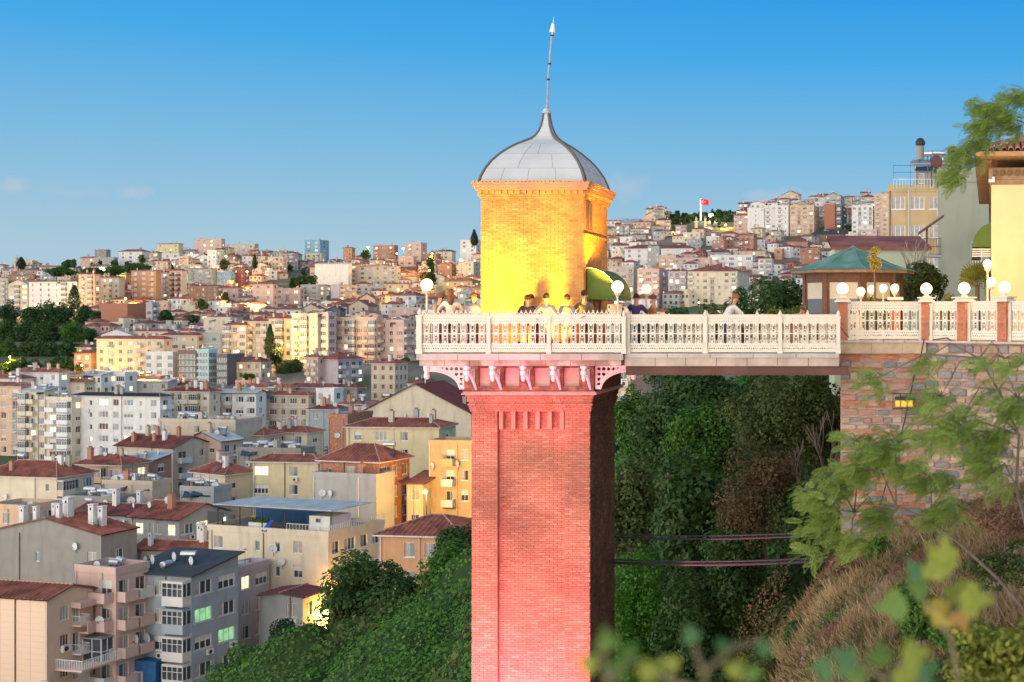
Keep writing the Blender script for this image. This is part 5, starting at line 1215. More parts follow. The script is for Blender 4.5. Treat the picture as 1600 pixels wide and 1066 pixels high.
# ------------------------------------------------------------------ the town
RB = random.Random(77)
def inv_ground(px, pyb):
    lo, hi = 160, 1000
    for _ in range(30):
        m_ = (lo+hi)/2
        if ground_py(px, m_) > pyb: lo = m_
        else: hi = m_
    return lo
WCACHE = {}
PANES = {'dark': M_glass, 'blue': M_glassb, 'curtain': M_curtain, 'brown': M_brown, 'lit': M_lit, 'litg': M_litg, 'litw': M_litw, 'shutter': M_shut}
def win_mesh(kind, pane, near):
    key = (kind, pane, near)
    if key in WCACHE: return WCACHE[key]
    f = MB(); g = MB(); n = {'s': 1, 'w': 2, 'W': 3, 'd': 2, 'Q': 4}[kind]; b = .05 if kind != 's' else .08; fy0, fy1 = -.05, .0
    f.box(-.5, .5, fy0, fy1, 0, b); f.box(-.5, .5, fy0, fy1, 1-b, 1); f.box(-.5, -.5+b, fy0, fy1, b, 1-b); f.box(.5-b, .5, fy0, fy1, b, 1-b)
    for i in range(1, n): x = -.5+i/n; f.box(x-b*.45, x+b*.45, fy0, fy1, b, 1-b)
    if near and kind in 'wWQ': f.box(-.56, .56, -.20, -.004, -.05, 0)
    if pane == 'shutter':
        d = .55 if near else .0
        g.quad((-.5+b, -.03, d), (.5-b, -.03, d), (.5-b, -.03, 1-b), (-.5+b, -.03, 1-b))
        if near: g.quad((-.5+b, -.01, b), (.5-b, -.01, b), (.5-b, -.01, d), (-.5+b, -.01, d), 1)
        mats = [M_shut, M_glass]
    else:
        g.quad((-.5+b, -.015, b), (.5-b, -.015, b), (.5-b, -.015, 1-b), (-.5+b, -.015, 1-b)); mats = [PANES[pane]]
        if near and pane in ('dark', 'blue') and kind != 's':    # a drawn curtain behind part of the glass
            s_ = RB.choice((-1, 1)); x = s_*.30; g.quad((x-.17, -.018, b), (x+.17, -.018, b), (x+.17, -.018, 1-b), (x-.17, -.018, 1-b), 1); mats.append(M_curtain)
    if near: r = (f.mesh('window', M_whitepaint), g.mesh('pane', mats))
    else:
        n0 = len(f.v); k = len(f.f); f.v += g.v; f.f += [tuple(i+n0 for i in q_) for q_ in g.f]; f.m += [1+m_ for m_ in g.m]; r = (f.mesh('window', [M_offwhite]+mats), None)
    WCACHE[key] = r; return r
BCACHE = {}
def balc_mesh(kind, mt, near=False):
    key = (kind, mt.name, near)
    if key in BCACHE: return BCACHE[key]
    q = MB(); d = 1.15
    q.box(-.5, .5, -d, -.003, -.16, 0)
    if kind == 'solid': q.box(-.5, .5, -d, -d+.10, .001, .95); q.box(-.5, -.475, -d+.102, -.003, .001, .95); q.box(.475, .5, -d+.102, -.003, .001, .95)
    elif kind == 'rail':
        q.box(-.5, .5, -d, -d+.04, .90, .96, 1); q.box(-.5, .5, -d, -d+.04, .05, .09, 1)
        for i in range(13 if near else 9): x = -.495+.99*i/(12 if near else 8); q.box(x-.005, x+.005, -d+.005, -d+.03, .09, .90, 1)
        for x in (-.497, .485):
            q.box(x, x+.012, -d+.04, -.003, .90, .96, 1)
            for k_ in range(4): q.box(x, x+.010, -d+.2+.26*k_, -d+.23+.26*k_, .0, .90, 1)
    elif kind == 'bay':
        q.box(-.5, .5, -d, -.003, .001, .9); q.box(-.5, .5, -d, -.003, 2.3, 2.55)
        q.quad((-.49, -d+.03, .9), (.49, -d+.03, .9), (.49, -d+.03, 2.3), (-.49, -d+.03, 2.3), 2)
        q.quad((.485, -d+.03, .9), (.485, -.01, .9), (.485, -.01, 2.3), (.485, -d+.03, 2.3), 2); q.quad((-.485, -.01, .9), (-.485, -d+.03, .9), (-.485, -d+.03, 2.3), (-.485, -.01, 2.3), 2)
        for i in range(5): x = -.49+.98*i/4; q.box(x-.012, x+.012, -d, -d+.06, .9, 2.3, 1)
        q.box(-.49, .49, -d, -d+.06, 1.75, 1.80, 1); q.box(.475, .5, -.62, -.56, .9, 2.3, 1)
    me = q.mesh('balcony', [mt, M_whitepaint, M_glass]); BCACHE[key] = me; return me
# little things bolted on roofs and walls
def _m(name, fn, mats, smooth=False): q = MB(); fn(q); return q.mesh(name, mats, smooth)
def _dish(q):
    for i in range(4):
        for j in range(14):
            def sp(a, b): r_ = .45*a/4; t_ = b/14*6.2832; return (r_*math.cos(t_), -.35*(r_**2)*1.0-.12, .55+r_*math.sin(t_))
            q.quad(sp(i, j), sp(i, j+1), sp(i+1, j+1), sp(i+1, j))
    q.tube([(0,0,-.3),(0,0,.5),(0,-.1,.55)], .025, 5, 1); q.tube([(0,-.12,.15),(0,-.42,.42)], .014, 4, 1); q.box(-.04,.04,-.48,-.40,.40,.48, 1)
DISH = _m('satellite_dish', _dish, [M_dish, M_dark])
def _tank(q):
    q.tube([(-.85,0,1.15),(-.80,0,1.15),(.80,0,1.15),(.85,0,1.15)], [.18,.30,.30,.18], 12)
    for x in (-.6,.6): q.tube([(x,0,1.0),(x,-.25,0)], .03, 4, 1); q.tube([(x,0,1.0),(x,.3,0)], .03, 4, 1)
    q.box(-.95,.95,-1.55,-.05,-.03,.03, 2, Matrix.Rotation(R(38), 4, 'X') @ Matrix.Translation((0,-.2,.25))); q.box(-.99,.99,-1.59,-.01,-.05,-.031, 1, Matrix.Rotation(R(38), 4, 'X') @ Matrix.Translation((0,-.2,.25)))
TANK = _m('water_heater', _tank, [M_steel, M_dark, M_solar])
def _barrel(q): q.tube([(-.7,0,.4),(-.62,0,.4),(.62,0,.4),(.7,0,.4)], [.2,.36,.36,.2], 12); q.box(-.5,-.4,-.3,.3,0,.2,1); q.box(.4,.5,-.3,.3,0,.2,1)
BARREL = _m('water_tank', _barrel, [M_steel, M_dark]); BARRELD = _m('water_tank', _barrel, [M_dark, M_dark])
def _chim(q): q.box(-.35,.35,-.25,.25,-.5,1.5); q.box(-.42,.42,-.32,.32,1.5,1.6); q.box(-.22,-.04,-.1,.1,1.6,1.85,1); q.box(.06,.24,-.1,.1,1.6,1.85,1)
CHIMS = [_m('chimney', _chim, [m_, M_pot]) for m_ in (WALL['grey'], WALL['white'], WALL['beige'], WALL['terracotta'])]
def _wch(q):
    q.box(-.30,.30,-.30,.30,-.4,1.9); q.box(-.36,.36,-.36,.36,1.98,2.08); 
    for sx in (-1,1):
        for sy in (-1,1): q.box(sx*.26-.05,sx*.26+.05,sy*.26-.05,sy*.26+.05,1.9,1.98)
    q.box(-.10,.10,-.305,-.301,1.45,1.75,1)
WCH = _m('chimney', _wch, [WALL['white'], M_dark])
def _ac(q):
    q.box(-.42,.42,-.36,-.05,0,.62); q.box(-.40,-.36,-.05,0,0,.1,1); q.box(.36,.40,-.05,0,0,.1,1)
    q.lathe([(.22,0),(.22,.012)], 14, (0,0,0), 1); n = len(q.v)-28
    for i in range(n, len(q.v)): x, y, z = q.v[i]; q.v[i] = (x-.10, -.363-z, y+.31)
AC = _m('air_conditioner', _ac, [M_acs, M_dark])
def _ant(q):
    q.tube([(0,0,-.3),(0,0,3)], .025, 4)
    for i in range(6): q.tube([(-.35+.03*i,.1*i-.3,2.7),(.35-.03*i,.1*i-.3,2.7)], .012, 3)
    q.tube([(0,-.35,2.7),(0,.35,2.7)], .012, 3)
ANT = _m('antenna', _ant, M_dark)

RM = {'r': M_tile, 'l': M_tile2, 'k': M_tile3, 'b': M_tar, 't': M_tin, 'c': M_concrete, 'm': mat('maroon_sheet', (.14,.04,.045), .6, .2, .6)}
BLDS = []
def ribs(q, O, e, s, L, S, x1, x2, pitch=.55, w=.15, h=.13, mi=1):
    """tile rolls from eave (O, along e, length L) up slope s (length S) towards a top edge x1..x2"""
    nrm = e.cross(s).normalized(); n = int(L/pitch)
    for i in range(1, n):
        t = i*L/n; hh = S*t/x1 if t < x1 else (S*(L-t)/(L-x2) if t > x2 else S)
        if hh < .4: continue
        A = O + e*(t-w) ; B = O + e*(t+w); C_ = O+e*t+nrm*h; D = s*hh
        q.quad(A, C_, C_+D, A+D, mi); q.quad(C_, B, B+D, C_+D, mi); q.tri(A, B, C_, mi)
def add_roof(par, a, b, H, kind, rc, near, ov=.55, pitch=.40, wallm=None):
    """footprint x in [-a,0], y in [0,b], eaves at H"""
    mt = RM[rc]; X0, X1, Y0, Y1 = -a-ov, ov, -ov, b+ov; L, D = X1-X0, Y1-Y0; q = MB(); th = .16
    V3 = Vector
    def plane(A, B, C_, D_, rib=True):
        A, B, C_, D_ = map(V3, (A, B, C_, D_)); q.quad(A, B, C_, D_) if (C_-D_).length > .01 else q.tri(A, B, C_)
        if near and rib:
            e = (B-A).normalized(); w = D_-A; x1 = w.dot(e); s = (w-e*x1); S = s.length; ribs(q, A, e, s/S, (B-A).length, S, max(x1, .01), max(x1, (C_-A).dot(e)))
    if kind == 'hip':
        if L >= D: h = D/2*pitch; R0, R1 = (X0+D/2, (Y0+Y1)/2, H+h), (X1-D/2, (Y0+Y1)/2, H+h)
        else: h = L/2*pitch; R0, R1 = ((X0+X1)/2, Y0+L/2, H+h), ((X0+X1)/2, Y1-L/2, H+h)
        A, B, C_, E = (X0,Y0,H), (X1,Y0,H), (X1,Y1,H), (X0,Y1,H)
        if L >= D: plane(A, B, R1, R0); plane(B, C_, R1, R1); plane(C_, E, R0, R1); plane(E, A, R0, R0)
        else: plane(A, B, R0, R0); plane(B, C_, R1, R0); plane(C_, E, R1, R1); plane(E, A, R0, R1)
        q.box(X0, X1, Y0, Y1, H-th, H-.01, 2); ro = q.build('roof', [mt, mt, M_offwhite], par)
        if near or True:
            q = MB(); 
            for P_, Q_ in ((A, R0), (B, R1 if L >= D else R0), (C_, R1), (E, R0 if L >= D else R1), (R0, R1)):
                if (V3(P_)-V3(Q_)).length > .1: q.tube([V3(P_)+V3((0,0,.05)), V3(Q_)+V3((0,0,.05))], .11 if near else .16, 5)
            q.build('ridge', M_ridge if near else mt, ro)
    elif kind in ('gx', 'gy'):
        if kind == 'gx':
            h = D/2*pitch; M0, M1 = (X0, (Y0+Y1)/2, H+h), (X1, (Y0+Y1)/2, H+h); plane((X0,Y0,H), (X1,Y0,H), M1, M0); plane((X1,Y1,H), (X0,Y1,H), M0, M1)
            g = b/2*pitch; wq = MB(); wq.tri((0,0,H), (0,b,H), (0,b/2,H+g*1.02)); wq.build('gable', wallm, par); wq = MB(); wq.tri((-a,b,H), (-a,0,H), (-a,b/2,H+g*1.02)); wq.build('gable', wallm, par)
            und = [((X0,Y0,H-.12), (X1,Y0,H-.12), (X1,(Y0+Y1)/2,H+h-.12), (X0,(Y0+Y1)/2,H+h-.12)), ((X0,(Y0+Y1)/2,H+h-.12), (X1,(Y0+Y1)/2,H+h-.12), (X1,Y1,H-.12), (X0,Y1,H-.12))]
        else:
            h = L/2*pitch; xm = (X0+X1)/2; M0, M1 = (xm, Y0, H+h), (xm, Y1, H+h); plane((X1,Y0,H), (X1,Y1,H), M1, M0); plane((X0,Y1,H), (X0,Y0,H), M0, M1)
            g = a/2*pitch; wq = MB(); wq.tri((-a,0,H), (0,0,H), (-a/2,0,H+g*1.02)); wq.build('gable', wallm, par); wq = MB(); wq.tri((0,b,H), (-a,b,H), (-a/2,b,H+g*1.02)); wq.build('gable', wallm, par)
            und = [((X1,Y0,H-.12), (X1,Y1,H-.12), (xm,Y1,H+h-.12), (xm,Y0,H+h-.12)), ((xm,Y0,H+h-.12), (xm,Y1,H+h-.12), (X0,Y1,H-.12), (X0,Y0,H-.12))]
        for u in und: q.quad(*u, 2); 
        for (p_, r_) in (((X0,Y0,H), M0), ((X1, Y0 if kind == 'gx' else Y1, H), M1 if kind == 'gx' else M1), ((X0, Y1, H) if kind == 'gx' else (X1,Y0,H), M0), ((X1,Y1,H) if kind == 'gx' else (X0,Y1,H), M1)):
            q.quad((p_[0],p_[1],p_[2]-.12), p_, r_, (r_[0],r_[1],r_[2]-.12), 2)
        ro = q.build('roof', [mt, mt, M_brown], par)
        q = MB(); q.tube([V3(M0)+V3((0,0,.05)), V3(M1)+V3((0,0,.05))], .13, 5); q.build('ridge', M_ridge if near else mt, ro)
    elif kind == 'mono':
        h = .18*D; q.quad((X0,Y0,H+.05), (X1,Y0,H+.05), (X1,Y1,H+.05+h), (X0,Y1,H+.05+h)); q.quad((X0,Y0,H-.1), (X0,Y1,H-.1+h), (X1,Y1,H-.1+h), (X1,Y0,H-.1)); q.quad((X0,Y0,H-.1), (X1,Y0,H-.1), (X1,Y0,H+.05), (X0,Y0,H+.05)); q.quad((X1,Y0,H-.1), (X1,Y1,H-.1+h), (X1,Y1,H+.05+h), (X1,Y0,H+.05))
        ro = q.build('roof', mt, par); wq = MB(); wq.tri((0,0,H-.1), (0,b,H-.1), (0,b,H+h*.8)); wq.build('gable', wallm, par); h = h*.5
    else:
        q.box(-a+.01, -.01, .01, b-.01, H-.15, H); ro = q.build('roof', RM[rc], par); h = 0; p_ = .55
        q = MB(); q.box(-a-.08, .08, -.08, .14, H-.25, H+p_); q.box(-.14, .08, .142, b+.08, H-.25, H+p_); q.box(-a-.08, -a+.14, .142, b+.08, H-.25, H+p_); q.box(-a+.142, -.142, b-.14, b+.08, H-.25, H+p_); q.build('parapet', wallm, par)
    return ro, h
def wall_ok(Y): return Y > 250
def building(name, label, xl, xc, xr, yt, Y, th, wall, roof='hip', rc='r', near=False, front=None, side=None, lit=.05, furn=3, H=None, rows=None, pane=None, cat='building', b=None, a=None, low=2.0, sh=3.0, first=.7, bk=None, seed=None, trim=None, overhang=.5, pitch=.38, chim=None, group='houses and apartment blocks of the town'):
    r = random.Random(seed or int(xl*7+yt*13+Y)); th = R(th); Cx = (xc-CX)/F*Y; Cz = (CY-yt)/F*Y; kl, kr = (xl-CX)/F, (xr-CX)/F
    if a is None: a = (Cx-kl*Y)/(math.cos(th)+kl*math.sin(th))
    if b is None or xr-xc >= 9:
        d_ = math.sin(th)-kr*math.cos(th); b = (kr*Y-Cx)/d_ if abs(d_) > .02 else 10
        if xr-xc < 1: b = max(7, min(14, a*.8))
    a = max(2.5, min(a, 60)); b = max(4, min(b, 26))
    zg = min(ground_z(Cx, Y), ground_z(Cx-a*math.cos(th), Y+a*math.sin(th)))-low
    Ht = H or max(3.2, Cz-zg)
    t = thing(name, label, cat, (Cx, Y, Cz-Ht), -th, group); wm = WALL[wall]; H = Ht
    lit = lit*.5 if near and lit < .1 else lit; wins = []; wsz = r.uniform(.8, 1.3)
    def openings(L, spec, vis=True):
        ops = []
        if not spec: return ops
        n = len(spec); sp = L/n; zt_ = H-first; k = 0
        while zt_-2.0 > .3 and (rows is None or k < rows):
            for i, c in enumerate(spec):
                s = (i+.5)*sp
                if c == '.': continue
                if c == 's': w, h0, h1 = .7, 1.3, .6
                elif c == 'w': w, h0, h1 = min(1.35*wsz, sp*.5), 1.25+.3*wsz, 1.0
                elif c == 'W': w, h0, h1 = min(2.3*wsz, sp*.76), 1.5, .9
                elif c == 'Q': w, h0, h1 = sp*.9, 1.5, .7
                elif c in 'bSr': w, h0, h1 = min(1.9, sp*.6), 2.1, .1
                elif c == 'B': w, h0, h1 = min(2.6, sp*.8), 2.2, .1
                z1 = zt_-.1 - (0 if c not in 's' else .3); z0 = z1-h0
                if c in 'bSrB': z0 = zt_-sh+.72; z1 = z0+2.1
                if z0 < .1: continue
                ops.append((max(.1, s-w/2), min(L-.1, s+w/2), z0, z1, c, k, i))
            zt_ -= sh; k += 1
        return ops
    def wall(mb, O, u, L, ops):
        xs = sorted({0, L} | {round(o[0], 3) for o in ops} | {round(o[1], 3) for o in ops}); zs = sorted({0, H} | {round(o[2], 3) for o in ops} | {round(o[3], 3) for o in ops})
        n = Vector((u.y, -u.x, 0)); dp = .16
        for i in range(len(xs)-1):
            xm = (xs[i]+xs[i+1])/2; j = 0
            run = None
            for j in range(len(zs)-1):
                zm = (zs[j]+zs[j+1])/2; hole = any(o[0] < xm < o[1] and o[2] < zm < o[3] for o in ops)
                if not hole:
                    if run is None: run = zs[j]
                if (hole or j == len(zs)-2) and run is not None:
                    ze_ = zs[j] if hole else zs[j+1]
                    A = O+u*xs[i]; B = O+u*xs[i+1]; mb.quad((A.x,A.y,run), (B.x,B.y,run), (B.x,B.y,ze_), (A.x,A.y,ze_)); run = None
        for o in ops:
            A = O+u*o[0]; B = O+u*o[1]; A2 = A-n*dp; B2 = B-n*dp; z0, z1 = o[2], o[3]
            mb.quad((A.x,A.y,z0), (B.x,B.y,z0), (B2.x,B2.y,z0), (A2.x,A2.y,z0)); mb.quad((A2.x,A2.y,z1), (B2.x,B2.y,z1), (B.x,B.y,z1), (A.x,A.y,z1))
            mb.quad((A.x,A.y,z0), (A2.x,A2.y,z0), (A2.x,A2.y,z1), (A.x,A.y,z1)); mb.quad((B2.x,B2.y,z0), (B.x,B.y,z0), (B.x,B.y,z1), (B2.x,B2.y,z1))
            ang = math.atan2(u.y, u.x); c = o[4]; w = o[1]-o[0]; M_ = (A+B)/2 - n*(dp-.0)
            kd = {'s': 's', 'w': 'w', 'W': 'W', 'Q': 'Q', 'b': 'd', 'S': 'd', 'r': 'd', 'B': 'd'}[c]
            pn = pane or r.choices(['dark', 'blue', 'curtain', 'shutter', 'brown', 'lit', 'litw'], [.42, .14, .16, .18 if c != 's' else 0, .08, lit, lit*.6])[0]
            wins.append((kd, pn, (M_.x, M_.y, z0), ang, (w, 1, z1-z0)))
            if c in 'bSrB':
                bal = {'b': 'rail' if (o[6]+int(yt)) % 2 else 'solid', 'S': 'solid', 'r': 'rail', 'B': 'bay'}[c]; mt = trim or (wm if r.random() < .5 else M_offwhite)
                sp_w = w*1.35 if c != 'B' else w*1.2
                link('balcony', balc_mesh(bal, mt, near), t, ((A.x+B.x)/2, (A.y+B.y)/2, z0-.04), (0, 0, ang), (sp_w, 1, 1))
            elif near and c in 'wW' and r.random() < .16:
                link('air_conditioner', AC, t, ((A.x+B.x)/2+u.x*w*.3, (A.y+B.y)/2+u.y*w*.3, z0-.8), (0, 0, ang))
    na = max(1, int(a/3.3)); nb = max(1, int(b/3.6)); fr = ''.join(r.choice('wWSbBwSWw') for _ in range(min(na, 7))) if front is None else front
    sd = ''.join(r.choice('w.wsbW') for _ in range(min(nb, 5))) if side is None else side
    q = MB(); U = Vector
    fo = openings(a, fr); so = openings(b, sd); wall(q, U((-a,0,0)), U((1,0,0)), a, fo); wall(q, U((0,0,0)), U((0,1,0)), b, so)
    wall(q, U((0,b,0)), U((-1,0,0)), a, []); wall(q, U((-a,b,0)), U((0,-1,0)), b, openings(b, 'w.w') if b > 8 and Y < 300 else [])
    q.build('wall', wm, t)
    if fr and r.random() < (.45 if furn else 0) and wall_ok(Y):
        bm = M_offwhite if r.random() < .6 else wm; z = H-first-sh+.35; k = 0
        while z > 1 and k < 7: fb_ = MB(); fb_.box(-a-.05, .05, -.07, -.004, z, z+.16); fb_.box(.004, .07, -.004, b, z, z+.16); fb_.build('floor_band', bm, t); z -= sh; k += 1
    if near and Y > 100:
        for x_ in (-a*r.uniform(.25, .75), -a*.97): pq = MB(); pq.tube([(x_, -.10, 0), (x_, -.10, H-.1)], .06, 5); pq.build('drainpipe', r.choice((M_acs, M_brown, WALL['grey'])), t)
        for k in range(r.randint(0, 2)): link('satellite_dish', DISH, t, (-a*r.uniform(.1, .9), -.15, H-r.uniform(1, 5)), (0, 0, r.uniform(-.6, .6)), (1.1, 1.1, 1.1))
    ro, rh = add_roof(t, a, b, H, roof, rc, near, ov=overhang, wallm=wm, pitch=pitch)
    for kd, pn, loc, ang, sc in wins:
        f_, g_ = win_mesh(kd, pn, near); o = link('window', f_, t, loc, (0, 0, ang), sc)
        if g_: link('pane', g_, o)
    if near and Y < 260 and roof == 'flat' or trim: pass
    if near and Y > 100: furn = int(furn*1.7)
    for k in range(furn):
        x = -a*r.uniform(.12, .88); y = b*r.uniform(.15, .7); z = H
        if roof == 'hip': z += min(rh, pitch*min(x+a+.5, .5-x, y+.5, b+.5-y))
        elif roof == 'gx': z += pitch*min(y+.5, b+.5-y)
        elif roof == 'gy': z += pitch*min(x+a+.5, .5-x)
        elif roof == 'mono': z += .18*y
        kind_ = r.random(); s_ = r.uniform(.8, 1.3)
        if roof in ('flat', 'mono'):
            me, rz = (TANK, r.uniform(-.5,.5)) if kind_ < .35 else (DISH, r.uniform(-1,.6)) if kind_ < .6 else (BARREL, r.uniform(0,3)) if kind_ < .75 else (ANT, r.uniform(0,3)) if kind_ < .85 else (r.choice(CHIMS), 0)
        else: me, rz = (r.choice(CHIMS), 0) if kind_ < .62 else (DISH, r.uniform(-1,.6)) if kind_ < .85 else (TANK, r.uniform(-.4,.4))
        if chim and me in CHIMS: me = chim
        link(me.name.split('.')[0], me, t, (x, y, z-.02), (0, 0, rz), (s_, s_, s_))
    x0_, x1_ = xl, max(xr, xc); BLDS.append(dict(o=t, x0=x0_, x1=x1_, yt=yt-3, Y=Y, wall=wm.name.replace('plaster_', '').replace('rough_brick', 'bare brick'), storeys=max(1, round((Cz-zg-low)/3)), roof=roof, rc=rc, fr=fr, r=math.hypot(a, b)/2, cx=Cx+(-a*math.cos(th)+b*math.sin(th))/2, cy=Y+(a*math.sin(th)+b*math.cos(th))/2, a=a, b=b, th=th, H=H, zb=Cz-Ht))
    return t
def bb(hint, xl, xc, xr, yt, yb, wall, roof='hip', rc='r', th=12, **k):
    """a block traced by eave line yt and foot yb"""
    Y = k.pop('Y', None) or inv_ground((xl+xr)/2, yb); kd = k.pop('name', 'apartment_block' if yb-yt > 26 else 'house')
    return building(kd, hint, xl, xc, xr, yt, Y, th, wall, roof, rc, **k)

# --- near blocks, bottom left
NB = dict(near=True)
A_ = building('apartment_block', 'apartment block clad in pale peach stone with red ribbed roof in the bottom left corner', -60, 73, 146, 937, 134, 14, 'clad', 'gx', 'r', True, front='.', side='.Wr.', furn=0, b=14, overhang=.35, pitch=.30, first=1.0)
A2 = building('apartment_block', 'dusty pink block wing with stacked balconies beside the peach clad block', 118, 181, 210, 895, 139, 20, 'pink', 'flat', 'c', True, front='.b', side='SS', furn=2, b=12)
B_ = building('apartment_block', 'blue grey apartment block with glazed white bays and green lit windows', 198, 299, 372, 900, 141, 16, 'blue grey', 'mono', 'b', True, front='.wB', side='WW', furn=3, b=22, lit=.02)
B2 = building('apartment_block', 'narrow grey block with pale flat roof beside the blue grey block', 340, 371, 421, 893, 155, 16, 'lilac grey', 'flat', 't', True, front='.', side='wW', furn=2)
building('house', 'small grey house under a maroon sheet roof with an amber lit end wall', 405, 473, 512, 933, 152, 12, 'grey', 'gy', 'm', True, front='.w', side='ww', furn=0, overhang=.3, pitch=.12)
D_ = building('apartment_block', 'pale yellow block with a roofed roof terrace, railing and playground slide', 326, 513, 600, 838, 158, 18, 'pale green' if False else 'cream', 'flat', 'c', True, front='w.ssw.', side='wWwW', furn=0)
building('house', 'long grey gabled wall with black eave line and flat yard behind the pink block', -12, 158, 214, 836, 170, 12, 'stone grey', 'gy', 'r', True, front='..s..w', side='d' if 0 else 'w', furn=6, pitch=.22, rows=1, first=2.2, overhang=.3, chim=WCH)
building('house', 'low red ribbed roof with a white chimney right of the grey gabled wall', 212, 320, 352, 862, 175, 12, 'stone grey', 'gx', 'r', True, front='ww', side='w', furn=2, b=9, chim=WCH)
building('apartment_block', 'grey block under the broad red ribbed roof with dark glazed upper floor', 205, 280, 356, 812, 186, 18, 'grey', 'gx', 'r', True, front='wWw', side='WQQ', furn=2, pitch=.36, lit=.15)
building('house', 'red ribbed lean-to roof with white chimneys left of the broad red roof', 112, 215, 268, 806, 192, 12, 'grey', 'gx', 'k', True, front='.', side='w', furn=3, chim=WCH, b=9, pitch=.3)
building('house', 'orange washed flat roofed house at the left edge', -20, 40, 92, 795, 200, 15, 'peach', 'flat', 'c', True, front='.w.', side='wW', furn=1, b=12)
building('apartment_block', 'cream block with a large red hip roof at the left edge', -30, 89, 147, 746, 215, 12, 'cream', 'hip', 'r', True, front='W..s', side='BwW', furn=4, b=19, pitch=.5)
building('house', 'concrete roof house with steel water tanks between red roofs', 104, 186, 212, 782, 205, 12, 'stone grey', 'flat', 'c', True, front='.w', side='', furn=7, b=7)
building('apartment_block', 'peach block with balconies behind the large red hip roof', 118, 190, 232, 727, 236, 12, 'peach', 'hip', 'r', True, front='bBb', side='wb', furn=3, b=14, pitch=.42)
building('apartment_block', 'orange fronted block with a grey sheet roof in the left middle', 196, 236, 268, 720, 245, 12, 'terracotta', 'mono', 't', True, front='bw', side='w', furn=4, b=12)
building('house', 'flat roof crowded with satellite dishes before the peach block', 160, 238, 262, 757, 212, 12, 'beige', 'flat', 'c', True, front='', side='', furn=12, b=6)
building('house', 'cream house under a dark red hip roof right of the dish covered roof', 300, 352, 397, 742, 214, 30, 'cream', 'hip', 'r', True, front='.s', side='w.', furn=2, b=11, pitch=.5)
building('house', 'concrete stair house with silver tanks before the cream hip roofed house', 282, 334, 352, 766, 205, 12, 'grey', 'flat', 'c', True, front='.', side='.', furn=6, b=6)
building('apartment_block', 'yellow block with a white framed strip window and hip roof', 395, 497, 506, 722, 212, 6, 'yellow', 'hip', 'r', True, front='Q.w.', side='w', furn=1, b=12, rows=2, pitch=.4)
building('house', 'grey house with brick patched gable wall and red pyramid roof', 500, 593, 640, 722, 186, 16, 'bare brick', 'hip', 'r', True, front='sw.', side='www', furn=1, b=15, pitch=.55, rows=3, trim=None)
building('house', 'patched grey plaster wall block in front of the red pyramid roof', 488, 588, 600, 747, 183, 16, 'grey', 'flat', 'c', True, front='.', side='', furn=1, b=4)
G_ = building('apartment_block', 'warm yellow block with air conditioner and red hip roof left of the tower', 541, 686, 712, 668, 222, 6, 'yellow', 'hip', 'r', True, front='wWw.', side='w', furn=4, b=12, pitch=.35, overhang=.4)
building('apartment_block', 'bare brick party wall block left of the warm yellow block', 513, 543, 545, 652, 232, 6, 'bare brick', 'flat', 'c', True, front='', side='', furn=4, b=9)
building('apartment_block', 'ochre house with ivy, balustraded roof and curved balcony beside the tower', 670, 737, 760, 694, 190, 8, 'ochre', 'flat', 'c', True, front='.Sw', side='w', furn=0, b=10, rows=3, lit=.0)
building('house', 'narrow bright yellow house lit by an alley lamp', 641, 661, 690, 756, 188, 8, 'yellow', 'mono', 'r', True, front='w', side='w', furn=0, b=8)
building('house', 'orange house with white framed windows and red hip roof behind the dark tree', 592, 720, 770, 838, 138, 8, 'orange', 'hip', 'r', True, front='.ww.', side='w', furn=0, b=13, pitch=.36, lit=.4, rows=2)
building('warehouse', 'large cream gabled warehouse wall with maroon roof left of the tower head', 562, 736, 775, 647, 290, 5, 'cream', 'gy', 'm', True, front='', side='', furn=3, b=22, pitch=.50, cat='warehouse')
# --- row at 600-660
MR = dict(near=True)
bb('beige seven-storey block with stacked side balconies at the left edge', -40, 33, 48, 604, 700, 'peach', 'hip', 'l', front='wbwb', side='w', Y=330, near=True, sh=2.9)
bb('cream balcony block second from the left edge with grey metal roof', 33, 70, 80, 611, 700, 'cream', 'mono', 't', front='BbW', side='b', Y=325, near=True, lit=.15)
bb('cream stepped block with lit balconies left of the long white block', 72, 112, 118, 624, 700, 'cream', 'flat', 'c', front='bB', side='w', Y=320, near=True, lit=.25, trim=M_whitepaint)
bb('long white apartment block with a black hipped roof', 113, 250, 264, 620, 690, 'white', 'hip', 'b', front='wsWwWsw', side='b', Y=318, near=True, pitch=.30, furn=3)
bb('cream and green glazed block right of the black roofed white block', 258, 327, 334, 612, 680, 'cream', 'hip', 'k', front='BWbBw', side='w', Y=335, near=True)
bb('white block with dark strip windows and blue tin roof', 331, 400, 405, 615, 672, 'white', 'gx', 't', front='WbWW', side='w', Y=340, near=True)
bb('beige block with a red hip roof and dark shutters in the centre left', 403, 482, 494, 618, 676, 'beige', 'hip', 'r', front='wWwWw', side='w', Y=345, near=True, pane='brown')
bb('flat concrete roof with solar tanks before the cream and green block', 248, 368, 376, 660, 740, 'beige', 'flat', 'c', front='w.w.w', side='', Y=270, near=True, furn=10, b=8)
bb('dark red roof with a row of tall grey chimneys', 182, 270, 330, 700, 770, 'beige', 'gx', 'k', th=20, front='.w', side='bw', Y=255, near=True, furn=5, b=15)
bb('pale pink balcony house under a white gabled roof', 288, 345, 378, 690, 770, 'pink', 'gy', 't', th=16, front='Sw', side='Wb', Y=262, near=True)
bb('house with broad brown red hip roof and blue panels in the centre', 330, 412, 440, 680, 745, 'beige', 'hip', 'r', th=16, front='ww', side='w', Y=275, near=True, furn=6)
bb('cream house with dishes under a red hip roof in the centre', 395, 480, 505, 676, 745, 'cream', 'hip', 'r', th=12, front='www', side='w', Y=282, near=True, furn=7, pitch=.34)
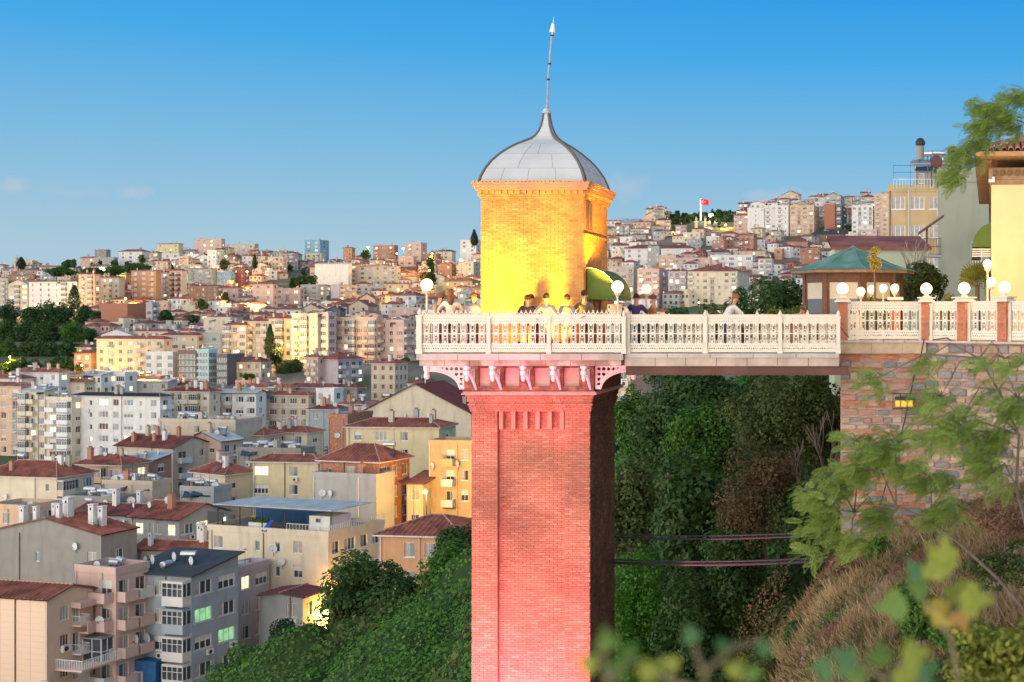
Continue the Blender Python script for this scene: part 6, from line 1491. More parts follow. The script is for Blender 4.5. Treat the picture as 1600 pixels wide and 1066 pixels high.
bb('flat roof full of satellite dishes before the brown red hip roof', 370, 470, 492, 705, 770, 'stone grey', 'flat', 'c', front='w.w', side='', Y=245, near=True, furn=14, b=7)
bb('white box house between red roofs right of the beige block', 494, 522, 530, 610, 660, 'white', 'flat', 'c', front='ws', side='w', Y=345, furn=1)
bb('low blue grey house with red roof behind the brick party wall', 482, 528, 545, 640, 690, 'blue grey', 'hip', 'k', front='ww', side='w', Y=310, near=True)
bb('small red roofed house before the cream warehouse', 530, 572, 585, 632, 680, 'white', 'hip', 'l', front='ww', side='w', Y=320, near=True)
# red roof terraces at 575-600
for i, (hint, xl, xc, xr, yt, wl_, rc) in enumerate([
 ('leftmost house with a low red hip roof below the pine wood', -20, 34, 52, 592, 'white', 'r'), ('white walled house with red hip roof right below the pine wood', 20, 92, 104, 582, 'white', 'l'),
 ('red roofed row house with clay chimneys below the pine wood', 48, 132, 148, 598, 'cream', 'l'), ('small white house at the right foot of the pine wood', 128, 158, 166, 586, 'white', 't'),
 ('long white shed with arched front below the yellow lit wall', 152, 195, 215, 584, 'white', 'c'), ('grey tin roofed house before the modern glass building', 205, 262, 272, 596, 'grey', 't'),
 ('terracotta box building before the modern glass building', 208, 250, 258, 590, 'terracotta', 'c'), ('house with red roof and grey chimney before the brown framed glass building', 262, 312, 322, 602, 'beige', 'k'),
 ('red hip roofed hall right of the tin roof, centre left', 372, 448, 462, 606, 'beige', 'l'), ('low red roofed house before the pink striped block', 448, 522, 534, 606, 'stone grey', 'k'),
 ('brown roofed low house before the grey party wall, centre', 520, 558, 566, 606, 'stone grey', 'k')]):
    bb(hint, xl, xc, xr, yt, 640, wl_, 'flat' if rc == 'c' else ('mono' if rc == 't' else 'hip'), rc, Y=375+i*3, near=i in (1, 2, 8), furn=4, pitch=.42, front='wwww' if i != 4 else 'QQQ')
# --- 490-600 mid row
bb('big beige five-storey block with wide red hip roof left of the glass building', 151, 256, 264, 530, 588, 'beige', 'hip', 'r', front='wbwWbwb', side='w', lit=.05)
bb('amber lit building at the foot of the pine wood', 116, 142, 148, 552, 583, 'orange', 'mono', 'r', front='ww', side='', lit=.3)
bb('small house with a tiled roof just above the amber lit building', 120, 142, 147, 543, 565, 'ochre', 'hip', 'k', front='w')
GB = bb('modern office building with white panels, dark glass and brown frames', 228, 270, 283, 552, 600, 'white', 'flat', 'c', front='Q.Q.Q', side='', th=6, name='office_building', cat='office building', pane='blue', sh=2.6, b=12, group='parts of the modern office complex')
bb('middle wing of the office building in dark glass and brown frame', 278, 306, 312, 550, 602, 'brown', 'flat', 'c', front='Q', side='', th=6, name='office_building', cat='office building', pane='blue', sh=2.2, b=12, group='parts of the modern office complex', lit=.1)
bb('pale cyan glass corner tower of the modern office', 305, 326, 340, 548, 603, 'pale cyan', 'flat', 'c', front='Q', side='Q', th=16, name='office_building', cat='office building', pane='litw' if False else 'blue', sh=2.2, b=10, group='parts of the modern office complex')
bb('dark teal glass end wing of the modern office', 338, 355, 357, 556, 603, 'dark grey', 'flat', 'c', front='Q', side='', th=6, name='office_building', cat='office building', pane='blue', sh=2.4, b=10, group='parts of the modern office complex')
bb('stone hall with tall arched lit windows and red roof right of the glass office', 357, 408, 424, 566, 600, 'beige', 'hip', 'k', front='wwww', side='ww', lit=.5, pitch=.5, name='school_hall', cat='hall')
bb('white gabled house above the big beige block', 158, 206, 214, 523, 545, 'white', 'gy', 't', front='ww', pitch=.3)
bb('long red hip roofed block behind the white gable', 196, 262, 272, 518, 545, 'cream', 'hip', 'r', front='wwwwww')
bb('grey beige block right of the long red roof', 252, 308, 314, 524, 560, 'beige', 'hip', 'k', front='wWws')
bb('white and grey flat roofed box above the glass office', 287, 344, 367, 524, 560, 'blue grey', 'flat', 'c', front='WwW', side='', th=18)
bb('cream house with a dark roof over the white grey box', 318, 360, 370, 498, 530, 'cream', 'flat', 'c', front='ww')
bb('bare red brick building with a grey side wall above the beige block', 155, 199, 232, 476, 516, 'bare brick', 'flat', 'c', th=20, front='', side='', b=18)
bb('narrow stair tower with dark windows right of the bare red brick building', 228, 238, 243, 474, 516, 'lilac grey', 'flat', 'c', front='W', lit=.1)
bb('beige twin house with hip roofs left of the tall cypress', 350, 384, 388, 508, 560, 'cream', 'hip', 'r', front='BbW', side='w', lit=.25)
bb('ochre balcony block with hip roof directly behind the tall cypress', 386, 420, 424, 502, 560, 'beige', 'hip', 'r', front='bWb', side='w', lit=.15)
bb('yellow floodlit block right of the tall cypress', 420, 456, 459, 498, 562, 'yellow', 'hip', 'r', front='wBw', lit=.3)
bb('cream high block with balconies beside the grey striped tower', 456, 496, 498, 492, 570, 'cream', 'flat', 'c', front='bBs', lit=.05, b=10)
bb('grey tower block with paired dark windows in the centre', 496, 513, 525, 490, 570, 'lilac grey', 'flat', 'c', front='W', side='W', th=20, pane='dark')
bb('cream pink block with roller shutters right of the grey tower block', 525, 588, 592, 498, 568, 'peach', 'flat', 'c', front='WbBWbB', lit=.02)
bb('pink block with white shutters and tanks on the roof left of the platform', 592, 631, 648, 502, 568, 'pink', 'flat', 'c', front='wwW', side='bbb', th=20, furn=8)
bb('red and white striped front block below the grey tower block', 478, 497, 500, 558, 604, 'pink', 'hip', 'r', front='SS')
bb('grey brown blank walled house with red hip roof in the centre', 494, 528, 568, 562, 604, 'lilac grey', 'hip', 'r', th=24, front='', side='bwbw', pitch=.4)
bb('beige four-storey block with red shutters left below the platform', 580, 617, 637, 568, 628, 'beige', 'hip', 'r', th=20, front='www', side='www', pane='brown')
bb('grey roofed house below the left platform bracket', 636, 662, 690, 600, 640, 'white', 'hip', 'k', th=20, front='ww', side='w')
# --- upper slope, left
bb('low orange washed houses with clay roofs at the far left skyline', 12, 52, 58, 431, 447, 'orange', 'hip', 'l', front='wwww', lit=.2)
bb('long pink house in front of the orange house at the far left', 24, 68, 75, 440, 452, 'pink', 'hip', 'l', front='wwwww')
bb('beige block cut by the left edge of the photo halfway up', -20, 12, 13, 436, 482, 'beige', 'flat', 'c', front='bWb')
bb('cream block with a blue gabled roof near the left edge', 13, 43, 45, 444, 484, 'cream', 'gy', 't', front='WBW', lit=.2)
bb('big cream white flat fronted building above the pine wood', 45, 120, 123, 440, 486, 'white', 'hip', 'k', front='swwsBw', pitch=.12, lit=.02)
bb('white and brown balcony block right of the big cream building', 123, 148, 150, 429, 488, 'pink', 'hip', 'r', front='SB', lit=.1)
bb('grey beige five-storey block with red hip roof left of the orange block', 150, 186, 192, 434, 482, 'beige', 'hip', 'r', front='bwbw')
bb('bright orange six-storey block on the left hillside', 205, 244, 252, 423, 478, 'orange', 'hip', 'k', front='bWb', side='.', pane='shutter', pitch=.2)
bb('narrow pink house wedged right of the orange block', 251, 264, 267, 426, 470, 'pink', 'hip', 'r', front='b')
bb('six-storey block with dark red balconies and grey side', 265, 284, 292, 423, 472, 'cream', 'hip', 'r', front='SS', side='', trim=MATS['plaster_dark red'])
bb('grey block with violet lit balcony and red roof', 294, 332, 337, 420, 452, 'grey', 'hip', 'r', front='bWb', side='', pitch=.2)
bb('brown stone mansion with a red roof and tall windows', 295, 340, 347, 448, 482, 'brown', 'hip', 'k', front='wwwww', side='www')
bb('blue glass fronted house on the left hillside', 339, 361, 364, 426, 452, 'blue', 'flat', 'c', front='QQ', pane='blue')
bb('dark red house above the amber lit lane', 364, 383, 386, 420, 450, 'dark red', 'hip', 'k', front='sw')
bb('white house with hip roof below the six-storey block', 262, 283, 295, 467, 494, 'white', 'hip', 'r', th=20, front='www', side='w')
bb('peach flat house left of the white hip roofed house', 245, 262, 264, 473, 494, 'peach', 'flat', 'c', front='ww')
bb('small white house with red roof below the brown mansion', 325, 345, 348, 470, 494, 'white', 'hip', 'r', front='ww')
bb('pink brown house with dark balconies beside the brown mansion', 346, 372, 376, 450, 476, 'pink', 'hip', 'r', front='bw')
bb('pink white four-storey block with hip roof above the cypress', 395, 427, 430, 444, 482, 'pink', 'hip', 'r', front='ww', side='w', pitch=.5)
bb('low pink balcony house right of the pink white block', 429, 469, 472, 452, 476, 'pink', 'flat', 'c', front='WbW')
bb('grey block with an orange side, in the upper centre', 470, 497, 510, 446, 474, 'grey', 'flat', 'c', th=22, front='bW', side='w')
bb('grey block with stacked balconies right of the orange sided block', 517, 530, 557, 446, 482, 'lilac grey', 'flat', 'c', th=25, front='', side='bbb', lit=.1)
bb('grey balcony block joined to its right', 556, 598, 602, 448, 468, 'grey', 'flat', 'c', front='bwbw')
bb('tall blank grey white gable wall in the upper centre', 492, 544, 547, 412, 452, 'white', 'mono', 't', front='', side='')
bb('pink block with balcony columns right of the blank wall', 545, 560, 562, 414, 448, 'pink', 'hip', 'r', front='b')
bb('wide beige block with shutters and a red roof right of the blank wall', 560, 620, 624, 416, 450, 'beige', 'hip', 'r', front='WWwWb', pitch=.2)
bb('yellow floodlit garden wall house in the upper centre', 600, 638, 641, 444, 462, 'yellow', 'hip', 'l', front='ww', lit=.4)
bb('low red roofed house left of the platform lamp', 612, 650, 664, 462, 486, 'white', 'hip', 'r', front='ww', pitch=.5)
bb('pink house with white shutters behind the platform lamp', 607, 658, 665, 482, 506, 'pink', 'flat', 'c', front='WwW')
bb('orange gabled roof house in the centre of the hillside', 560, 586, 592, 468, 490, 'peach', 'gy', 'l', front='ww', pitch=.6)
bb('beige house with brown gable roof in the centre of the hillside', 545, 575, 590, 478, 500, 'beige', 'gy', 'r', front='ww', pitch=.5)
bb('blue white house with red hip roof in the left centre', 383, 424, 434, 490, 506, 'blue grey', 'hip', 'r', front='www', pitch=.3)
bb('house with a long clay roof right of the blue white house', 432, 470, 478, 484, 506, 'white', 'hip', 'r', front='www')
bb('house with zigzag red gables in the centre', 466, 505, 512, 486, 506, 'beige', 'gy', 'r', front='ww', pitch=.5)
bb('dark blue sheet roofed house in the centre', 511, 532, 540, 484, 504, 'dark grey', 'gy', 'b', front='w')
# skyline, left
bb('grey stone ruin like house on the left skyline', 148, 166, 173, 391, 406, 'stone grey', 'flat', 'c', front='ws', side='w')
bb('pink house with red roof on the left skyline', 125, 148, 152, 403, 418, 'pink', 'hip', 'r', front='ww')
bb('grey block under the stone ruin like house', 148, 178, 182, 403, 420, 'grey', 'flat', 'c', front='w.')
bb('white skyline block with red roof left of the yellow one', 186, 222, 235, 393, 412, 'white', 'hip', 'r', front='wWw', side='')
bb('pale yellow skyline building with shallow roof', 246, 279, 286, 381, 402, 'yellow', 'hip', 'k', front='wwww', side='', pitch=.15)
bb('white house below the yellow skyline building', 243, 280, 284, 397, 412, 'white', 'flat', 'c', front='WwW')
bb('large pinkish skyline block with loggias and antennas', 304, 346, 350, 374, 402, 'pink', 'flat', 'c', front='wWWw', furn=6, lit=.2)
bb('tall white grey house below the large skyline block', 324, 338, 345, 392, 426, 'white', 'flat', 'c', front='ww', side='w')
bb('beige skyline block with a set-back top floor', 363, 398, 404, 382, 404, 'beige', 'flat', 'c', front='wWw')
bb('small white house with red roof above the amber lane', 378, 394, 397, 400, 416, 'white', 'hip', 'r', front='ww')
bb('blue fronted white block on the centre skyline', 476, 500, 514, 376, 404, 'blue', 'flat', 'c', th=20, front='WW', side='w')
bb('grey cream house under the blue fronted block', 478, 502, 508, 397, 414, 'cream', 'flat', 'c', front='WbW')
bb('orange round windowed house on the skyline', 536, 550, 554, 388, 404, 'orange', 'hip', 'l', front='ww')
bb('terracotta skyline house with a veranda', 583, 616, 622, 384, 404, 'terracotta', 'flat', 'c', front='bWb', lit=.2)
bb('pink and white tall house on the skyline left of the platform lamp', 634, 658, 667, 380, 420, 'pink', 'flat', 'c', th=18, front='bW', side='w')
bb('cream house with a turreted tin roof on the skyline', 681, 706, 712, 393, 414, 'cream', 'hip', 'b', front='wwww', lit=.1)
bb('white modern house with a cypress on the skyline beside the cabin', 719, 744, 752, 376, 404, 'white', 'flat', 'c', front='WW', side='W')
bb('grey box house left of the cabin top', 716, 740, 750, 410, 444, 'grey', 'flat', 'c', th=18, front='.w', side='w')
bb('brown red roofed house above the picket screen', 684, 706, 712, 414, 444, 'brown', 'hip', 'r', front='ww', pitch=.6)
bb('hall with a curved brown roof right above the picket screen', 694, 738, 752, 440, 462, 'ochre', 'hip', 'r', front='wwww', lit=.3, pitch=.4)
bb('pink house with a wide loggia on the upper right of the left hill', 622, 646, 650, 402, 426, 'pink', 'flat', 'c', front='WW')
# --- right of the cabin
RR = [
 ('wide white public building with a long red roof above the town at right', 976, 1082, 1090, 388, 408, 'white', 'hip', 'k', dict(front='wwwwwww', pitch=.35)),
 ('white house with a red awning roof left of the wide public building', 955, 982, 990, 384, 400, 'white', 'hip', 'r', {}),
 ('grey stair block right of the awning', 1012, 1030, 1033, 386, 418, 'grey', 'flat', 'c', dict(front='w.w')),
 ('peach block with open loggias right of the grey stair block', 1030, 1056, 1060, 400, 426, 'peach', 'flat', 'c', dict(front='SS', lit=.3)),
 ('main cream five-storey apartment block with red hipped roofs behind the bridge', 1074, 1152, 1180, 424, 476, 'cream', 'hip', 'r', dict(front='bwWbwWb', side='www', lit=.03, pitch=.3)),
 ('grey cream block left of the main cream block', 1044, 1072, 1076, 424, 476, 'lilac grey', 'hip', 'k', dict(front='wbb', lit=.08)),
 ('pinkish balcony block right of the awning lamp', 996, 1030, 1044, 422, 478, 'pink', 'flat', 'c', dict(front='bWb', side='b', lit=.05)),
 ('beige block between awning and pinkish block', 950, 990, 998, 418, 478, 'beige', 'flat', 'c', dict(front='bwWb', lit=.1)),
 ('long pink beige terrace of houses above the main cream block', 1052, 1110, 1114, 404, 424, 'pink', 'flat', 'c', dict(front='wWbwW')),
 ('white shuttered row right of the long pink beige terrace', 1110, 1176, 1182, 400, 424, 'white', 'flat', 'c', dict(front='WwWwW')),
 ('pinkish long building with a red roof edge in the right middle', 1148, 1196, 1212, 392, 412, 'peach', 'hip', 'r', dict(front='wwww', side='ww', pitch=.15)),
 ('small orange fronted house right of the pinkish long building', 1210, 1222, 1225, 390, 406, 'orange', 'flat', 'c', dict(front='w')),
 ('white high rise at the left end of the right skyline row', 1168, 1194, 1197, 326, 372, 'white', 'flat', 'c', dict(front='.s.', lit=.02)),
 ('white balcony high rise second in the right skyline row', 1195, 1232, 1236, 322, 370, 'white', 'flat', 'c', dict(front='bWbs', lit=.05)),
 ('pale block with orange striped base third in the right skyline row', 1234, 1272, 1280, 322, 368, 'peach', 'flat', 'c', dict(front='WbWb')),
 ('red brick fronted block on the right skyline', 1288, 1305, 1308, 320, 364, 'bare brick', 'flat', 'c', dict(front='', side='')),
 ('narrow dark block with white balconies right of the red brick block', 1306, 1315, 1324, 322, 364, 'dark grey', 'flat', 'c', dict(front='S', side='b')),
 ('pale block of five floors beside the dark narrow block', 1331, 1364, 1369, 322, 374, 'white', 'flat', 'c', dict(front='WbWb', lit=.02)),
 ('higher peach block left of the orange brown apartment house', 1366, 1388, 1392, 304, 374, 'peach', 'flat', 'c', dict(front='bW', lit=.02)),
 ('pinkish house with stacked lit floors below the high rises', 1150, 1176, 1180, 344, 372, 'pink', 'flat', 'c', dict(front='Sw', lit=.3)),
 ('peach house with wide hip roof in the right middle', 1230, 1262, 1272, 378, 398, 'terracotta', 'hip', 'k', dict(front='ww', pitch=.5)),
 ('long low hut with a dark roof below the red brick block', 1268, 1318, 1326, 366, 382, 'brown', 'mono', 'b', dict(front='www')),
]
for h_, xl, xc, xr, yt, yb, wl_, rf, rc_, k_ in RR:
    bb(h_, xl, xc, xr, yt, yb, wl_, rf, rc_, th=k_.pop('th', 6), **k_)
bb('salmon apartment wall with a white window seen under the bridge beside the tower', 940, 985, 1012, 560, 700, 'peach', 'flat', 'c', th=6, Y=150, near=True, front='.w', side='W', furn=0, name='apartment_block', low=20)
# close houses right of the pavilion
building('apartment_block', 'orange brown apartment house with big white windows and a roof terrace', 1388, 1478, 1500, 296, 152, 4, 'ochre', 'flat', 'c', True, front='WWW', side='W', furn=0, b=11, H=30, sh=3.4, rows=4, lit=0, pane='curtain', trim=None)
building('house', 'bare grey rooftop storey of the house behind the feathery branches', 1428, 1500, 1506, 256, 158, 4, 'stone grey', 'mono', 'c', True, front='s.s', side='', furn=4, b=6, H=3.6)
building('house', 'tall grey-green rendered house wall with damp stains right of the bare tree', 1466, 1545, 1560, 278, 80, 2, 'damp green grey', 'flat', 'c', True, front='.s', side='', furn=0, b=8, H=12, rows=1, first=3.5, trim=None, group=None)
building('house', 'long pale green low wall with a red tile edge behind the pavilion', 1304, 1450, 1452, 388, 62, -6, 'pale green', 'mono', 'r', True, front='', side='', furn=0, b=2.5, H=7, overhang=.15, group=None)
GREENT = LM['bright']
# ------------------------------------------------------------------ details on the near blocks
def at(px, py, Y): return P(px, py, Y)
# roof terrace of the yellow block
def loc(bt, v): return bt.matrix_world.inverted() @ Vector(v)
bpy.context.view_layer.update()
BI = {b_['o'].name: b_ for b_ in BLDS}
bd = BI[D_.name]; a, b, H = bd['a'], bd['b'], bd['H']
dd = min(b-.5, 7.5); q = MB(); q.box(-a+.5, .3, .2, dd, H+3.0, H+3.1); q.build('canopy_sheet', M_tin, D_)
q = MB()
for x in np.linspace(-a+.8, -.2, 6): q.box(x-.05, x+.05, .6, .7, H, H+3.0)
q.box(-a+.5, .3, .2, .3, H+2.85, H+3.0); q.build('canopy_posts', M_dark, D_)
q = MB(); q.box(-4.2, -.9, 1.5, 5, H, H+2.1); q.build('shed', WALL['white'], D_); q = MB(); q.box(-3.2, -2.5, 1.47, 1.5, H+1.3, H+1.8); q.build('shed_window', M_glass, D_)
q = MB(); q.box(-a+.6, -6, dd-.4, dd-.2, H, H+2.9); q.build('back_wall', M_awnb, D_); q = MB(); q.box(-a-2.2, -a+.3, 2.0, 2.06, H, H+1.8); q.build('windbreak', M_dark, D_)
q = MB()
for x in np.linspace(-6.2, .05, 14): q.box(x-.02, x+.02, -.1, -.06, H+.55, H+1.25)
q.box(-6.2, .1, -.1, -.05, H+1.22, H+1.28)
for y in np.linspace(0, b, 26): q.box(.04, .08, y-.02, y+.02, H+.55, H+1.25)
q.box(.03, .08, 0, b, H+1.22, H+1.28); q.build('terrace_railing', M_whitepaint, D_)
sl = thing('slide', 'small blue plastic playground slide on the roof terrace', 'slide', tuple(D_.matrix_world @ Vector((-9.6, 1.2, H))), -.3)
q = MB(); q.quad((-.3,0,1.3), (.3,0,1.3), (.3,-1.4,.1), (-.3,-1.4,.1)); q.box(-.33,-.3,-1.4,0,.1,.25); q.box(.3,.33,-1.4,0,.1,.25); q.tube([(-.3,0,1.25),(-.3,-1.4,.2)], .06, 5); q.tube([(.3,0,1.25),(.3,-1.4,.2)], .06, 5)
q.build('chute', mat('blue_plastic', (.02,.12,.55), .4, .05), sl)
q = MB(); q.tube([(-.3,.02,0),(-.3,.02,1.6)], .03, 5); q.tube([(.3,.02,0),(.3,.02,1.6)], .03, 5)
for i in range(4): q.tube([(-.3,.02,.3+.3*i),(.3,.02,.3+.3*i)], .025, 5)
q.build('ladder', mat('red_plastic', (.5,.04,.03), .4, .05), sl)
# planter trough
pt = thing('planter', 'white planter trough with green plants on the roof terrace', 'planter', tuple(D_.matrix_world @ Vector((-11.6, 1.3, H))), D_.rotation_euler.z)
q = MB(); q.box(-1.5,1.5,-.3,.3,0,.9); q.build('trough', WALL['white'], pt)
rg = np.random.default_rng(6); C = rg.uniform((-1.4,-.3,.9), (1.4,.3,1.5), (500, 3)); Nn = rg.normal(size=C.shape); Nn /= np.linalg.norm(Nn, axis=1, keepdims=True); link('plants', quadmesh('plants', rhombs(C, Nn, .18, .5, rg), LM['ivy']), pt)
# blue grey block: forced bays, green window, awning; peach block: balcony, conservatory, air conditioner
b_ = BI[B_.name]; a, b, H = b_['a'], b_['b'], b_['H']
sw = sorted([c for c in B_.children if c.name.startswith('window') and abs(c.rotation_euler.z-R(90)) < .1], key=lambda c: (-round(c.location.z, 1), c.location.y))
for i in (2, 5):
    if i < len(sw):
        sw[i]['label'] = 'window glowing green'
        for c in sw[i].children: c.data = win_mesh('W', 'litg', True)[1]
q = MB(); q.box(-a-1.5, -3.2, -1.6, 1, H-15, H-9.2); q.build('lower_wing', M_awnb, B_)
b_ = BI[A_.name]; a, b, H = b_['a'], b_['b'], b_['H']
for z, w in ((H-7.4, 7.5),):
    q = MB(); q.box(.005, 3.4, 1.0, 9, z-.2, z); q.build('balcony_slab', WALL['pink'], A_)
    q = MB(); q.box(.005, 3.45, 1.0, 1.06, z+.95, z+1.0); q.box(3.38, 3.44, 1.06, 9, z+.95, z+1.0)
    for k in range(16): q.box(.1+k*.215, .14+k*.215, 1.0, 1.04, z, z+.95)
    for k in range(36): q.box(3.39, 3.43, 1.1+k*.218, 1.14+k*.218, z, z+.95)
    q.build('balcony_railing', M_whitepaint, A_)
    q = MB(); q.box(.01, 2.6, 4.2, 9, z+2.35, z+2.48); q.build('conservatory_roof', M_concrete, A_)
    q = MB()
    for y in np.linspace(4.3, 8.9, 7): q.box(2.48, 2.56, y-.04, y+.04, z, z+2.35)
    for x in (.05, 1.25, 2.44): q.box(x, x+.08, 4.3, 4.38, z, z+2.35)
    q.box(.02, 2.56, 4.3, 4.36, z+1.0, z+1.06); q.box(2.5, 2.56, 4.3, 8.9, z+1.0, z+1.06); q.build('conservatory_frame', M_whitepaint, A_)
    q = MB(); q.box(.05, 2.5, 4.39, 8.9, z, z+2.34); q.build('conservatory_glass', M_glass, A_)
q = MB(); q.box(.005, 1.3, 3.8, 7.6, H-4.4, H-4.2); q.box(1.2, 1.3, 3.8, 7.6, H-4.2, H-3.3); q.box(.005, 1.3, 2.9, 7.6, H-1.5, H-.9); q.build('balcony', WALL['pink'], A_)
link('air_conditioner', AC, A_, (-.1, -.005, H-9.1), (0,0,0), (1.2,1.2,1.2)); link('air_conditioner', AC, A_, (.005, 2.1, H-5.9), (0,0,R(90)), (1.2,1.2,1.2))
for k, (x, y, z, s) in enumerate(((3.6, 8.2, H-6.6, 1.3), (3.9, 9.2, H-6.7, 1.3), (1.6, 5.2, H-3.9, 1.2), (1.5, 6.2, H-4.1, 1.0))): link('satellite_dish', DISH, A_, (x, y, z), (0, 0, -.5+.3*k), (s, s, s))
# stone cladding joints as thin recessed lines are modelled as separate slabs proud of the wall
bk_ = MB(); bk_.box(0, 1, -.03, -.003, 0, 1); slab = bk_.mesh('cladding_slab', M_clad)
nrow, ncol = 30, 5
for i in range(nrow):
    z1 = H - .12 - i*.62
    if z1 < H-16: break
    for j in range(ncol):
        w = 1.9; x0 = -.15-(j+1)*w - (i % 2)*.0
        if x0 > -a: link('cladding_slab', slab, A_, (x0, 0, z1-.60), None, (w-.03, 1, .595))
# antennas, chimneys on the high house at the right
for px, py, Y, s in ((1438, 250, 140, 1.0), (1488, 258, 138, .8)):
    t = thing('rooftop_flue', 'grey masonry flue with a round black cowl on the %s skyline house' % ('left of the' if px < 1450 else 'leaf covered'), 'chimney', tuple(P(px, py, Y)))
    q = MB(); q.lathe([(.42,0),(.40,1.5*s)], 10); q.build('stack', WALL['stone grey'], t); q = MB(); q.lathe([(.3,1.5*s),(.5,1.6*s),(.55,1.9*s),(.3,2.3*s),(.03,2.4*s)], 10); q.build('cowl', M_dark, t)
t = thing('round_tank', 'dark red round drum on a steel frame on the rooftop', 'tank', tuple(P(1463, 270, 139))); q = MB(); q.tube([(0,-.4,1.2),(0,.4,1.2)], [.65,.65], 16); q.build('drum', mat('maroon_paint', (.12,.04,.04), .5, .1), t)
q = MB()
for x in (-.5,.5): q.tube([(x,0,-1.5),(x,0,1)], .04, 5)
q.tube([(0,-.5,.2),(0,.2,.2)], [.3,.3], 12); q.build('frame', M_dark, t)
t = thing('roof_railing', 'blue and white railing round the roof terrace of the orange brown apartment house', 'railing', tuple(P(1396, 292, 151.5)))
q = MB()
for i in range(16): q.box(i*.36-.02, i*.36+.02, 0, .04, -.2, .9)
q.box(0, 5.5, 0, .05, .86, .92); q.build('rails', M_whitepaint, t); q = MB()
for x in (0, 2, 4): q.box(x-.03, x+.03, .5, .56, 0, 2.6)
q.box(0, 4, .5, .56, 2.5, 2.6); q.box(0,4,.5,.56,1.7,1.78); q.build('blue_frame', mat('blue_pipe', (.05,.22,.45), .4, .1), t)
# iron balcony and lean-to porch of the grey-green house
t = thing('iron_balcony', 'black iron balcony under a sloping plank porch on the grey-green house', 'balcony', tuple(P(1470, 400, 78)))
k = 78/F; q = MB(); q.box(-28*k, 0, -.9, 0, -.12, 0); q.build('slab', M_concrete, t)
q = MB()
for i in range(13): q.box(-28*k+i*28*k/12.5-.012, -28*k+i*28*k/12.5+.012, -.9, -.875, 0, 1.0)
for z in (.05, .5, .98): q.box(-28*k, 0, -.9, -.87, z, z+.03); q.box(-28*k, -28*k+.03, -.9, 0, z, z+.03)
q.build('railing', M_dark, t)
q = MB(); q.quad((-36*k,-1.2,34*k), (4*k,-1.2,62*k), (4*k,0,62*k+.1), (-36*k,0,34*k+.1)); q.quad((-36*k,-1.2,32*k), (-36*k,0,32*k), (4*k,0,60*k), (4*k,-1.2,60*k)); q.quad((-36*k,-1.2,32*k), (4*k,-1.2,60*k), (4*k,-1.2,62*k), (-36*k,-1.2,34*k)); q.box(-24*k, -21*k, -.9, -.8, 0, 42*k); q.build('porch', M_brown, t)
# ------------------------------------------------------------------ flag, minarets, mosque
fY = 960; t = thing('flagpole', 'tall white flagpole flying a red flag with white crescent and star on the wooded hill', 'flag', tuple(P(1094.5, 345, fY)))
k = fY/F; q = MB(); q.tube([(0,0,0),(0,0,35*k)], [.75, .45], 8); q.build('pole', M_whitepaint, t)
FL, FHt = 12*k, 9*k; q = MB(); 
for i in range(12):
    x0, x1 = i/12*FL+.5, (i+1)/12*FL+.5; f = lambda x: 1.0*math.sin(x*.9)*x/FL; dz = lambda x: -.10*x*x/FL
    q.quad((x0, f(x0), 34*k-FHt+dz(x0)), (x1, f(x1), 34*k-FHt+dz(x1)), (x1, f(x1), 34*k+dz(x1)), (x0, f(x0), 34*k+dz(x0)))
fl = q.build('flag', mat('flag_red', (.72,.02,.03), .7, 0, emit=None), t)
q = MB(); cx_, cz_ = .5+FL*.33, 34*k-FHt*.5-.1; R1, R2 = FHt*.25, FHt*.20
pts_o = [(cx_+R1*math.cos(a), cz_+R1*math.sin(a)) for a in np.linspace(R(38), R(322), 22)]; pts_i = [(cx_+R1*.25+R2*math.cos(a), cz_+R2*math.sin(a)) for a in np.linspace(R(46), R(314), 22)]
for (a0, a1), (b0, b1) in zip(zip(pts_o, pts_o[1:]), zip(pts_i, pts_i[1:])): q.quad((a0[0],-.95,a0[1]), (a1[0],-.95,a1[1]), (b1[0],-.95,b1[1]), (b0[0],-.95,b0[1]))
sx, sz = cx_+R1*1.15, cz_; n0 = len(q.v); q.v += [(sx+(FHt*.125 if i % 2 == 0 else FHt*.05)*math.cos(math.pi+i*math.pi/5), -.95, sz+(FHt*.125 if i % 2 == 0 else FHt*.05)*math.sin(math.pi+i*math.pi/5)) for i in range(10)]+[(sx,-.95,sz)]
for i in range(10): q.f.append((n0+10, n0+i, n0+(i+1) % 10)); q.m.append(0)
q.build('crescent_and_star', M_whitepaint, fl)
def minaret(lb, px, pt, pb, Y, w, group='minarets'):
    t = thing('minaret', lb, 'minaret', tuple(P(px, pb, Y)), 0, group); H = (pb-pt)/F*Y; q = MB(); q.lathe([(w,0),(w*.9,H*.55),(w*.9,H*.56)], 10); q.build('shaft', WALL['peach'], t)
    q = MB(); q.lathe([(w*.9,H*.56),(w*1.5,H*.60),(w*1.5,H*.66),(w*.7,H*.66)], 10); q.build('gallery', WALL['cream'], t); q = MB(); q.lathe([(w*.7,H*.66),(w*.7,H*.8),(w*.9,H*.81),(.02,H)], 10); q.build('cap', M_tin, t)
minaret('slender peach minaret on the far left skyline', 26, 399, 424, 940, 1.5)
minaret('left one of the two minarets below the flag', 1088, 338, 362, 930, 1.2); minaret('right one of the two minarets below the flag, by the pale dome', 1102, 338, 362, 930, 1.2)
t = thing('mosque', 'small mosque with a pale green dome below the wooded flag hill', 'mosque', tuple(P(1107, 368, 925))); k = 925/F
q = MB(); q.box(-12*k, 12*k, -4, 8, -6, 7*k); q.build('wall', WALL['cream'], t); q = MB(); q.lathe([(9*k*math.cos(a), 7*k+9*k*math.sin(a)*.8) for a in np.linspace(0, 1.55, 7)], 14); q.build('dome', M_tin, t)
